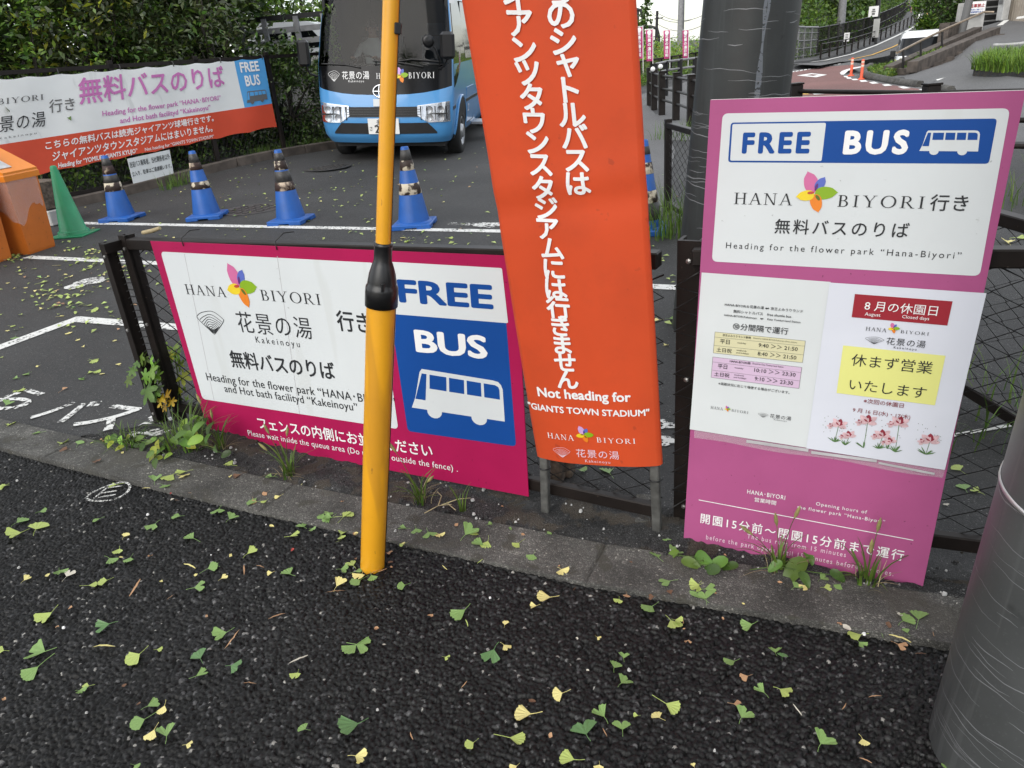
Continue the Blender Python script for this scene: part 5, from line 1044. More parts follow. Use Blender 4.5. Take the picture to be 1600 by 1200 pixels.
# grass tufts
def blades(mb, base, n, h, spread, m=0, seed=0, wd=.006, lean=.5):
    rr = random.Random(seed)
    for _ in range(n):
        a = rr.uniform(0, 2 * math.pi); l = h * rr.uniform(.5, 1.15); ln = lean * rr.uniform(.3, 1.3); d = V(math.cos(a), math.sin(a), 0); s = V(-d[1], d[0], 0); b = np.asarray(base) + d * rr.uniform(0, spread) + s * rr.uniform(-spread, spread); w_ = wd * rr.uniform(.6, 1.2); A = []; B = []
        for k in range(6):
            t = k / 5; p = b + d * (l * ln * t * t) + V(0, 0, l * (t - .38 * ln * t * t * t)); q = w_ * (1 - t) ** .7 / 2 + .0003; A.append(p + s * q); B.append(p - s * q)
        mb.add(A + B, [(i, i + 1, 7 + i, 6 + i) for i in range(5)], m)
mb = MB(); rr = random.Random(6)
for _ in range(90):
    u = rr.uniform(uB - .6, u_end + 1.5); p = lp(u, 0, rr.uniform(-.25, .008)); blades(mb, V(p[0], p[1], gz(p[0], p[1])), 14, .22, .1, 0, rr.random(), .012)
for px, py in ((282, 290), (275, 291), (290, 287), (262, 296)): blades(mb, atg(px, py), 26, .22, .10, 0, px, .010)
tag(mb.build('grass', MATS['weed']), kind='stuff')
c = atd(470, 6, 27); tree('tree', 'bright green tree rising behind the white truck', 'tree', V(c[0], c[1], 0), c, (2.6, 2, 2.0), 6500, 36, .22, ['leafmid', 'leafbright'], 64, .12, HG, 2.4, .2, .25)
# white truck behind a steel railing
c = atd(455, 105, 19.5); tb = V(c[0], c[1], 1.0 + .9); tr_ = empty('truck', c - V(0, 0, .6), 'white truck parked behind the steel railing left of the bus', 'truck'); X = unit(V(1, .35, 0)); Yv = np.cross(V(0, 0, 1), X)
zb = c[2] - .35; mb = MB(); prof = [(-1.25, 0), (1.6, 0), (1.6, .9), (.55, 1.28), (-.55, 1.32), (-.95, .95), (-1.25, .62)]
mb.prism([c * V(1, 1, 0) + X * a + V(0, 0, zb + b) for a, b in prof], Yv * 1.7, 0); mb.build('cab', MATS['vanwhite'], tr_)
mb = MB(); mb.prism([c * V(1, 1, 0) - Yv * .01 + X * a + V(0, 0, zb + b) for a, b in ((-.5, .72), (.05, .72), (.05, 1.18), (-.35, 1.2))], Yv * .005, 0); mb.prism([c * V(1, 1, 0) - Yv * .01 + X * a + V(0, 0, zb + b) for a, b in ((.15, .72), (.95, .72), (.6, 1.15), (.15, 1.18))], Yv * .005, 0); mb.build('window', MATS['tinted'], tr_)
mb = MB()
for q in (-.7, 1.0): mb.lathe([(.001, 0), (.34, 0), (.36, .05), (.36, .2), (.34, .24)], c * V(1, 1, 0) + X * q + V(0, 0, zb - .05), 0, 20, axis=-Yv)
mb.build('wheel', MATS['tyre'], tr_)
c = atd(465, 62, 16.8); rl_ = empty('railing', c, 'grey steel railing in front of the white truck', 'railing'); mb = MB(); X = unit(V(1, .30, 0)); Yv = np.cross(V(0, 0, 1), X)
ztop = vert(465, 25, c)[2]; zmid = vert(465, 45, c)[2]; zlow = vert(465, 64, c)[2]; zbot = vert(465, 84, c)[2]
for z, h in ((ztop, .09), (zmid, .10), (zlow, .10)):
    mb = MB(); mb.box(V(c[0], c[1], z) + X * .3, (3.2, .05, h), 0, X=X); mb.build('rail', MATS['dark' if z == ztop else 'greyrail'], rl_)
for q in (-1.1, -.62, .05, .62, 1.2):
    mb = MB(); mb.box(V(c[0], c[1], (ztop + zbot - .6) / 2) + X * q - Yv * .03, (.10, .06, ztop - zbot + .6), 0, X=X); mb.build('post', MATS['greyrail'], rl_)
mb = MB(); a = V(c[0], c[1], zlow) + X * .62 - Yv * .05; mb.tube([a + V(0, 0, .22), a + X * 1.1 + V(0, 0, -.12)], .035, 0, 6); mb.build('brace', MATS['greyrail'], rl_)
mb = MB(); mb.box(V(c[0], c[1], zbot - .1) + X * .3, (3.2, .25, .2), 0, X=X); mb.box(V(c[0], c[1], zbot / 2 - .1) + X * .3 + Yv * .1, (3.2, .2, zbot), 0, X=X)
tag(mb.build('retaining_wall', MATS['concretewall']), 'low grey concrete wall under the steel railing', 'wall')
# ------------------------------------------------------------------ the blue bus
BO = V(-6.648, 9.835, .011); _yaw, _ro, _pi = .32980658, -.06551899, .02047549
def _basis():
    cy, sy = math.cos(_yaw), math.sin(_yaw); x = V(cy, sy, 0); y = V(-sy, cy, 0); z = V(0, 0, 1)
    x2 = math.cos(_ro) * x + math.sin(_ro) * z; z2 = math.cos(_ro) * z - math.sin(_ro) * x
    y3 = math.cos(_pi) * y + math.sin(_pi) * z2; z3 = math.cos(_pi) * z2 - math.sin(_pi) * y; return x2, y3, z3
BXx, BYy, BZz = _basis()
def bp(x, y, z): return BO + BXx * x + BYy * y + BZz * z           # x: picture right, y: towards the rear, z: up
bus = empty('shuttle_bus', bp(0, 3.5, 0), 'sky blue shuttle bus with a black front panel facing the camera', 'bus')
HW = [(.30, .93), (.42, .985), (.62, 1.01), (.95, 1.03), (1.4, 1.03), (1.9, .99), (2.3, .945), (2.5, .90), (2.6, .80), (2.66, .60)]
YF = [(.30, .10), (.40, .02), (.62, .0), (.95, .05), (1.36, .14), (1.9, .33), (2.28, .50), (2.5, .68), (2.6, .85), (2.66, 1.15)]
def hw(z): return float(np.interp(z, *zip(*HW)))
def yf0(z): return float(np.interp(z, *zip(*YF)))
def front(x, z): a = abs(x) / hw(z); return yf0(z) + .13 * a ** 2.4 + (.10 * max(0, (a - .86) / .14) ** 2)
def outline(z, zfun=None):
    """front edge from left to right, then along the right side to the rear, the rear, and back along the left side"""
    h = hw(z); P = []
    for s in FX:
        zz = zfun(s) if zfun else z; x = s * h; P.append(bp(x, front(x, zz), zz))
    yc = front(h, z)
    for y in SY: P.append(bp(h * 1.0, max(y, yc + .02), zfun(1) if zfun and y < .4 else z))
    for y in (6.98,): P += [bp(h * .9, 7.05, z), bp(-h * .9, 7.05, z)]
    for y in SY[::-1]: P.append(bp(-h, max(y, yc + .02), zfun(1) if zfun and y < .4 else z))
    return P
FX = [-1, -.985, -.95, -.9, -.8, -.6, -.4, -.2, 0, .2, .4, .6, .8, .9, .95, .985, 1]; SY = [.42, .62, 1.48, 2.0, 3.3, 4.6, 5.9, 6.9]
nF, nS = len(FX), len(SY)
def lowcurve(s): return .985 + .11 * abs(s) ** 3
ZL = [.30, .36, .42, .62, .80, .94, 'low', 1.30, 1.38, 1.40, 1.9, 2.26, 2.30, 2.42, 2.5, 2.58, 2.63, 2.66]
rings = [outline(1.0, lowcurve) if z == 'low' else outline(z) for z in ZL]
mb = MB(); P = [p for r_ in rings for p in r_]; n = len(rings[0]); F = []; M_ = []; gl_f = []; sidewin = []
for i in range(len(rings) - 1):
    z = ZL[i] if ZL[i] != 'low' else 1.0
    for j in range(n):
        k = (j + 1) % n; f = (i * n + j, i * n + k, (i + 1) * n + k, (i + 1) * n + j)
        isf = j < nF - 1; xs_ = abs((FX[j] + FX[min(j + 1, nF - 1)]) / 2) if isf else 9
        if isf and 1.38 <= z < 2.26 and xs_ < .955: gl_f.append(f); continue
        right = nF <= j < nF + nS - 1; left = nF + nS + 2 <= j < n - 1
        m = 0
        if isf and z >= .99 and z < 2.40 and xs_ < .97: m = 1
        if (right or left) and 1.38 <= z < 2.26: m = 2
        if not isf and not right and not left and 1.38 <= z < 2.26 and nF + nS - 1 <= j < nF + nS + 2: m = 2
        F.append(f); M_.append(m)
mb.add(P, F, M_, True); top = rings[-1]; mb.add(top, [tuple(range(n))], 0); mb.add(rings[0], [tuple(range(n))[::-1]], 1)
body = mb.build('body', mm('busblue', 'busblack', 'tinted'), bus)
mb = MB(); used = sorted({i for f in gl_f for i in f}); ix = {a: b for b, a in enumerate(used)}; mb.add([P[i] for i in used], [tuple(ix[i] for i in f) for f in gl_f], 0, True); mb.build('windscreen', MATS['windshield'], bus)
# dark cabin seen through the windscreen: floor, dashboard, rear curtain, seats
mb = MB()
def bb_(x0, x1, y0, y1, z0, z1, m=0): mb.box(bp((x0 + x1) / 2, (y0 + y1) / 2, (z0 + z1) / 2), (x1 - x0, y1 - y0, z1 - z0), m, X=BXx, Y=BYy, Z=BZz)
bb_(-.9, .9, .40, .75, 1.02, 1.33); bb_(-.93, .93, 3.2, 3.25, .5, 2.5); bb_(-.94, -.90, .6, 3.2, .5, 2.45); bb_(.90, .94, .6, 3.2, .5, 2.45); bb_(-.93, .93, .6, 3.2, .55, .6); bb_(-.9, .9, .75, 3.2, 2.42, 2.46)
mb.build('cabin', MATS['interior'], bus); mb = MB()
for x, y in ((-.5, 1.45), (.45, 1.7), (-.5, 2.4), (.5, 2.5)): bb_(x - .24, x + .24, y, y + .5, .6, 1.12); bb_(x - .24, x + .24, y + .42, y + .55, 1.1, 1.75); bb_(x - .13, x + .13, y + .42, y + .54, 1.77, 1.95)
mb.build('seats', MATS['busseat'], bus)
mb = MB(); c = bp(-.47, .88, 1.37); ax_ = unit(BZz * .8 - BYy * .6); a_, b_ = BXx, unit(np.cross(ax_, BXx)); mb.tube([c + .2 * (a_ * math.cos(q) + b_ * math.sin(q)) for q in np.linspace(0, 2 * math.pi, 25)], .014, 0, 7, caps=False); mb.tube([c - a_ * .2, c, c + a_ * .2], .016, 0, 6); mb.tube([c, c - b_ * .2], .016, 0, 6); mb.tube([c, c - ax_ * .35], .03, 0, 8); mb.build('steering_wheel', MATS['blackplastic'], bus)
mb = MB(); c = bp(-.75, .47, 1.36); rr = random.Random(3)
mb.tube([bp(-.80, .46, 1.40), bp(-.80, .56, 2.2)], .008, 0, 5)
body_pts = []
for _ in range(220): body_pts.append(bp(-.80 + rr.gauss(0, .05), .50 + rr.uniform(0, .08), rr.uniform(1.44, 2.2)))
mb.build('garland_stem', MATS['leafmid'], bus); leaves_mesh('garland', np.array(body_pts), .055, ['leafmid', 'leafbright'], bus, 1.8, .1, .5, seed=3)
# things on the front: they follow its curve
def fp_(x, z, off): return bp(x, front(x, z) - off, z)
def fpatch(mb, poly, off, m, nx=10):
    """a shape given as (x, zlow, zhigh) columns, laid on the curved front"""
    A = [fp_(x, a, off) for x, a, b in poly]; B = [fp_(x, b, off) for x, a, b in poly]; A0 = [fp_(x, a, -.02) for x, a, b in poly]; B0 = [fp_(x, b, -.02) for x, a, b in poly]; k = len(poly)
    mb.add(A + B, [(i, i + 1, k + i + 1, k + i) for i in range(k - 1)], m, False); mb.add(A + A0, [(i, i + 1, k + i + 1, k + i) for i in range(k - 1)], m); mb.add(B + B0, [(i, i + 1, k + i + 1, k + i) for i in range(k - 1)], m)
    for e in (0, k - 1): mb.add([A[e], B[e], B0[e], A0[e]], [(0, 1, 2, 3)], m)
mb = MB(); fpatch(mb, [(x, .68, .82) for x in np.linspace(-.60, .60, 13)], .012, 0); mb.build('grille', MATS['dark'], bus)
mb = MB()
for zz in (.71, .745, .78): fpatch(mb, [(x, zz, zz + .008) for x in np.linspace(-.58, .58, 13)], .018, 0)
mb.build('grille_bar', MATS['blackplastic'], bus)
mb = MB(); fpatch(mb, [(x, .44, .44 + .155 * min(1, (.80 - abs(x)) / .14 + .05)) for x in np.linspace(-.79, .79, 25)], .010, 0); mb.build('lower_grille', MATS['dark'], bus)
for sgn in (-1, 1):
    lamp = MB(); xs_ = np.linspace(.52, .985, 10)
    poly = [(sgn * x, .60 + .10 * max(0, (.66 - x) / .14), .835 + .05 * (x - .52) / .46) for x in xs_]; fpatch(lamp, poly, .012, 0); lo = lamp.build('headlight', MATS['chrome'], bus)
    m2 = MB(); fpatch(m2, [(x, a + .012, b - .012) for x, a, b in poly], .026, 0); m2.build('lens', MATS['lampglass'], lo)
    m3 = MB()
    for q in (.70, .86):
        for zz in (.665, .775): c = fp_(sgn * q, zz, .016); m3.lathe([(.001, .0), (.045, .002), (.055, .012)], c - BYy * .0, 0, 16, axis=-BYy)
    for q in (.57, .66, .78, .94): m3.box(fp_(sgn * q, .73, .016), (.014, .012, .19), 1, X=BXx, Y=BYy, Z=BZz)
    m3.box(fp_(sgn * .76, .72, .016), (.42, .010, .022), 1, X=BXx, Y=BYy, Z=BZz, ); m3.build('reflector', mm('metal', 'dark'), lo)
mb = MB(); fpatch(mb, [(x, .44, .66) for x in (-.235, -.08, .08, .235)], .03, 0); plate = mb.build('number_plate', MATS['platewhite'], bus)
class FPlane:                                                # lettering laid on the curved front
    def P(s, u, v, w=0): return fp_(u, v, w)
FP = FPlane(); mb = MB()
put_text(mb, FP, '2', (-.135, .465, -.06, .565), 0, .034, .02); put_text(mb, FP, '多摩', (-.10, .585, .06, .64), 0, .034, .01); put_text(mb, FP, 'さ', (-.215, .49, -.17, .55), 0, .034, .0); mb.build('plate_lettering', MATS['signblue' if False else 'ink'], plate)
mb = MB()
put_text(mb, FP, '花景の湯', (-.605, 1.20, -.185, 1.31), 0, .006, .006, 1.1); put_text(mb, FP, 'Kakeinoyu', (-.51, 1.155, -.27, 1.185), 0, .006, 0, 1.3); put_serif(mb, FP, 'HANA', (-.08, 1.205, .19, 1.28), 0, .006); put_serif(mb, FP, 'BIYORI', (.40, 1.205, .78, 1.285), 0, .006, .2)
mb.build('lettering', MATS['letterwhite'], body)
mb = MB(); put_flower(mb, FP, .285, 1.245, .12, range(8), .006); put_fan(mb, FP, (-.83, 1.17, -.645, 1.315), 8, .006, .0036, n=7); mb.build('emblem', mm(*FLM2, 'letterwhite'), body)
# maker's badge: an oval ring with a crossbar and two uprights
mb = MB(); cxz = (-.0, 1.035); mb.tube([fp_(cxz[0] + .13 * math.cos(a), cxz[1] + .088 * math.sin(a), .018) for a in np.linspace(0, 2 * math.pi, 33)], .012, 0, 6, caps=False)
for sg in (-1, 1): mb.tube([fp_(sg * .035, 1.035 + .085, .018), fp_(sg * .045, 1.05, .018), fp_(sg * .045, 1.02, .018), fp_(sg * .035, .95, .018)], .010, 0, 6)
mb.tube([fp_(-.125, 1.035, .018), fp_(.125, 1.035, .018)], .010, 0, 6); mb.build('badge', MATS['chrome'], bus)
mb = MB(); fpatch(mb, [(x, .83, .93) for x in (-.135, -.05, .05, .12)], .022, 0); mb.build('permit_label', MATS['paper'], bus)
mb = MB()
for pts in ([(.62, 1.36), (.30, 1.415), (-.12, 1.445)], [(-.32, 1.36), (-.55, 1.40), (-.93, 1.41)], [(.88, 1.42), (.45, 1.46), (.02, 1.405)]): mb.tube([fp_(x, z, .025) for x, z in pts], .011, 0, 5)
mb.tube([fp_(-.1, 1.40, .025), fp_(.9, 1.385, .02)], .008, 0, 5); mb.build('wiper', MATS['blackplastic'], bus)
def mirror(c, arm, sz):
    mb = MB(); mb.box(c, sz, 0, X=unit(BXx + .15 * BYy), Z=BZz, bev=.045); o = mb.build('mirror', MATS['blackplastic'], bus)
    m2 = MB(); m2.tube(arm, .016, 0, 7); m2.build('arm', MATS['blackplastic'], o)
mirror(bp(-1.14, .12, 1.56), [bp(-1.14, .14, 1.42), bp(-1.10, .16, 1.28), bp(-1.0, .22, 1.24)], (.17, .14, .36)); mirror(bp(1.02, .02, 1.64), [bp(1.0, .06, 1.46), bp(.93, .14, 1.36), bp(.85, .2, 1.33)], (.21, .16, .36))
mb = MB(); mb.lathe([(.001, .015), (.05, .012), (.088, .0), (.06, -.05), (.001, -.06)], bp(.745, .02, 1.70), 0, 20, axis=unit(-BYy + .35 * BXx)); m_ = mb.build('under_mirror', MATS['blackplastic'], bus); m2 = MB(); m2.tube([bp(.75, .06, 1.68), bp(.83, .08, 1.60), bp(.88, .12, 1.45), bp(.86, .18, 1.36)], .012, 0, 7); m2.build('arm', MATS['blackplastic'], m_)
# sides: blue pillar sweep, stripe, door, arches, wheels
def sidepoly(mb, pts, off, m, sgn=1, th=.02):
    A = [bp(sgn * (hw(z) + off), y, z) for y, z in pts]; B = [bp(sgn * (hw(z) - th), y, z) for y, z in pts]; k = len(pts); mb.add(A, [tuple(range(k))], m); mb.add(A + B, [(i, (i + 1) % k, k + (i + 1) % k, k + i) for i in range(k)], m)
for sgn in (-1, 1):
    mb = MB(); [sidepoly(mb, q, .006, 0, sgn) for q in ([(.40, 1.06), (.60, 1.12), (.60, 1.75), (.40, 1.36)], [(.60, 1.12), (.80, 1.21), (.80, 1.6), (.60, 1.6)], [(.80, 1.21), (1.05, 1.38), (1.05, 1.6), (.80, 1.6)], [(1.05, 1.38), (1.2, 1.56), (1.2, 1.6), (1.05, 1.6)], [(.60, 1.6), (1.45, 1.6), (1.45, 1.9), (.66, 1.9)], [(.66, 1.9), (1.45, 1.9), (1.45, 2.2), (.78, 2.2)])]; mb.build('cab_window', MATS['tinted'], bus)
    for y0, y1 in ((1.62, 2.5), (2.6, 3.9), (4.0, 5.3), (5.4, 6.7)):
        mb = MB(); sidepoly(mb, [(y0, 1.42), (y1, 1.42), (y1, 2.2), (y0, 2.2)], .004, 0, sgn); mb.build('side_window', MATS['tinted'], bus)
    mb = MB(); sidepoly(mb, [(.26, .75), (.52, .76), (.52, .81), (.26, .80)], .006, 0, sgn); sidepoly(mb, [(1.52, .76), (6.9, .76), (6.9, .81), (1.52, .81)], .006, 0, sgn); mb.build('side_stripe', MATS['blackplastic'], bus)
    for yc_ in (1.03, 4.98):
        mb = MB(); sidepoly(mb, [(yc_ + .50 * math.cos(a), max(.30, .36 + .52 * math.sin(a))) for a in np.linspace(-.15, math.pi + .15, 19)], .022, 0, sgn, .3); mb.build('wheel_arch', MATS['dark'], bus)
        mb = MB(); mb.tube([bp(sgn * (hw(max(.3, .37 + .53 * math.sin(a))) + .012), yc_ + .51 * math.cos(a), max(.30, .37 + .53 * math.sin(a))) for a in np.linspace(.0, math.pi, 17)], .020, 0, 6); mb.build('arch_lip', MATS['busblue'], bus)
        wc = bp(sgn * .915, yc_, .365); ax_ = BXx * sgn; mb = MB(); mb.lathe([(.20, -.10), (.34, -.10), (.365, -.07), (.365, .07), (.345, .105), (.24, .115), (.22, .10)], wc, 0, 36, axis=ax_); wh = mb.build('tyre', MATS['tyre'], bus)
        mb = MB(); mb.lathe([(.225, .098), (.215, .112), (.205, .09), (.15, .05), (.12, .06), (.10, .12), (.06, .135), (.001, .135)], wc, 0, 28, axis=ax_)
        mb.build('rim', MATS['rim'], wh); mb = MB()
        for k in range(8): q = 2 * math.pi * k / 8; mb.lathe([(.028, .062), (.028, .075), (.001, .075)], wc + BYy * .165 * math.cos(q) + BZz * .165 * math.sin(q), 0, 10, axis=ax_)
        mb.build('rim_hole', MATS['dark'], wh)
mb = MB(); sidepoly(mb, [(1.60, .42), (2.45, .42), (2.45, .98), (1.60, .98)], .008, 0, 1); bx_ = [(1.60, .42), (2.45, .42), (2.45, 2.25), (1.60, 2.25), (1.60, .42)]; mb.tube([bp(hw(z) + .008, y, z) for y, z in bx_], .008, 1, 5); mb.build('door', mm('busblue', 'dark'), bus)
mb = MB(); bb_(.95, 1.25, 2.55, 3.1, .30, .34); mb.build('door_step', MATS['metal'], bus)
mb = MB(); bb_(-.85, .85, .35, 6.8, .22, .32); mb.build('underbody', MATS['dark'], bus)
mb = MB(); put_text(mb, type('q', (), {'P': staticmethod(lambda u, v, w=0: bp(hw(v) + w, u, v))})(), '22', (1.72, .60, 1.86, .72), 0, .012, .01); mb.build('side_lettering', MATS['letterwhite'], bus)

# ------------------------------------------------------------------ people: one skinned surface each
def person_mesh(name, J, bones, matnames, parent, M):
    """J: joint -> (point, radius); bones: (a, b, material index); M maps local to world"""
    names = list(J); me = bpy.data.meshes.new('p'); me.from_pydata([J[k][0] for k in names], [(names.index(a), names.index(b)) for a, b, m in bones], [])
    o = bpy.data.objects.new('p', me); col.objects.link(o); md_ = o.modifiers.new('s', 'SKIN'); md_.use_smooth_shade = True; o.modifiers.new('d', 'SUBSURF').levels = 1
    sv = me.skin_vertices[0].data if me.skin_vertices else None
    if sv is None:
        bm = __import__('bmesh').new(); bm.from_mesh(me); lay = bm.verts.layers.skin.verify(); bm.to_mesh(me); bm.free(); sv = me.skin_vertices[0].data
    for i, k in enumerate(names): r = J[k][1]; sv[i].radius = r if hasattr(r, '__len__') else (r, r); sv[i].use_root = (i == 0)
    dg = bpy.context.evaluated_depsgraph_get(); dg.update(); m2 = bpy.data.meshes.new_from_object(o.evaluated_get(dg)); bpy.data.objects.remove(o)
    A = np.array([J[a][0] for a, b, m in bones]); B = np.array([J[b][0] for a, b, m in bones]); mi = [m for a, b, m in bones]
    m2.materials.clear()
    for q in matnames: m2.materials.append(MATS[q])
    for p in m2.polygons:
        c = np.array(p.center); t = np.clip(((c - A) * (B - A)).sum(1) / ((B - A) ** 2).sum(1), 0, 1); d = np.linalg.norm(A + (B - A) * t[:, None] - c, axis=1); p.material_index = mi[int(d.argmin())]; p.use_smooth = True
    for v in m2.vertices: v.co = Vector(M(*v.co))
    m2.name = name; return link(name, m2, parent)
def head_bits(t, M, hc, s=1., hair='hair', cap=False):
    mb = MB(); P = lambda x, y, z: M(hc[0] + x * s, hc[1] + y * s, hc[2] + z * s)
    # hair cap over the skull
    rings = [];
    for k in range(7):
        a = math.radians(-5 + k * 15.5); rr_ = .098 * math.cos(a); rings.append([P(rr_ * .9 * math.cos(q), rr_ * 1.12 * math.sin(q) + .012 + (.03 if math.sin(q) < -.2 and k < 3 else 0), .035 + .115 * math.sin(a)) for q in (2 * math.pi * j / 14 for j in range(14))])
    mb.loft(rings, 0, True, True, True); mb.build('hair', MATS[hair], t)
    mb = MB()
    mb.loft([[P(x * .018, -.088, -.012), P(x * .0 + .018 * x, -.088, -.012), P(0, -.118, -.018), P(0, -.092, .03)] for x in (-1, 1)], 0, True)
    for sx in (-1, 1): mb.box(P(sx * .036, -.094, .022), (.026 * s, .008 * s, .010 * s), 1); mb.box(P(sx * .036, -.096, .042), (.034 * s, .006 * s, .006 * s), 1); mb.box(P(sx * .090, .01, .005), (.014 * s, .035 * s, .055 * s), 0, bev=.004 * s)
    mb.box(P(0, -.092, -.055), (.045 * s, .006 * s, .009 * s), 2); mb.build('face', mm('skin', 'ink', 'lilyred'), t)
def arm_hand(J, bones, pre, sh, el, wr, hand_dir, mat_sleeve, mat_fore, curl=0.):
    J[pre + 'sh'] = (sh, .062); J[pre + 'el'] = (el, .045); J[pre + 'wr'] = (wr, .030); d = unit(hand_dir); wr = np.array(wr); J[pre + 'ha'] = (tuple(wr + d * .07), (.040, .018))
    bones += [('chest', pre + 'sh', mat_sleeve), (pre + 'sh', pre + 'el', mat_sleeve), (pre + 'el', pre + 'wr', mat_fore), (pre + 'wr', pre + 'ha', 2)]
    sd = unit(np.cross(d, V(0, 1, .2))); dn = V(0, -curl, -curl * .6)
    for k, (o_, l) in enumerate(((-.030, .062), (-.010, .075), (.010, .070), (.028, .055))):
        a = wr + d * .10 + sd * o_; b = a + d * l * .6 + dn * .02; c = b + d * l * .4 * (1 - curl) + dn * .05
        J[f'{pre}f{k}a'] = (tuple(a), .0095); J[f'{pre}f{k}b'] = (tuple(b), .0085); J[f'{pre}f{k}c'] = (tuple(c), .007); bones += [(pre + 'ha', f'{pre}f{k}a', 2), (f'{pre}f{k}a', f'{pre}f{k}b', 2), (f'{pre}f{k}b', f'{pre}f{k}c', 2)]
    a = wr + d * .03 - sd * .035; b = a + d * .045 - sd * .018; J[pre + 'ta'] = (tuple(a), .011); J[pre + 'tb'] = (tuple(b), .009); bones += [(pre + 'wr', pre + 'ta', 2), (pre + 'ta', pre + 'tb', 2)]
def seated_driver():
    t = empty('person', bp(-.47, 1.55, 1.1), 'driver in a white shirt sitting behind the bus windscreen', 'person')
    M = lambda x, y, z: bp(-.47 + x, 1.5 + y, 1.02 + z)
    J = {'pelvis': ((0, .12, .12), (.16, .13)), 'waist': ((0, .14, .32), (.15, .115)), 'chest': ((0, .10, .55), (.175, .12)), 'neck': ((0, .07, .72), .055), 'head': ((0, .05, .83), (.078, .092)), 'crown': ((0, .055, .91), (.066, .08))}
    bones = [('pelvis', 'waist', 1), ('waist', 'chest', 1), ('chest', 'neck', 1), ('neck', 'head', 2), ('head', 'crown', 2)]
    for s_, p_ in ((-1, 'l'), (1, 'r')):
        J[p_ + 'hip'] = ((s_ * .10, .02, .10), .095); J[p_ + 'kn'] = ((s_ * .14, -.36, .16), .07); J[p_ + 'an'] = ((s_ * .14, -.42, -.25), .05); J[p_ + 'to'] = ((s_ * .14, -.58, -.30), .04)
        bones += [('pelvis', p_ + 'hip', 0), (p_ + 'hip', p_ + 'kn', 0), (p_ + 'kn', p_ + 'an', 0), (p_ + 'an', p_ + 'to', 0)]
        arm_hand(J, bones, p_, (s_ * .20, .08, .60), (s_ * .30, -.10, .38), (s_ * .19, -.46, .40), (-s_ * .1, -.6, .35), 1, 2, .6)
    person_mesh('body', J, bones, ['clothdark', 'shirtwhite', 'skin'], t, M); head_bits(t, M, (0, .05, .85)); return t
seated_driver()
def walker(P0, face, label, top, bottom, bag=None, ph=1, hat=False):
    t = empty('person', P0, label, 'person'); c_, s_ = math.cos(face), math.sin(face); M = lambda x, y, z: P0 + V(c_ * x - s_ * y, s_ * x + c_ * y, z)
    J = {'pelvis': ((0, 0, .92), (.15, .11)), 'waist': ((0, 0, 1.08), (.135, .10)), 'chest': ((0, 0, 1.32), (.165, .115)), 'neck': ((0, .0, 1.48), .055), 'head': ((0, -.015, 1.58), (.076, .09)), 'crown': ((0, -.01, 1.66), (.064, .078))}
    bones = [('pelvis', 'waist', 1), ('waist', 'chest', 1), ('chest', 'neck', 1), ('neck', 'head', 2), ('head', 'crown', 2)]
    for q, p_ in ((-1, 'l'), (1, 'r')):
        sw = q * ph; J[p_ + 'hip'] = ((q * .09, 0, .86), .085); J[p_ + 'kn'] = ((q * .10, -.10 * sw - .04, .48), .062); J[p_ + 'an'] = ((q * .10, -.20 * sw + .04, .09), .042); J[p_ + 'to'] = ((q * .10, -.20 * sw - .12, .04), .038)
        bones += [('pelvis', p_ + 'hip', 0), (p_ + 'hip', p_ + 'kn', 0), (p_ + 'kn', p_ + 'an', 0), (p_ + 'an', p_ + 'to', 3)]
        arm_hand(J, bones, p_, (q * .20, 0, 1.38), (q * .27, .10 * sw, 1.12), (q * .27, .05 * sw - .06, .88), (0, -.2, -1), 1, 2, .3)
    person_mesh('body', J, bones, [bottom, top, 'skin', 'dark'], t, M); head_bits(t, M, (0, -.015, 1.60))
    if bag:
        mb = MB(); mb.box(M(0, .17, 1.25), (.3, .14, .4), 0, X=V(c_, s_, 0), bev=.04); mb.build('backpack', MATS[bag], t)
    return t
# ------------------------------------------------------------------ path, railing and flags in the middle distance
sheet('path', [tuple(atg(*p)[:2]) for p in ((1040, 322), (905, 330), (895, 128), (1010, 131), (1012, 165), (1026, 182), (1055, 235))], .009, 'roadgrey')
path_pts = [at(1015, 165), at(1022, 172), at(1034, 180), at(1056, 188), at(1079, 199)]
d_ = path_pts[4] - path_pts[3]; RP = path_pts[:]
for q in ((-1.9, 11.6), (-.8, 9.6), (.5, 8.4), (2.0, 7.8), (3.6, 7.4)): RP.append(V(q[0], q[1], 0))
brail = empty('bollard_railing', RP[2], 'black post and pipe railing along the footpath behind the orange banner', 'railing')
HB = .83
for k, p in enumerate(RP):
    mb = MB(); mb.box(p + V(0, 0, HB / 2), (.125, .125, HB), 0, X=V(.9, .4, 0), bev=.008); mb.box(p + V(0, 0, HB + .01), (.14, .14, .02), 0, X=V(.9, .4, 0), bev=.004); mb.build('post', MATS['fencebrown'], brail)
for z in (.30, .52, .76):
    for a, b in zip(RP[:-1], RP[1:]):
        mb = MB(); mb.tube([a + V(0, 0, z), b + V(0, 0, z)], .024, 0, 8); mb.build('pipe', MATS['fencebrown'], brail)
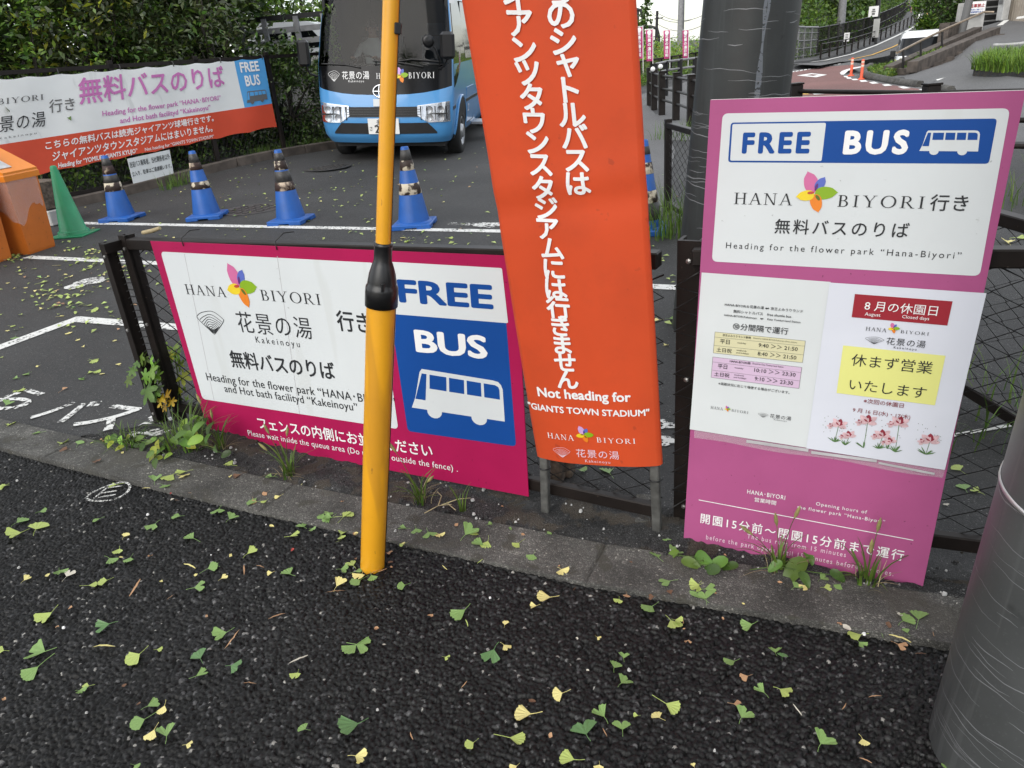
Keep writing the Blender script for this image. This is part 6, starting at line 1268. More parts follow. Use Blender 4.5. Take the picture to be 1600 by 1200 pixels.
# second curve of railing farther on, across the bend
R2 = [at(1024, 158), at(1040, 150), at(1062, 146), at(1085, 142), at(1110, 138)]
br2 = empty('curved_railing', R2[0], 'far curved brown railing beyond the black posts', 'railing')
for p in R2: mb = MB(); mb.box(p + V(0, 0, .45), (.12, .12, .9), 0); mb.build('post', MATS['blackplastic'], br2)
for z in (.45, .66, .88):
    mb = MB(); mb.tube([p + V(0, 0, z) for p in R2], .03, 0, 8); mb.build('pipe', MATS['greyrail'], br2)
for px, py in ((1037, 117), (1020, 108), (1032, 104)):
    c = atd(px, py, 16.6); mb = MB(); mb.lathe([(.001, .02), (.042, .008), (.048, 0), (.042, -.008), (.001, -.02)], c, 0, 20, axis=unit(EYE - c)); mb.tube([c - V(0, 0, .04), V(c[0], c[1], .80)], .012, 1, 6)
    tag(mb.build('reflector', mm('letterwhite', 'blackplastic')), {1037: 'large white round reflector on the black railing', 1020: 'small white round reflector atop the farthest black post', 1032: 'small white reflector right of the farthest black post'}[px], 'reflector')
# back fence that closes the corridor behind the pole
Pb = at(1043, 331); hb = vert(1050, 191, Pb)[2]; Pr = at(1590, 338, hb)
bf = empty('mesh_fence', Pb, 'brown netting fence running behind the utility pole', 'fence'); U2 = unit((Pr - Pb) * V(1, 1, 0)); N2 = V(-U2[1], U2[0], 0); Lb = float(np.linalg.norm((Pr - Pb)[:2])) + 2.2
for s in (0, 1.3, 2.6, 3.9, Lb):
    mb = MB(); p = Pb + U2 * s; mb.box(V(p[0], p[1], hb / 2), (.055, .055, hb + .06), 0, X=U2, bev=.004); mb.build('post', MATS['fencebrown'], bf)
for z, m in ((hb - .02, 'fencebrown'), (.08, 'fencebrown')):
    mb = MB(); a = V(Pb[0], Pb[1], z); b = a + U2 * Lb; mb.box((a + b) / 2, (Lb, .05, .045), 0, X=U2, bev=.004); mb.build('rail', MATS[m], bf)
netting(.03, Lb, .10, hb - .04, .10, hb - .04, bf, lambda s, z, w: Pb * V(1, 1, 0) + U2 * s + N2 * w + V(0, 0, z), pitch=.07, r=.0021)
# fence of brown sheet and posts behind the flags, meadow beyond
GA, GB_ = at(968, 140), at(1105, 106); f2 = empty('path_fence', GA, 'long brown mesh fence beside the footpath under the pink flags', 'fence'); gU = unit((GB_ - GA) * V(1, 1, 0)); gL = float(np.linalg.norm((GB_ - GA)[:2]))
hF = vert(985, 98, at(985, 134))[2]
for k in range(15):
    p = GA + gU * gL * (k / 14 * 1.5 - .15); mb = MB(); mb.box(p + V(0, 0, hF / 2), (.09, .06, hF), 0, X=gU); mb.build('post', MATS['fencebrown'], f2)
for z in (.12, hF): mb = MB(); a, b = GA - gU * .15 * gL + V(0, 0, z), GA + gU * gL * 1.35 + V(0, 0, z); mb.box((a + b) / 2, (np.linalg.norm(b - a), .05, .06), 0, X=gU); mb.build('rail', MATS['fencebrown'], f2)
mb = MB(); k = 0
while k * .11 < gL * 1.5:
    for sg in (1, -1): a = GA + gU * (k * .11 - .15 * gL); mb.tube([a + V(0, 0, .12), a + gU * sg * .7 + V(0, 0, hF)], .006, 0, 3, caps=False)
    k += 1
mb.build('wire_mesh', MATS['wire'], f2)
gN = V(-gU[1], gU[0], 0)
if gN @ (EYE - GA) > 0: gN = -gN
r = np.random.RandomState(11)
def meadow(name, n, a0, a1, d0, d1, h, size, ms, seed, origin, U_, N_, el=3.5):
    r = np.random.RandomState(seed); u = r.uniform(a0, a1, n); d = r.uniform(0, 1, n) ** 1.2 * (d1 - d0) + d0
    z = r.uniform(0, 1, n) ** .7 * h * (.7 + .3 * np.sin(u * 1.3) * np.sin(u * .41 + 2) + .25 * r.uniform(-1, 1, n))
    C = origin + U_ * u[:, None] + N_ * d[:, None] + V(0, 0, 1) * z[:, None]
    return tag(leaves_mesh(name, C, size, ms, None, el, .1, -.3, seed=seed), kind='stuff')
meadow('tall_grass', 16000, -.2 * gL, 1.4 * gL, .3, 6, 1.55, .17, ['leafbright', 'leafyellow', 'weed'], 12, GA, gU, gN)
meadow('verge_grass', 4000, -.15 * gL, .55 * gL, -.8, -.05, .45, .11, ['weed', 'leafbright'], 13, GA, gU, gN)
for k, (px, top, bot, foot, ln) in enumerate(((980, 44, 97, 137, .10), (994.5, 43, 92, 133.5, .03), (1010, 47, 96, 129.5, .02), (1037, 48, 92, 123, -.01), (1066, 48, 91, 116, -.05))):
    p = at(px, foot) - gN * .25; T_h = vert(px, top, p)[2]; B_h = vert(px, bot, p)[2]
    t = empty('banner_flag', p, ['pink lettered flag nearest the orange banner edge', 'pink lettered flag second from the orange banner edge', 'pink lettered flag in front of the young leafy sapling', 'pink lettered flag standing between the sapling and the grey lamp post', 'pink lettered flag overlapping the grey lamp post'][k], 'flag', 'pink flags along the footpath'); W_ = .26 if k else .3; gU_, gN_ = gU, gN; gU = unit(V(p[1], -p[0], 0)); gN = unit(V(p[0], p[1], 0))
    mb = MB(); mb.tube([p, V(p[0], p[1], T_h + .05)], .014, 0, 6); top_ = V(p[0], p[1], T_h + .02); mb.tube([top_ - gU * W_, top_], .010, 0, 5); mb.build('pole', MATS['letterwhite'], t)
    mb = MB(); n = 10; A = []; B = []
    for i in range(n + 1):
        z = T_h + (B_h - T_h) * i / n; wv = gN * (.03 * math.sin(i * .9 + k)); A.append(V(p[0], p[1], z) - gU * W_ * (1 - .1 * i / n) + wv); B.append(V(p[0], p[1], z) - gU * .012 + wv * .3)
    mb.add(A + B, [(i, i + 1, n + 2 + i, n + 1 + i) for i in range(n)], 0, True); mb.add([a + gN * .004 for a in A + B], [(i, i + 1, n + 2 + i, n + 1 + i)[::-1] for i in range(n)], 0, True); mb.build('cloth', MATS['cloth_pink'], t)
    fpz = Plane(V(p[0], p[1], B_h) - gU * W_, V(p[0], p[1], B_h), V(p[0], p[1], T_h) - gU * W_); mb = MB(); fl = abs(T_h - B_h)
    for j, ch in enumerate(('花', '景', 'の', '湯', '日', '和')): put_char(mb, fpz, ch, W_ * .5, fl * (.80 - j * .135), fl * .125, 0, .07, .03)
    flat(mb, fpz, [(W_ * .5 + .08 * math.cos(a), fl * .92 + .08 * math.sin(a)) for a in np.linspace(0, 6.0, 10)], 0, .07); mb.build('lettering', MATS['letterwhite'], t); gU, gN = gU_, gN_
# sapling, lamp post, line poles and wires, cycle stand arches
b = at(1000, 122) - gN * 1.5; c0 = atd(1000, 62, math.hypot(b[0], b[1])); c1 = atd(1013, -6, math.hypot(b[0], b[1])); sap = empty('sapling', b, 'thin young tree with sparse leaves rising between the pink flags', 'tree'); mb = MB(); mb.tube([b, c0, c1], [.05, .035, .012], 0, 6); mb.build('trunk', MATS['bark'], sap)
C = []; r = np.random.RandomState(3)
for _ in range(420): t = r.uniform(.25, 1.) ** .8; C.append(b + (c0 - b) * min(1, t * 2) + (c1 - c0) * max(0, t * 2 - 1) + r.normal(size=3) * V(.34, .3, .18) * (1.15 - t))
leaves_mesh('crown', np.array(C), .17, ['leafmid', 'leafdark'], sap, 1.7, .2, .4, seed=2)
def pole_(name, label, cat, px0, py0, px1, py1, dist, r, m='concretewall', arms=(), dup=None):
    b = atd(px0, py0, dist); b[2] = -.1; t_ = atd(px1, py1, dist); t = empty(name, b, label, cat); mb = MB(); mb.tube([b, t_ ], [r * 1.1, r * .9], 0, 10); mb.build('shaft', MATS[m], t)
    for (px, py, w_) in arms: c = atd(px, py, dist - .1); mb = MB(); mb.tube([c - V(w_, 0, 0), c + V(w_, .2, .04)], .05, 0, 6); mb.build('crossarm', MATS[m], t)
    return t
pole_('lamp_post', 'smooth grey lamp post rising out of the meadow beside the utility pole', 'lamp post', 1062, 100, 1066, -40, 44, .17, 'greyrail')
pole_('line_pole', 'dark railway line pole with a short crossarm beside the sapling', 'pole', 1024, 85, 1027, 17, 70, .12, 'dark', ((1029, 29, .35),))
pole_('line_pole', 'thin dark line pole left of the sapling', 'pole', 996, 80, 997, 14, 70, .10, 'dark')
pole_('line_pole', 'short dark line pole with a stub arm behind the third flag', 'pole', 1018, 80, 1018.5, 50, 85, .09, 'dark', ((1021, 58, .3),))
pole_('line_pole', 'grey distant line mast with a long thin arm before the lamp post', 'pole', 1044, 75, 1044.5, 52, 110, .2, 'greyrail', ((1053, 59, 1.4),))
for k, (a, b, lab) in enumerate((((960, -5), (1000, 24), 'thin cable slanting down across the sky at left'), ((1027, 20), (1100, 23), 'upper thin cable between the line pole and the utility pole'), ((1028, 38), (1100, 38), 'lower thin cable between the line pole and the utility pole'), ((1015, 18), (1085, 29), 'faint cable behind the lamp post'))):
    A, B = atd(*a, 70), atd(*b, 66); mb = MB(); mb.tube([A + (B - A) * t - V(0, 0, .5 * 4 * t * (1 - t)) for t in np.linspace(0, 1, 9)], .022, 0, 4); tag(mb.build('cable', MATS['inkgrey']), lab, 'cable')
for px, label, w_ in ((978, 'black tubular gate arch behind the nearest pink flag', 1.6), (1003, 'black tubular arch half hidden by the sapling', 1.3)):
    d0 = 48; z1 = atd(px, 15 if px == 978 else 43, d0); b = V(z1[0], z1[1], 0); t = empty('tube_arch', b, label, 'arch'); R_ = unit(V(z1[1], -z1[0], 0)); mb = MB(); h = z1[2]
    e = R_ * .5; mb.tube([b - R_ * w_, b - R_ * w_ + V(0, 0, h - .4), b - R_ * (w_ - .4) + V(0, 0, h), b + e + V(0, 0, h), b + R_ * .85 + V(0, 0, h - .12), b + R_ * .95 + V(0, 0, h - .5), b + R_ * .95], .09, 0, 8); mb.build('frame', MATS['dark'], t)
    mb = MB(); mb.tube([b - R_ * w_ + V(0, 0, h - .8), b + R_ * .95 + V(0, 0, h - .75)], .06, 0, 6); mb.build('crossbar', MATS['dark'], t)

# ------------------------------------------------------------------ the road and the hillside on the right
def strip(name, pts, m, z=.0, kind='structure'):
    mb = MB(); mb.poly([np.asarray(p) + V(0, 0, z) for p in pts], 0); return tag(mb.build(name, MATS[m]), kind=kind)
sheet('road', [(-5.5, 12.5), (8, 9.0), (8, 16), (2, 18.4), (.2, 24.2), (-.4, 26.4), (-1.2, 28), (-3.2, 28.2), (-7.5, 28.5), (-6.6, 24), (-4.0, 16.5)], .004, 'roadgrey')
def zp(*pp, z=.0): return [at(px, py, z) for px, py in pp]
strip('red_lane', zp((1180, 122), (1236, 113), (1290, 105), (1325, 102), (1345, 104), (1338, 108), (1316, 112), (1312, 117), (1335, 124), (1380, 132), (1445, 141), (1470, 150), (1440, 170), (1130, 170), (1150, 140)), 'roadred', .012)
def mark(name, pts, z=.016, m='linewhite'): return strip(name, zp(*pts), m, z)
s4 = crop(1230, 0, 6.4)
mark('road_diamond', [s4(97, 760), s4(240, 737), s4(400, 752), s4(290, 778)]); mark('road_diamond', [s4(190, 757), s4(245, 748), s4(310, 753), s4(260, 765)], .020, 'roadred')
for q in ([(525, 735), (545, 715), (600, 695), (660, 680), (740, 668), (830, 655), (830, 662), (740, 678), (660, 695), (610, 712), (585, 735), (565, 752), (540, 752)], [(560, 765), (600, 765), (610, 776), (575, 778)], [(585, 778), (635, 780), (645, 795), (600, 793)], [(640, 795), (690, 793), (715, 806), (655, 808)], [(720, 810), (780, 806), (805, 822), (740, 826)], [(815, 830), (870, 822), (915, 840), (850, 845)], [(945, 852), (1010, 848), (1050, 862), (975, 868)], [(1105, 875), (1160, 870), (1235, 888), (1160, 893)], [(1310, 900), (1380, 896), (1450, 915), (1370, 918)],
          [(0, 855), (30, 850), (45, 865), (0, 870)], [(15, 880), (90, 876), (115, 892), (45, 895)], [(105, 905), (190, 900), (230, 918), (140, 922)], [(230, 935), (320, 930), (370, 947), (270, 952)], [(780, 912), (880, 915), (888, 945), (778, 950)]):
    mark('road_marking', [s4(*p) for p in q])
for k in range(12): x = 40 + k * 42; y = 722 - k * 7.2; mark('road_marking', [s4(x, y), s4(x + 30, y - 6), s4(x + 34, y), s4(x + 4, y + 7)])
mark('road_marking', [s4(0, 890), s4(20, 890), s4(225, 950), s4(165, 952)], .018, 'lineyellow')
grid_sheet('road', list(np.arange(-6, 6.1, .5)), [24, 25, 26, 26.5, 27, 27.5, 28, 28.5, 29, 29.5, 30, 32, 35, 40, 46], lambda x, y: gz(x, y) + .007, 'roadgrey')
# far part of the road, climbing to the right behind the van (explicit distances)
def fd(x, y, d):
    p = atd(*s4(x, y), d)
    if p[2] > gz(p[0], p[1]) + .03: return p
    lo, hi = 5., d                                         # walk back along the sight line to where it meets the ground
    for _ in range(40):
        m = (lo + hi) / 2; q = atd(*s4(x, y), m)
        if q[2] > gz(q[0], q[1]) + .03: lo = m
        else: hi = m
    return atd(*s4(x, y), lo)
RD = lambda *q: [fd(*p) for p in q]
mb = MB()
edgeL = RD((40, 640, 33), (200, 628, 36.5), (330, 610, 39), (600, 545, 45), (850, 455, 52), (1060, 360, 59), (1180, 300, 64), (1290, 235, 69), (1330, 150, 80), (1290, 60, 100))
edgeR = RD((330, 655, 31.5), (520, 620, 35), (780, 600, 38.5), (1000, 560, 41), (1180, 490, 46), (1300, 430, 50), (1420, 380, 55), (1500, 320, 60), (1480, 200, 75), (1400, 80, 100))
mb.add([p for p in edgeL + edgeR], [(i, i + 1, 11 + i, 10 + i) for i in range(9)], 0, True); tag(mb.build('hill_road', MATS['roadgrey']), kind='structure')
mb = MB(); L2 = [a * .92 + b * .08 + V(0, 0, .03) for a, b in zip(edgeL, edgeR)][1:]; L3 = [a * .84 + b * .16 + V(0, 0, .03) for a, b in zip(edgeL, edgeR)][1:]; mb.add(L2 + L3, [(i, i + 1, 10 + i, 9 + i) for i in range(8)], 0); tag(mb.build('road_edge_line', MATS['linewhite']), kind='structure')
mb = MB(); L2 = [a * .38 + b * .62 + V(0, 0, .03) for a, b in zip(edgeL, edgeR)][2:]; L3 = [a * .33 + b * .67 + V(0, 0, .03) for a, b in zip(edgeL, edgeR)][2:]; mb.add(L2 + L3, [(i, i + 1, 9 + i, 8 + i) for i in range(7)], 0); tag(mb.build('road_centre_line', MATS['lineyellow']), kind='structure')
# raised footway on the left of the climbing road with guard rail and tall fence
wl = RD((40, 600, 34), (120, 590, 36.5), (290, 560, 40.5), (520, 490, 46), (760, 405, 53), (960, 310, 61), (1080, 240, 68), (1150, 190, 74), (1190, 130, 85), (1165, 60, 105), (1130, 0, 130), (1110, -60, 150))
wr_ = [p + V(0, 0, .07) for p in RD((60, 636, 33.2), (200, 624, 36.7), (330, 600, 39.5), (600, 535, 45.2), (850, 445, 52.2), (1060, 350, 59.2), (1180, 290, 64.2), (1290, 225, 69.2), (1310, 140, 82), (1275, 60, 104), (1235, 0, 128), (1190, -60, 150))]
mb = MB(); mb.add(wl + wr_, [(i, i + 1, 13 + i, 12 + i) for i in range(11)], 0, True); mb.add(wr_ + [p - V(0, 0, .12) for p in wr_], [(i, i + 1, 13 + i, 12 + i) for i in range(11)], 0); tag(mb.build('footway', MATS['roadgrey']), kind='structure')
def polyline(pts, n):
    pts = np.array(pts); seg = np.r_[0, np.cumsum(np.linalg.norm(np.diff(pts, axis=0), axis=1))]; t = np.linspace(0, seg[-1], n); return [np.array([np.interp(q, seg, pts[:, k]) for k in range(3)]) for q in t]
gr = empty('guard_railing', wr_[2], 'low brown post railing along the climbing footway', 'railing'); PL = polyline([p + V(0, 0, -.02) for p in wr_[2:9]], 26)
for p in PL: mb = MB(); mb.box(p + V(0, 0, .3), (.085, .085, .66), 0); mb.build('post', MATS['fencebrown'], gr)
for z in (.35, .62): mb = MB(); mb.tube([p + V(0, 0, z) for p in PL], .026, 0, 6); mb.build('pipe', MATS['fencebrown' if z > .5 else 'fencebrown'], gr)
tf = empty('footway_fence', wl[2], 'tall dark mesh fence between footway and wooded slope', 'fence'); PL = polyline(wl[2:12], 46)
for p in PL: mb = MB(); mb.box(p + V(0, 0, .6), (.08, .08, 1.3), 0); mb.build('post', MATS['wire'], tf)
mb = MB()
for a, b in zip(PL[:-1], PL[1:]):
    for z in (.08, .62, 1.2): mb.tube([a + V(0, 0, z), b + V(0, 0, z)], .03, 0, 4)
    for k in range(9): q = a + (b - a) * k / 9; mb.tube([q + V(0, 0, .08), q + V(0, 0, 1.2)], .022, 0, 3, caps=False)
mb.build('bars', MATS['wire'], tf)
PL = polyline(wl[0:3], 5); nf = empty('pale_fence', PL[0], 'short pale netting fence at the foot of the wooded slope', 'fence')
for p in PL: mb = MB(); mb.tube([p, p + V(0, 0, 1.25)], .04, 0, 6); mb.build('post', MATS['greyrail'], nf)
mb = MB()
for z in (.1, .4, .7, 1., 1.22): mb.tube([p + V(0, 0, z) for p in PL], .02 if z < 1.2 else .045, 0, 4)
for a, b in zip(PL[:-1], PL[1:]):
    for k in range(12): q = a + (b - a) * k / 12; mb.tube([q, q + V(0, 0, 1.2)], .008, 0, 3, caps=False)
mb.build('netting', MATS['greyrail'], nf)
# wooded slope behind the footway
SD = unit(V(-.12, .99, 0))
sb = [p + V(0, 0, -.2) for p in wl]; back = []
for p in sb: d = SD; back.append((p + d * 14 + V(0, 0, 6.5), p + d * 45 + V(0, 0, 19)))
mb = MB(); n = len(sb); mb.add(sb + [a for a, b in back] + [b for a, b in back], [(r_ * n + i, r_ * n + i + 1, (r_ + 1) * n + i + 1, (r_ + 1) * n + i) for r_ in range(2) for i in range(n - 1)], 0, True); tag(mb.build('hillside', MATS['grass_base']), kind='structure')
r = np.random.RandomState(21); C = []; C2 = []
sbA = np.array(sb)
for _ in range(60000):
    k = r.randint(0, n - 1); t = r.rand(); p = sbA[k] * (1 - t) + sbA[k + 1] * t; w_ = r.rand() ** 1.3; d = w_ * 40; h = d / 14 * 6.5 if d < 14 else 6.5 + (d - 14) * .4
    q = p + SD * d + V(0, 0, h)
    if d < 5.5 + 2.0 * math.sin(p[1] * .35) : C2.append(q + V(0, 0, abs(r.normal()) * .5))
    else:
        bx = math.sin(q[0] * .55 + 1.3) * math.sin(q[1] * .48) + .7 * math.sin(q[0] * 1.3 + q[1] * .9); C.append(q + V(0, 0, max(0, 2.2 + bx * 1.3 + r.normal() * .55 - r.exponential(.9))))
tag(leaves_mesh('woods', np.array(C), .34, ['leafdark', 'leafmid', 'leafolive'], None, 1.6, .4, .1, seed=22), kind='stuff'); tag(leaves_mesh('slope_weeds', np.array(C2), .2, ['weed', 'leafbright', 'leafmid'], None, 2.2, .2, .1, seed=23), kind='stuff')
for k, (px, py, d, R, lab) in enumerate(((1262, 22, 50, (2.2, 2, 2.0), 'dark round tree at the foot of the wooded slope'), (1298, -8, 58, (2.6, 2, 2.6), 'dark tree high on the wooded slope'), (1322, 34, 58, (1.3, 1.2, 1.0), 'shaded bush below the grey lamp post top'), (1335, -22, 70, (2.2, 2, 2.4), 'dark tree above the white hanging sign'), (1240, -20, 62, (3, 2.4, 3), 'tall dark tree beside the utility pole'))):
    c = atd(px, py, d); tree('tree', lab, 'tree', V(c[0], c[1], c[2] - R[2] - .6), c, R, 5000, 24, .30, ['leafdark', 'leafmid'], 70 + k, .2, 'trees on the wooded slope', 1.7, .2, .22)
def sign_post(px0, py0, px1, py1, d, r, m): 
    b = atd(px0, py0, d); t = atd(px1, py1, d); return b, t
b, t_ = sign_post(1310, 76, 1318, -10, 47, .13, 'galv'); lp_ = empty('lamp_post', b, 'pale grey round lamp post standing by the tall footway fence', 'lamp post'); mb = MB(); mb.tube([b - V(0, 0, .4), t_], [.24, .19], 0, 12); mb.build('shaft', MATS['greyrail'], lp_)
b, t_ = sign_post(1366, 72, 1372, 0, 53, .1, 'dark'); lp_ = empty('sign_pole', b, 'dark pole carrying the white hanging sign', 'pole'); mb = MB(); mb.tube([b - V(0, 0, .4), t_ + V(0, 0, 1)], [.17, .14], 0, 10); mb.build('shaft', MATS['blackplastic'], lp_)
mb = MB(); c = atd(1369, 44, 52.8); mb.box(c, (.34, .3, 1.0), 0); mb.build('grey_cover', MATS['concretewall'], lp_)
c = atd(1365, 18, 52.6); hs = empty('hanging_sign', c, 'white square sign with a dark pictogram hung on the dark pole', 'sign'); fw = unit((EYE - c) * V(1, 1, 0)); rX = np.cross(V(0, 0, 1), fw) * -1; mb = MB(); mb.box(c, (.52, .04, .56), 0, X=rX, Z=V(0, 0, 1)); mb.build('panel', MATS['letterwhite'], hs)
mb = MB(); 
for z_, w_, h_ in ((.10, .14, .08), (.0, .2, .06), (-.12, .16, .1)): mb.box(c + fw * .03 + V(0, 0, z_), (w_, .01, h_), 0, X=rX, Z=V(0, 0, 1))
mb.build('pictogram', MATS['inkgrey'], hs)
c = atd(1323, 58, 46); ns = empty('notice_sign', c - V(0, 0, .6), 'small white notice sign beside the pale lamp post', 'sign'); mb = MB(); mb.box(c, (.26, .03, .42), 0, X=rX); mb.build('panel', MATS['letterwhite'], ns); mb = MB(); mb.tube([c - V(0, 0, 1.0), c + V(0, 0, .1) + unit(c) * .05], .03, 0, 6); mb.build('post', MATS['greyrail'], ns)
mb = MB(); [mb.box(c + fw * .02 + V(0, 0, .12 - k * .07), (.14, .006, .03), 0, X=rX) for k in range(4)]; mb.build('lettering', MATS['inkgrey'], ns)
# walkers far up the footway
def standing(px, py, d, face, *a, **k): c = atd(px, py, d); return walker(c, face, *a, **k)
standing(1416.5, 36, 88, .4, 'person in black walking down the climbing footway', 'clothdark', 'clothdark', 'dark', 1)
standing(1415, 17, 108, .4, 'person in a pale top walking highest on the climbing footway', 'clothgrey', 'clothdark', None, -1)
standing(1425.5, 34, 76, .4, 'small figure in dark clothes near the railing of the climbing footway', 'clothdark', 'clothgrey', None, 1)
# orange delineators
for px0, py0, px1, py1, lab in ((1329.5, 119, 1333.5, 90, 'orange flexible road post farther from the kerb corner'), (1345.5, 124.5, 1350.5, 92.5, 'orange flexible road post nearer the kerb corner')):
    b = at(px0, py0); tz = vert(px1, py1, b)[2]; t = empty('road_post', b, lab, 'road post', 'orange road posts at the bend'); mb = MB(); mb.lathe([(.10, 0), (.10, .025), (.05, .04), (.040, .06), (.038, tz - .02), (.025, tz), (.001, tz)], b, 0, 18); mb.build('body', MATS['bollardorange'], t); mb = MB(); [mb.lathe([(.0385, z), (.041, z + .005), (.041, z + .055), (.0385, z + .06)], b, 0, 18) for z in (tz * .62, tz * .80)]; mb.build('reflective_band', MATS['reflect'], t)
# grass verge island, kerbs
isl = [s4(770, 715), s4(830, 690), s4(900, 690), s4(1060, 655), s4(1200, 618), s4(1400, 545), s4(1600, 490), s4(1600, 540), s4(1330, 640), s4(1100, 760), s4(985, 780), s4(900, 755)]
def izv(k): return (0, 0, 0, .1, .25, .5, .8, .75, .45, .12, 0, 0)[k]
def idist(k): return (25.6, 26, 26.4, 26.6, 26.8, 27, 27.2, 26.6, 25.8, 25, 24, 24.3)[k]
ip = [atd(*p, idist(k)) for k, p in enumerate(isl)]; c_ = np.mean(ip, 0); mb = MB(); mb.add([c_] + ip, [(0, i + 1, (i + 1) % 12 + 1) for i in range(12)], 0); mb.add(ip + [V(p[0], p[1], -.2) for p in ip], [(i, (i + 1) % 12, 12 + (i + 1) % 12, 12 + i) for i in range(12)], 0); tag(mb.build('verge', MATS['grass_base']), kind='structure')
mb = MB(); kp = [atd(*s4(*p), d) for p, d in (((840, 660), 28.5), ((790, 690), 26.6), ((765, 715), 25.4), ((775, 745), 24.6), ((830, 768), 24), ((930, 790), 23.2), ((1010, 808), 22.4), ((1150, 832), 21.3), ((1330, 855), 20.2))]
mb.tube([V(p[0], p[1], p[2]) for p in kp], .11, 0, 6); mb.tube([atd(*s4(1470, 862), 19.8), atd(*s4(1520, 882), 19.2), atd(*s4(1640, 900), 18.4)], .09, 0, 6); mb.prism([atd(*s4(1330, 858), 20.1), atd(*s4(1375, 828), 20.3), atd(*s4(1470, 828), 19.9), atd(*s4(1520, 885), 19.2), atd(*s4(1420, 880), 19.6)], V(0, 0, -.12), 0)
tag(mb.build('kerb', MATS['concrete']), kind='structure')
r = np.random.RandomState(31); C = []
for _ in range(7000):
    k = r.randint(12); a, b = r.rand(), r.rand()
    if a + b > 1: a, b = 1 - a, 1 - b
    C.append(c_ + (ip[k] - c_) * a * .97 + (ip[(k + 1) % 12] - c_) * b * .97 + V(0, 0, abs(r.normal()) * .05))
tag(leaves_mesh('verge_grass', np.array(C), .09, ['weed', 'leafyellow', 'leafbright'], None, 4, .1, -.5, seed=32), kind='stuff')
# white van
vc = atd(1438, 108, 29.6); vc[2] = gz(vc[0], vc[1]) + .02; d33 = unit(vc * V(1, 1, 0)); vX = unit(V(d33[1], -d33[0], 0) + d33 * .05); vY = np.cross(V(0, 0, 1), vX); van = empty('van', vc, 'small white van coming down the hill road', 'van')
def vp(x, y, z): return vc + vX * x * .88 + vY * y * .95 + V(0, 0, z)
Zs = [(.22, .80, .06), (.32, .83, .0), (.62, .84, .0), (.88, .83, .10), (.98, .82, .30), (1.02, .81, .42), (1.55, .72, .85), (1.68, .68, 1.0), (1.74, .60, 1.2)]; rings = []
for z, h, y0 in Zs: rings.append([vp(-h, y0 + .18, z), vp(-h * .8, y0 + .02, z), vp(0, y0 - .03, z), vp(h * .8, y0 + .02, z), vp(h, y0 + .18, z), vp(h, 2.0, z), vp(h, 3.6, z), vp(-h, 3.6, z), vp(-h, 2.0, z)])
mb = MB(); n = 9; F = []; M_ = []
for i in range(len(Zs) - 1):
    for j in range(n): F.append((i * n + j, i * n + (j + 1) % n, (i + 1) * n + (j + 1) % n, (i + 1) * n + j)); M_.append(1 if i == 5 and j in (0, 1, 2, 3) else 0)
mb.add([p for r_ in rings for p in r_], F, M_, True); mb.add(rings[-1], [tuple(range(n))], 0); mb.build('body', mm('vanwhite', 'tinted'), van)
def vside(y0, y1, z0, z1, m, nm, sg=1):
    mb = MB(); hz = lambda z: float(np.interp(z, [q[0] for q in Zs], [q[1] for q in Zs])); mb.add([vp(sg * (hz(z) + .012), y, z) for y, z in ((y0, z0), (y1, z0), (y1 - .02, z1), (y0 + (.35 if y0 < .9 else .05), z1))], [(0, 1, 2, 3)], 0); mb.build(nm, MATS[m], van)
for sg in (-1, 1): vside(.72, 1.5, 1.06, 1.5, 'tinted', 'side_window', sg); vside(1.65, 2.5, 1.06, 1.5, 'tinted', 'side_window', sg); vside(2.6, 3.4, 1.06, 1.5, 'tinted', 'side_window', sg)
for sg in (-1, 1):
    mb = MB(); mb.box(vp(sg * .60, .03, .72), (.36, .10, .17), 0, X=vX, bev=.03); mb.build('headlight', MATS['chrome'], van); mb = MB(); mb.box(vp(sg * .98, .55, 1.1), (.16, .1, .22), 0, X=vX, bev=.03); mb.tube([vp(sg * .82, .55, 1.06), vp(sg * .98, .55, 1.06)], .025, 0, 6); mb.build('mirror', MATS['blackplastic'], van)
    for y in (.75, 3.0): mb = MB(); mb.lathe([(.14, -.08), (.27, -.08), (.29, -.05), (.29, .05), (.27, .08), (.15, .085), (.13, .05), (.001, .05)], vp(sg * .76, y, .28), 0, 20, axis=vX * sg); mb.build('wheel', MATS['tyre'], van)
mb = MB(); mb.box(vp(0, -.035, .66), (.78, .03, .07), 0, X=vX); mb.box(vp(0, -.035, .42), (1.0, .03, .10), 0, X=vX); mb.build('grille', MATS['dark'], van); mb = MB(); mb.box(vp(.0, -.05, .42), (.34, .02, .15), 0, X=vX); mb.build('number_plate', MATS['platewhite'], van)
mb = MB(); mb.tube([vp(-.5, .36, 1.03), vp(.05, .45, 1.12)], .015, 0, 4); mb.tube([vp(.1, .36, 1.03), vp(.6, .5, 1.12)], .015, 0, 4); mb.build('wiper', MATS['blackplastic'], van)
# sloping drive, stairs with hand rail, wall with sign, building corner
s8 = crop(1400, 0, 8); gd_ = lambda x, y, d: atd(*s8(x, y), d)
drive = [gd_(-60, 985, 24.8), gd_(300, 1060, 20.6), gd_(480, 1020, 20.5), gd_(620, 1105, 19.2), gd_(900, 1140, 18.4), gd_(1700, 1150, 16.5), gd_(1900, 900, 20), gd_(1900, 500, 27), gd_(1800, 230, 36), gd_(1350, 255, 36), gd_(1080, 330, 34), gd_(1000, 420, 31), gd_(600, 780, 27), gd_(250, 900, 25.5)]
c_ = gd_(1000, 700, 24.5); mb = MB(); n = len(drive); mb.add([c_] + drive, [(0, i + 1, (i + 1) % n + 1) for i in range(n)], 0, True); tag(mb.build('driveway', MATS['roadgrey']), kind='structure')
st = empty('garden_stairs', gd_(150, 930, 24.6), 'brown stone steps between two sloping side walls going up to the right', 'stairs')
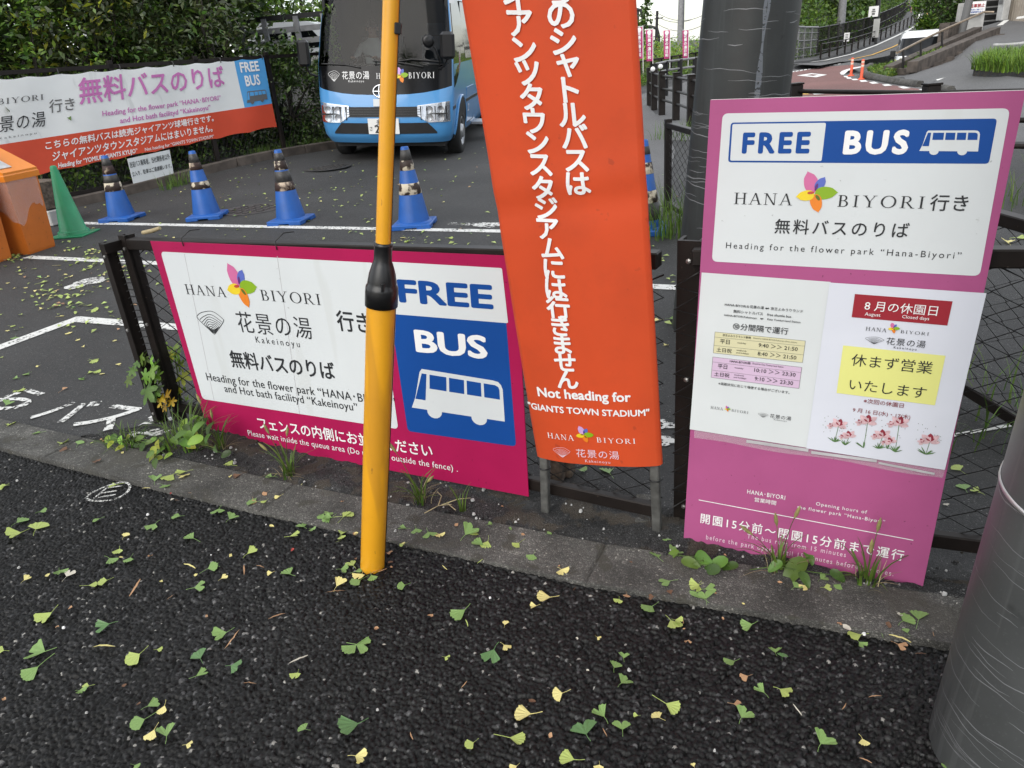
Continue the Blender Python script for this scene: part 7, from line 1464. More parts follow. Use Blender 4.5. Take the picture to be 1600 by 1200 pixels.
def wall_(a, b, top_h, th, nm):
    mb = MB(); A, B = a, b; X = unit((B - A) * V(1, 1, 0)); Yq = V(-X[1], X[0], 0) * th; mb.add([A, B, B + V(0, 0, top_h), A + V(0, 0, top_h), A + Yq, B + Yq, B + Yq + V(0, 0, top_h), A + Yq + V(0, 0, top_h)] , [(0, 1, 2, 3), (4, 7, 6, 5), (3, 2, 6, 7), (0, 3, 7, 4), (1, 5, 6, 2), (0, 4, 5, 1)], 0); return mb.build(nm, MATS['stonebrown'], st)
wA = (gd_(260, 905, 24.4), gd_(1290, 455, 30.5)); wB = (gd_(-40, 965, 24.9), gd_(1060, 455, 31.8))
wall_(*wA, .28, .28, 'side_wall'); wall_(*wB, .30, .28, 'side_wall')
for k in range(8):
    t = (k + .5) / 8; a = wA[0] * (1 - t) + wA[1] * t; b = wB[0] * (1 - t) + wB[1] * t; mb = MB(); X = b - a; mb.box((a + b) / 2 + V(0, 0, .03), (np.linalg.norm(X), .55, .16), 0, X=X * V(1, 1, 0)); mb.build('step', MATS['stonebrown'], st)
hr = empty('hand_rail', gd_(80, 860, 24.9), 'thin brown hand rail on black posts beside the stone steps', 'hand rail')
hp = [gd_(40, 650, 24.9), gd_(330, 500, 26.4), gd_(560, 390, 28), gd_(1095, 150, 31.5), gd_(1225, 152, 31.5)]; mb = MB(); mb.tube(hp, .035, 0, 8); mb.build('rail', MATS['handrail'], hr)
for (x, y0, y1, d) in ((95, 880, 625, 25.05), (315, 760, 515, 26.3), (580, 630, 400, 28.1)): mb = MB(); mb.tube([gd_(x - 10, y0, d), gd_(x, y1, d)], .035, 0, 6); mb.build('post', MATS['wire'], hr)
sw_ = empty('sign_wall', gd_(950, 430, 32.5), 'pale grey concrete wall at the top of the stone steps', 'wall'); mb = MB(); q = [gd_(840, 465, 32.4), gd_(1075, 400, 32.6), gd_(1135, 5, 32.6), gd_(900, 20, 32.4)]; mb.prism(q, unit(q[0] * V(1, 1, 0)) * .25, 0); mb.build('face', MATS['concretewall'], sw_)
mb = MB(); q = [gd_(700, 510, 31.8), gd_(830, 480, 32.1), gd_(890, 30, 32.1), gd_(780, 45, 31.8)]; mb.prism(q, unit(q[0] * V(1, 1, 0)) * .3, 0); mb.build('pier', MATS['concretewall'], sw_)
npp = empty('no_parking_sign', gd_(1010, 180, 32.3), 'white sign with red and dark blue lettering on the grey wall', 'sign'); q = [gd_(895, 180, 32.25), gd_(1105, 165, 32.35), gd_(1125, 15, 32.35), gd_(905, 30, 32.25)]; mb = MB(); mb.prism(q, unit(q[0] * V(1, 1, 0)) * .04, 0); mb.build('panel', MATS['letterwhite'], npp)
q2 = [p - unit(q[0] * V(1, 1, 0)) * .01 for p in q]; NP = Plane(q2[0], q2[1], q2[3]); mb = MB(); Wq = float(np.linalg.norm(q2[1] - q2[0])); Hq = float(np.linalg.norm(q2[3] - q2[0])); put_text(mb, NP, '駐車禁止', (Wq * .06, Hq * .52, Wq * .94, Hq * .84), 0, .004, .03); put_text(mb, NP, '無断駐車はご遠慮ください', (Wq * .06, Hq * .30, Wq * .94, Hq * .42), 1, .004, .02); put_text(mb, NP, '管理事務所まで', (Wq * .06, Hq * .10, Wq * .9, Hq * .22), 1, .004, .02); mb.build('lettering', mm('posterred', 'signblue'), npp)
b = gd_(800, 490, 31.0); t_ = gd_(925, -40, 31.0); up_ = empty('steel_post', b, 'slanting dark grey steel post in front of the grey sign wall', 'post'); mb = MB(); mb.tube([b, t_], .12, 0, 12); mb.build('shaft', MATS['inkgrey'], up_)
hs_ = empty('house', gd_(1450, 250, 36), 'beige ribbed house corner with a dark open stairwell at the top right', 'house')
a, b_ = gd_(1360, 262, 36), gd_(1760, 225, 34.5); X = unit((b_ - a) * V(1, 1, 0)); Yq = V(-X[1], X[0], 0); zb = min(a[2], b_[2]) - .3; mb = MB(); Lh = 7.
mb.box(V(a[0], a[1], zb) + X * Lh / 2 + Yq * 2.5 + V(0, 0, 2.5), (Lh, 5, 5), 0, X=X); mb.build('wall', MATS['siding'], hs_)
mb = MB(); [mb.box(V(a[0], a[1], zb) + X * (.1 + k * .14) - Yq * .012 + V(0, 0, 2.5), (.05, .02, 5), 0, X=X) for k in range(49)]; mb.build('ribbing', MATS['siding'], hs_)
dk0, dk1 = gd_(1085, 320, 36.5), gd_(1370, 270, 36.6); mb = MB(); X2 = unit((dk1 - dk0) * V(1, 1, 0)); Y2 = V(-X2[1], X2[0], 0); Ld = float(np.linalg.norm((dk1 - dk0)[:2])); mb.box(dk0 + X2 * Ld / 2 + Y2 * 1.2 + V(0, 0, 2.2), (Ld, .1, 5), 0, X=X2); mb.build('stairwell', MATS['dark'], hs_)
for k in range(7): mb = MB(); mb.box(dk0 + X2 * Ld / 2 + Y2 * (.2 + k * .13) + V(0, 0, .15 + k * .24), (Ld, .3, .05), 0, X=X2); mb.build('stair_tread', MATS['inkgrey'], hs_)
c = gd_(1320, 255, 35.6); mb = MB(); mb.box(c + V(0, 0, .42), (.36, .25, .85), 0, X=X, bev=.02); mb.box(c - Yq * .14 + V(0, 0, .62), (.2, .02, .14), 1, X=X); tag(mb.build('meter_box', mm('concretewall', 'inkgrey')), 'pale grey meter box standing beside the dark stairwell', 'box')
for q in ([(1255, 345), (1340, 280), (1415, 270), (1330, 335)], [(1495, 262), (1510, 235), (1600, 222), (1600, 250)]): strip('parking_mark', [gd_(x, y, 33.5) for x, y in q], 'linewhite', .06)
c = gd_(1415, 572, 22.7); mb = MB(); mb.lathe([(.34, .0), (.34, .035), (.26, .04), (.25, .032), (.001, .034)], c + V(0, 0, .03), 0, 28); mb.lathe([(.25, .041), (.001, .043)], c + V(0, 0, .03), 1, 28); tag(mb.build('manhole_cover', mm('concretewall', 'galv')), 'pale ringed manhole cover on the sloping driveway', 'manhole cover')
strip('drive_joint', [gd_(500, 1005, 20.7), gd_(1000, 890, 22), gd_(1000, 900, 22), gd_(510, 1018, 20.6)], 'linewhite', .02)
# grass bed right of the drive
gb = [gd_(960, 930, 20.6), gd_(1100, 950, 20), gd_(1300, 975, 19.4), gd_(1800, 1000, 18.6), gd_(1900, 800, 21), gd_(1500, 820, 22.5), gd_(1150, 830, 22.5)]; mb = MB(); mb.prism([p - V(0, 0, .05) for p in gb], V(0, 0, .17), 0); tag(mb.build('grass_bed', MATS['dirt']), kind='structure')
c_ = np.mean(gb, 0); r = np.random.RandomState(41); C = []
mb = MB(); rr = random.Random(41)
for _ in range(1300):
    k = rr.randrange(7); a, b = rr.random(), rr.random()
    if a + b > 1: a, b = 1 - a, 1 - b
    blades(mb, c_ + (gb[k] - c_) * a + (gb[(k + 1) % 7] - c_) * b + V(0, 0, .1), 3, .42, .06, rr.randrange(2), rr.random(), .022, .6)
tag(mb.build('grass', mm('leafbright', 'weed')), kind='stuff')
# big leafy bush behind the van and the tall hedge beyond
c = gd_(510, 140, 46); tree('bush', 'large bush with long drooping leaves behind the van and hand rail', 'bush', V(c[0], c[1], c[2] - 2.4), c, (1.0, .9, 1.15), 3400, 24, .30, ['leafmid', 'leafbright'], 91, .09, None, 4.0, .9, .26)
c = gd_(760, -20, 42); tree('tree', 'dark tree behind the long leaved bush', 'tree', V(c[0], c[1], c[2] - 3), c, (1.2, 1.2, 1.2), 3000, 26, .2, ['leafdark', 'leafmid'], 92, .12, None, 2, .3, .26)
mb = MB(); a = gd_(560, 640, 30.2); b = gd_(760, 500, 31.4); X = b - a; mb.box((a + b) / 2 + V(0, 0, .30), (np.linalg.norm(X), .3, .8), 0, X=X * V(1, 1, 0)); tag(mb.build('stone_wall', MATS['stonebrown']), 'low brown stone wall behind the hand rail beside the van', 'wall')
# ------------------------------------------------------------------ fallen leaves
def leaf_mesh(name, kind, seed, m):
    r = random.Random(seed); mb = MB()
    if kind == 'fan':                                       # ginkgo: a fan with a notched wavy rim and a long stalk
        a0 = r.uniform(36, 64); n = 16; notch = r.choice((0, .12, .3, .45)); nw = r.uniform(4, 9); c0 = r.uniform(-.3, .6); rim = []; mid = []
        for i in range(n + 1):
            t = i / n; a = math.radians(90 - a0 + 2 * a0 * t); rr_ = 1 - notch * math.exp(-((t - .5) * 2 * a0 / nw) ** 2 * .5) + .035 * math.sin(i * 2.4 + seed) - .12 * abs(2 * t - 1) ** 3
            z = c0 * (abs(2 * t - 1) ** 1.6) * .55 + .035 * math.sin(i * 1.9 + seed) + r.uniform(-.01, .01); rim.append(V(rr_ * math.cos(a), rr_ * math.sin(a), max(z, -.02) + .05)); mid.append(V(.55 * rr_ * math.cos(a), .55 * rr_ * math.sin(a), max(.5 * z, -.02) + .04))
        mb.add([V(0, 0, .03)] + mid + rim, [(0, i + 1, i + 2) for i in range(n)] + [(i + 1, n + 2 + i, n + 3 + i, i + 2) for i in range(n)], 0, True)
        sl = r.uniform(.5, 1.1); b = r.uniform(-.5, .5); mb.tube([V(0, .02, .035), V(b * .15, -sl * .5, .05), V(b * .5, -sl, .03)], [.022, .016, .020], 0, 5)
    elif kind == 'long':                                    # narrow bamboo-like leaf
        n = 7; A = []; B = []
        for i in range(n + 1): t = i / n; w_ = .075 * math.sin(math.pi * min(1, t * .93 + .05)) ** .7; z = .03 + .10 * math.sin(t * 3) * r.uniform(.3, 1.2); x = .12 * math.sin(t * 2.5 + seed); A.append(V(x - w_, t * 1.7 - .85, z)); B.append(V(x + w_, t * 1.7 - .85, z + .03))
        mb.add(A + B, [(i, i + 1, n + 2 + i, n + 1 + i) for i in range(n)], 0, True)
    else:                                                   # small curled dry scrap
        n = 8; P = [V(.55 * math.cos(2 * math.pi * i / n) * r.uniform(.6, 1.1), .42 * math.sin(2 * math.pi * i / n) * r.uniform(.6, 1.1), .06 + r.uniform(0, .28)) for i in range(n)]; mb.add([V(0, 0, .05)] + P, [(0, i + 1, (i + 1) % n + 1) for i in range(n)], 0, True)
    me = bpy.data.meshes.new(name); me.from_pydata(mb.v, [], mb.f); me.materials.append(MATS[m]); me.polygons.foreach_set('use_smooth', mb.smooth); me.update(); return me
LC = {'G': 'gk_green', 'g': 'gk_green', 'd': 'gk_dark', 'y': 'gk_yellow', 'Y': 'gk_yg', 't': 'gk_tan', 'w': 'gk_white', 'r': 'gk_red', 'b': 'gk_brown'}
WORD = {'g': 'green', 'd': 'dark green', 'y': 'yellow', 'Y': 'yellow green', 't': 'tan', 'w': 'whitish', 'r': 'red', 'b': 'brown'}
_lm = {}
def put_leaf(px, py, cch, size_px, kind='fan', zone=None, k=0, at_=None):
    c = cch; P = at_ if at_ is not None else at(px, py)
    z = .016 if edge_y(P[0]) < P[1] < edge_y(P[0]) + .2 else (.004 if P[1] < 1.7 else .006)
    if at_ is None: P = at(px, py, z)
    dep = (P - EYE) @ RW[:, 2]; s = size_px / FPX * dep * (.64 if kind != 'fan' else .72)
    key = (kind, c, k % 11)
    if key not in _lm: _lm[key] = leaf_mesh({'fan': 'ginkgo_leaf', 'long': 'narrow_leaf', 'scrap': 'dry_leaf'}[kind], kind, k % 11 + {'fan': 0, 'long': 20, 'scrap': 40}[kind], LC[c])
    o = bpy.data.objects.new({'fan': 'ginkgo_leaf', 'long': 'narrow_leaf', 'scrap': 'dry_leaf'}[kind], _lm[key]); col.objects.link(o); rr_ = random.Random(k * 13 + 5)
    o.location = tuple(P); o.rotation_euler = (rr_.uniform(-.2, .2), rr_.uniform(-.2, .2), rr_.uniform(0, 6.28)); o.scale = (s, s * rr_.uniform(.85, 1.05), s)
    zone = zone or ('on the kerb' if edge_y(P[0]) < P[1] < edge_y(P[0]) + .2 else ('on the dirt strip by the fence' if edge_y(P[0]) < P[1] < 2.1 else ('on the car park asphalt' if P[1] > 2 else 'on the black pavement')))
    nm = {'fan': 'fan shaped ginkgo leaf', 'long': 'narrow leaf', 'scrap': 'curled scrap of dry leaf'}[kind]
    tag(o, f'{WORD[c]} {nm} fallen {zone}', 'leaf', 'fallen leaves')
cA, cB, cC = crop(0, 700, 2.4), crop(500, 760, 2.6667), crop(1050, 900, 1600 / 550)
LA_ = '''438,138,Y,45 18,142,Y,32 148,240,g,40 62,282,g,62 80,318,Y,80 135,306,Y,70 375,265,g,42 583,285,g,62 675,256,g,42 822,228,g,56 860,268,g,56 726,340,g,55 465,333,y,32 448,378,Y,46 410,414,g,55 455,412,y,32,s 490,411,g,42 565,407,t,34,s 222,460,g,62 180,478,y,36,s 250,483,w,50 90,497,y,36 332,516,Y,44 402,497,Y,50 928,398,Y,58 865,406,y,32,s 710,445,y,60,l 780,453,g,48 816,443,g,34 735,478,y,28,s 830,490,y,38 728,525,g,62 605,502,y,28,s 915,458,t,60,l 975,446,t,40,l 1021,467,y,32 1088,474,g,62 195,617,Y,85 265,602,t,34,s 215,673,t,28,s 412,660,d,80 390,750,y,100,l 15,760,Y,45 170,765,g,100 145,820,g,90 525,773,Y,78 588,756,Y,32 775,633,t,28,s 850,692,g,72 870,718,t,85,l 752,790,d,70 735,857,g,60 866,817,d,66 335,893,Y,50 297,910,g,40 467,892,b,28,s 935,885,t,55,l 552,970,g,66 618,966,y,52 520,962,b,40,s 543,1018,g,70 580,1056,y,68 625,1083,g,86 697,1113,y,38 1120,793,w,70,l 1117,843,Y,44 1336,740,g,90 1145,1055,g,44 1345,1035,d,125 1285,1042,t,32,s 1332,1155,y,62 505,1190,g,30 15,945,t,34,s 1085,333,Y,56 1140,297,g,50 1018,295,y,28,s 1280,325,Y,40 1330,323,t,38,s 1098,383,r,32,s 1262,520,y,62 1260,540,t,75,l 1278,455,g,46 1352,495,g,56 1330,465,g,40 1380,450,Y,66 1412,465,t,46,l 1215,248,g,52 1245,262,g,46 1288,260,Y,50 960,203,g,50 1000,197,Y,34 1050,180,y,34 580,125,g,50 612,140,g,40 650,100,Y,70 700,88,Y,54 680,104,y,50 640,172,r,18,s 648,195,w,28,s 1020,108,g,42 1190,122,g,52 1150,140,y,32 870,65,Y,50 1412,678,t,34,s 1345,1180,y,25,s 640,560,t,40,l 1040,633,t,70,l 505,525,t,80,l'''
LB_ = '''150,660,g,100 235,592,t,32,s 267,660,w,22,s 460,542,t,48,s 605,515,g,100 960,463,y,88 902,498,y,44 610,570,Y,46,l 770,578,y,34 725,680,d,100 765,660,y,50 520,712,Y,34 1005,346,y,56 830,236,Y,50 890,285,g,50 680,245,g,70 700,228,Y,60 605,203,g,85 650,192,Y,44 570,163,t,38,s 360,175,g,50 400,175,g,50 450,190,g,66 495,200,y,44 350,240,Y,28 355,412,g,48 520,338,y,38,l 880,950,y,112 885,897,b,60,s 1010,862,y,66 1115,768,w,26,s 1185,962,g,90 1110,1035,d,125 1260,1015,g,82 1255,822,g,74 1440,905,Y,92 1415,965,y,54 1325,955,Y,28 1225,757,g,66 1265,717,g,46 1385,500,g,70 1460,558,Y,80 1525,648,t,34,s 1510,555,t,34,l 1155,628,y,26 1070,635,w,24,s 790,1048,Y,90 640,1068,Y,56 820,1165,y,50 1060,1140,Y,92 1165,1160,y,44 960,1040,t,38,s 1187,1025,t,44,l 600,825,t,38,l 383,1040,t,52,l 1460,395,g,66 1580,412,Y,66 1570,440,g,50 1600,470,g,60 1600,330,g,80 1410,298,g,70 1460,285,g,76 1480,290,g,50 1440,207,g,48 1270,140,Y,46 810,152,g,42 1295,258,Y,42 1295,318,b,28,s 100,125,Y,60 45,130,g,50 15,115,g,46 90,205,Y,44 150,200,y,40,s 290,280,t,44,s 350,240,y,20'''
LC_ = '''120,40,Y,65 150,60,g,70 155,105,g,75 15,200,Y,50 50,205,t,34,l 325,128,y,28,s 365,220,g,85 285,388,g,80 470,350,g,60 500,368,d,46 345,455,t,52 420,532,g,70 490,515,Y,85 280,582,t,60 315,645,g,85 570,608,w,58,l 780,592,t,50,l 925,550,t,62,l 865,740,y,58 675,765,g,110 880,840,t,52,l 860,268,Y,80 850,300,g,55 795,240,w,66,s 1025,310,t,60 1035,287,y,95,l 1120,200,g,100 1050,205,g,80 1035,180,w,50,s 1070,260,g,42 985,225,b,60,s 1130,355,b,48,l 555,52,g,60 612,44,y,55 690,52,Y,46 490,32,t,32,s 675,15,g,50 765,38,g,50 1245,862,g,30 100,868,y,30 80,300,t,34,s 55,242,t,24,s'''
kk = 0
for txt, cf in ((LA_, cA), (LB_, cB), (LC_, cC)):
    for e in txt.split():
        q = e.split(','); kk += 1; x, y = cf(float(q[0]), float(q[1])); sc_ = {cA: 2.4, cB: 2.6667, cC: 2.909}[cf]
        put_leaf(x, y, q[2], float(q[3]) / sc_, {'s': 'scrap', 'l': 'long'}.get(q[4] if len(q) > 4 else '', 'fan'), k=kk)
# drift along the kerb and round the foot of the yellow tube
rd = random.Random(12)
for _ in range(46):
    x = rd.uniform(-3.0, .35); y = edge_y(x) + rd.choice((-.03, -.015, .01, .16, .20, .24)) + rd.gauss(0, .02); kk += 1; c = rd.choice('tbtyYgtb'); fan = rd.random() < .3
    put_leaf(*proj(V(x, y, .01)), c, rd.uniform(9, 17) if fan else rd.uniform(7, 14), 'fan' if fan else rd.choice(('scrap', 'scrap', 'long')), k=kk)
for dx, dy, c, s, kd in ((.05, -.02, 't', 16, 'long'), (.055, .02, 'b', 14, 'scrap'), (-.05, -.03, 'Y', 20, 'fan'), (.0, -.055, 'y', 22, 'fan'), (.03, -.05, 'g', 20, 'fan'), (.07, .0, 't', 12, 'scrap'), (-.06, .0, 'b', 12, 'scrap')):
    kk += 1; put_leaf(*proj(GB + V(dx, dy, .01)), c, s, kd, k=kk)
# leaves lying on the car park, single ones near the fence
cp_ = crop(0, 380, 1418 / 260)
for x, y, c, s in ((770, 215, 'Y', 80), (700, 235, 'Y', 60), (480, 190, 'y', 60), (500, 230, 'y', 50), (350, 403, 'y', 50), (285, 452, 'Y', 50), (440, 445, 'y', 40), (600, 465, 'Y', 80), (740, 530, 'Y', 80), (780, 570, 'Y', 100), (610, 550, 'g', 60), (500, 625, 'y', 80), (340, 565, 'y', 60), (95, 705, 'Y', 60), (125, 735, 'g', 60), (195, 718, 'Y', 50), (65, 750, 'y', 50), (130, 800, 'g', 100), (560, 712, 'Y', 60), (620, 720, 'Y', 60), (590, 760, 'y', 70), (660, 820, 'y', 60), (980, 825, 'y', 60), (715, 885, 'y', 45), (790, 995, 'Y', 90), (1012, 1038, 'y', 55), (790, 1098, 'Y', 80), (710, 1145, 'g', 60), (240, 1108, 'g', 80), (150, 1150, 'g', 60), (20, 975, 'Y', 50), (330, 1045, 'y', 40), (840, 375, 'Y', 60), (690, 412, 'y', 50), (660, 370, 'Y', 90), (15, 603, 'Y', 40), (190, 260, 'y', 50), (210, 215, 'y', 40), (300, 215, 'Y', 60), (330, 300, 'y', 60), (400, 290, 'y', 40), (340, 340, 'Y', 80), (210, 378, 'y', 40), (130, 382, 'y', 40), (60, 345, 'y', 50), (750, 75, 'Y', 60), (785, 90, 'y', 40), (545, 270, 'y', 50), (590, 285, 'y', 60), (120, 140, 'Y', 60), (190, 235, 'Y', 60), (150, 240, 'Y', 50), (480, 450, 'y', 50), (400, 485, 'y', 40)):
    kk += 1; put_leaf(*cp_(x, y), c, s / 5.45 * .8, k=kk)
c7_ = crop(0, 560, 1600 / 340)
for x, y, c, s in ((675, 15, 'Y', 75), (875, 48, 'y', 45), (685, 100, 'Y', 75), (612, 143, 'g', 50), (205, 108, 'g', 60), (130, 145, 'g', 50), (170, 220, 'Y', 75), (105, 238, 'Y', 55), (45, 345, 'g', 90), (460, 233, 't', 60), (740, 118, 'y', 40), (60, 495, 'Y', 90), (300, 545, 'g', 80), (450, 632, 'Y', 90), (575, 632, 'g', 65), (495, 668, 'b', 80), (710, 750, 'b', 75), (45, 935, 'Y', 60), (1010, 85, 'y', 30)):
    kk += 1; put_leaf(*c7_(x, y), c, s / 4.7, k=kk)
for x, y, c, s in ((905, 734, 'g', 18), (952, 740, 'g', 30), (975, 812, 'y', 17), (1010, 478, 'Y', 16), (1030, 500, 'y', 14), (1045, 498, 'g', 14), (1500, 735, 'Y', 20), (1508, 765, 'g', 24), (1532, 770, 'Y', 20), (1480, 790, 'w', 10), (1010, 520, 'y', 10), (1038, 540, 'y', 10), (640, 377, 'Y', 12), (632, 372, 'y', 10), (700, 372, 'Y', 12), (1588, 372, 'Y', 25), (1575, 380, 'y', 20)):
    kk += 1; put_leaf(x, y, c, s, k=kk)
r = np.random.RandomState(77); C = []
for _ in range(480):
    px, py = r.uniform(0, 1080), 230 + 290 * r.rand() ** 1.2
    p = atg(px, py)
    if p[1] < 2.2: continue
    C.append(p + V(0, 0, .012))
for cx_, cy_, n_, s_ in ((190, 425, 60, 22), (150, 400, 60, 26), (640, 375, 40, 30), (20, 400, 40, 14), (560, 300, 40, 60), (900, 300, 30, 50), (340, 300, 50, 60), (100, 470, 50, 30), (990, 160, 40, 8)):
    for _ in range(n_): C.append(atg(cx_ + r.normal() * s_, max(125, cy_ + r.normal() * s_ * .4)) + V(0, 0, .012))
lo_ = leaves_mesh('leaf_litter', np.array(C), .042, ['gk_yg', 'gk_yellow', 'gk_green', 'gk_tan'], None, 1.5, 3., 0, seed=78); tag(lo_, kind='stuff')

# ------------------------------------------------------------------ weeds along the fence
def weed(name, label, base, fn, group='weeds at the foot of the fence'):
    t = empty(name, base, label, 'weed', group); fn(t, np.asarray(base, float)); return t
def fgrass(n, h, sp_, m='weed', lean=.5, wd=.007, seed=1):
    def f(t, b): mb = MB(); blades(mb, b, n, h, sp_, 0, seed, wd, lean); mb.build('blades', MATS[m], t)
    return f
def lobed(mb, c, nrm, d, s, m, lobes=5):
    """vine leaf with pointed lobes"""
    nrm = unit(nrm); d = unit(d - nrm * (d @ nrm)); q = np.cross(nrm, d); P = []
    for k in range(lobes * 4 + 1):
        a = math.radians(-150 + 300 * k / (lobes * 4)); rr_ = s * (.42 + .58 * abs(math.cos(math.radians((k / 4) % 1 * 180))) ** 1.3) * (1 - .35 * abs(a) / 2.6)
        P.append(c + d * rr_ * math.cos(a) + q * rr_ * math.sin(a) * .9 - nrm * s * .15 * abs(math.sin(a)) * rr_ / s)
    n = len(P); mb.add([c + nrm * .1 * s] + P, [(0, i + 1, i + 2) for i in range(n - 1)], m, True)
def oval(mb, c, nrm, d, s, m, el=1.9):
    nrm = unit(nrm); d = unit(d - nrm * (d @ nrm)); q = np.cross(nrm, d); n = 12; P = [c + d * s * (.5 * math.cos(2 * math.pi * k / n)) + q * s / el * .5 * math.sin(2 * math.pi * k / n) * (1 - .35 * math.cos(2 * math.pi * k / n)) - nrm * s * .12 * math.cos(2 * math.pi * k / n) ** 2 + nrm * s * .06 * abs(math.sin(2 * math.pi * k / n)) for k in range(n)]
    mb.add([c] + P, [(0, i + 1, (i + 1) % n + 1) for i in range(n)], m, True)
s7 = crop(160, 540, 5)
def on_fence(x, y, w): d = ray(*s7(x, y)); n_ = FN; o = FA + FN * w; return EYE + d * (((o - EYE) @ n_) / (d @ n_))
def vine(t, b):
    rr_ = random.Random(4); mb = MB(); st_ = MB()
    for x, y, s, m, w_ in ((300, 85, .05, 0, .07), (270, 130, .045, 0, .08), (335, 95, .045, 0, .06), (225, 195, .04, 0, .09), (200, 265, .055, 0, .1), (385, 195, .07, 2, .09), (330, 240, .055, 2, .1), (420, 240, .05, 2, .08), (350, 345, .08, 0, .1), (440, 315, .06, 0, .06), (420, 370, .05, 0, .08), (425, 155, .05, 0, .05), (500, 200, .045, 0, -.03), (540, 140, .06, 0, -.04), (560, 60, .06, 2, -.05), (520, 70, .045, 3, -.03), (590, 60, .05, 2, -.04), (625, 235, .055, 3, -.04), (610, 160, .05, 2, -.05), (550, 320, .05, 2, -.02), (600, 350, .035, 3, -.02), (640, 315, .045, 0, -.03), (500, 410, .062, 1, .08), (465, 440, .05, 1, .09), (490, 470, .04, 1, .08), (540, 430, .035, 1, .06), (660, 430, .04, 2, -.03), (560, 20, .05, 2, -.05), (470, 20, .05, 2, -.05), (380, 120, .04, 2, .07)):
        c = on_fence(x, y, w_); lobed(mb, c, FN + V(rr_.uniform(-.6, .6), 0, rr_.uniform(.2, 1.2)), V(rr_.uniform(-1, 1), 0, rr_.uniform(-1.2, .2)), s * 1.0, m); st_.tube([c, on_fence(x + rr_.uniform(-30, 60), y + 40, w_ * .5)], .0018, 0, 4)
    st_.tube([on_fence(560, 700, .02), on_fence(500, 560, .03), on_fence(520, 300, -.02), on_fence(430, 160, .03), on_fence(290, 90, .06)], .003, 0, 5); st_.tube([on_fence(640, 640, .0), on_fence(600, 300, -.03), on_fence(560, 40, -.04)], .003, 0, 5)
    mb.build('leaves', mm('weed', 'weedyellow', 'leafbright', 'leafyellow'), t); st_.build('stem', MATS['weed'], t)
weed('vine', 'lobed leaved vine with one yellow leaf climbing the left end of the fence', FA + V(.15, 0, 0), vine)
def clump(pts, seed, up_=1.):
    def f(t, b):
        rr_ = random.Random(seed); mb = MB(); st_ = MB()
        for px, py, s, m in pts:
            h = rr_.uniform(.04, .13) * up_; c = at(px, py, h); lo2 = 0
            oval(mb, c, V(rr_.uniform(-.5, .5), -.6, rr_.uniform(.4, 1.2)), V(rr_.uniform(-1, 1), rr_.uniform(-1, .3), -.3), s, m); st_.tube([c, (c + b) / 2 + V(0, 0, .02), b * .8 + V(c[0], c[1], 0) * .2 * V(1, 1, 0)], .0016, 0, 4)
        mb.build('leaves', mm('weed', 'leafbright', 'leafmid', 'leafyellow'), t); st_.build('stem', MATS['weed'], t)
    return f
W_ = lambda x, y: s7(x, y)
weed('weed_clump', 'leafy weed clump at the lower left corner of the magenta sign', at(*s7(680, 800)), clump([(*s7(x, y), s, m) for x, y, s, m in ((640, 620, .07, 1), (700, 580, .06, 1), (740, 640, .07, 0), (790, 600, .06, 2), (840, 640, .075, 0), (770, 580, .05, 2), (680, 720, .07, 1), (720, 740, .065, 1), (600, 700, .06, 0), (690, 780, .06, 3), (640, 760, .06, 0), (560, 740, .05, 1), (820, 720, .05, 0), (780, 760, .05, 2), (730, 700, .06, 3), (620, 660, .06, 1), (660, 650, .05, 0), (960, 850, .05, 2), (880, 800, .05, 2))], 3, 1.3))
weed('grass_tuft', 'grass tuft mixed into the weed clump at the left end of the fence', at(*s7(660, 810)), fgrass(70, .22, .06, 'weed', .75, .006, 5))
weed('grass_tuft', 'small grass tuft on the kerb left of the fence end', at(*s7(180, 790)), fgrass(60, .10, .07, 'weed', .9, .005, 6))
weed('weed_clump', 'low creeping weed on the kerb just left of the fence post', at(*s7(240, 790)), clump([(*s7(x, y), s, m) for x, y, s, m in ((40, 740, .045, 1), (90, 730, .05, 0), (140, 740, .05, 1), (190, 720, .05, 3), (230, 750, .045, 1), (280, 730, .05, 2), (320, 780, .06, 2), (300, 720, .05, 0), (130, 800, .04, 3), (350, 760, .05, 2), (60, 770, .04, 3), (260, 780, .04, 2), (390, 740, .04, 1))], 8, .35))
weed('weed_clump', 'yellowing weed hanging over the kerb below the fence end', at(*s7(420, 850)), clump([(*s7(x, y), s, m) for x, y, s, m in ((430, 770, .05, 3), (400, 830, .05, 3), (450, 820, .05, 0), (380, 880, .05, 3), (410, 920, .045, 0), (450, 740, .045, 0), (480, 780, .05, 0), (370, 850, .04, 0), (430, 880, .045, 3), (510, 860, .04, 1))], 9, .6))
def foxtail(stems, seed, dry=True):
    def f(t, b):
        rr_ = random.Random(seed); mb = MB()
        for lean_, h in stems:
            d = V(lean_, rr_.uniform(-.12, .02), 1); p = [b, b + d * h * .5, b + d * h * .85 + V(lean_ * .05, 0, 0), b + d * h + V(lean_ * .1, 0, 0)]; mb.tube(p, [.0016, .0013, .001, .001], 0, 5)
            e = p[-1]; dd = unit(p[-1] - p[-2]); mb.tube([e - dd * .002, e + dd * .012, e + dd * .028, e + dd * .042], [.002, .0055, .005, .001], 1, 7)
        blades(mb, b, 9, .15, .02, 0, seed, .009, .75); blades(mb, b + V(0, 0, .03), 6, .13, .015, 0, seed + 1, .010, .6); blades(mb, b, 12, .09, .03, 2, seed + 2, .003, 1.2); mb.build('blades', mm('weed', 'foxtail', 'weeddry'), t)
    return f
weed('foxtail_grass', 'green foxtail grass with two heads before the pink board centre', at(1216, 895), foxtail(((-.05, .17), (.10, .20), (-.35, .12)), 3))
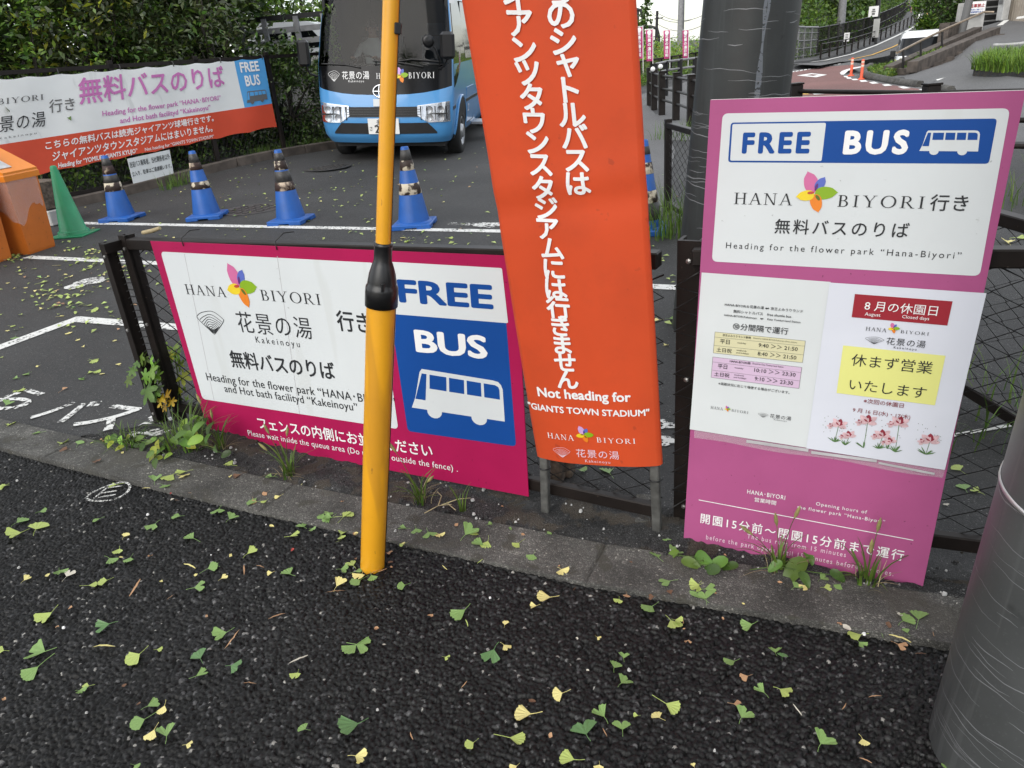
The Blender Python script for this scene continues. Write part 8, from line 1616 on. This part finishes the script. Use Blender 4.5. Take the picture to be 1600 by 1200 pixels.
weed('foxtail_grass', 'foxtail grass with dry pale blades at the right foot of the pink board', at(1352, 918), foxtail(((.03, .19), (.0, .12)), 6))
weed('weed_clump', 'dark broad leaf standing against the foot of the pink board', at(1240, 898), clump([(1240, 893, .10, 2), (1265, 870, .05, 2), (1210, 885, .05, 2), (1258, 905, .05, 0)], 4, .5))
weed('weed_clump', 'dark green leaf pile at the lower left corner of the pink board', at(1115, 888), clump([(1080, 880, .06, 2), (1098, 872, .07, 2), (1120, 882, .07, 2), (1110, 890, .06, 2), (1140, 885, .05, 2), (1050, 868, .05, 2), (1310, 900, .05, 2)], 5, .25))
weed('foxtail_grass', 'thin foxtail grass in front of the magenta sign left half', at(452, 748), foxtail(((-.10, .20), (.12, .19), (-.3, .12)), 8))
weed('foxtail_grass', 'slender grass just right of the yellow tube guard', at(658, 787), foxtail(((-.22, .20), (.22, .10)), 10))
weed('grass_tuft', 'single upright grass shoot below the bus panel of the magenta sign', at(722, 800), fgrass(8, .12, .01, 'weed', .35, .007, 11))
weed('grass_tuft', 'tiny grass shoot on the kerb beneath the magenta sign at far left', at(345, 705), foxtail(((.05, .16), (-.1, .22)), 12))
weed('grass_tuft', 'thin grass growing behind the netting right of the pink board', at(1535, 690), fgrass(30, .30, .16, 'weed', .8, .006, 13), 'weeds behind the fence')
weed('grass_tuft', 'green grass behind the netting close to the steel pole', at(1560, 640), fgrass(30, .30, .2, 'weed', .8, .007, 14), 'weeds behind the fence')
weed('grass_tuft', 'bright grass growing under the netting between blue cone and utility pole', at(1062, 368), fgrass(80, .50, .14, 'weed', .5, .009, 15), 'weeds behind the fence')
weed('grass_tuft', 'straggling grass in front of the blue cone behind the orange banner', at(1022, 372), fgrass(40, .45, .12, 'weed', .8, .010, 16), 'weeds behind the fence')
weed('grass_tuft', 'green grass beyond the railing at the right picture edge', at(1592, 318), fgrass(60, .4, .3, 'weed', .6, .008, 17), 'weeds behind the fence')
weed('grass_tuft', 'long grass at the foot of the black railing posts', at(1070, 215), fgrass(90, .30, .5, 'weed', .6, .012, 18), 'weeds behind the fence')
mb = MB(); b = at(712, 800)
for q in ([(663, 802), (685, 790), (706, 788)], [(685, 790), (690, 775), (683, 768)], [(690, 789), (715, 780), (735, 778)], [(700, 787), (712, 797)]): mb.tube([at(*p, .012 + .01 * k) for k, p in enumerate(q)], [.0022, .0018, .001][:len(q)], 0, 5)
tag(mb.build('dry_root', MATS['weeddry']), 'pale branching dry root on the dirt below the magenta sign', 'root')
mb = MB(); p0 = at(1005, 800); mb.box(p0 + V(0, 0, .012), (.05, .16, .012), 0, X=V(1, .25, 0), bev=.005); tag(mb.build('brick', MATS['concrete']), 'pale brown brick edge set in the dirt near the fence post', 'brick')

# ------------------------------------------------------------------ street trees of the pavement, overhead and behind the viewpoint
for k, (x, y, z, R, lab) in enumerate(((-3.4, -.9, 7.0, (2.9, 2.4, 2.0), 'ginkgo street tree on the pavement to the left of the viewpoint'), (1.5, -1.2, 7.2, (2.9, 2.4, 2.0), 'ginkgo street tree on the pavement behind the viewpoint'))):
    tree('street_tree', lab, 'tree', V(x, y, 0), V(x + .5, y + 1.0, z), R, 5200, 40, .13, ['leafbright', 'leafmid'], 120 + k, .14, 'ginkgo street trees', 1.3, .2, .22)
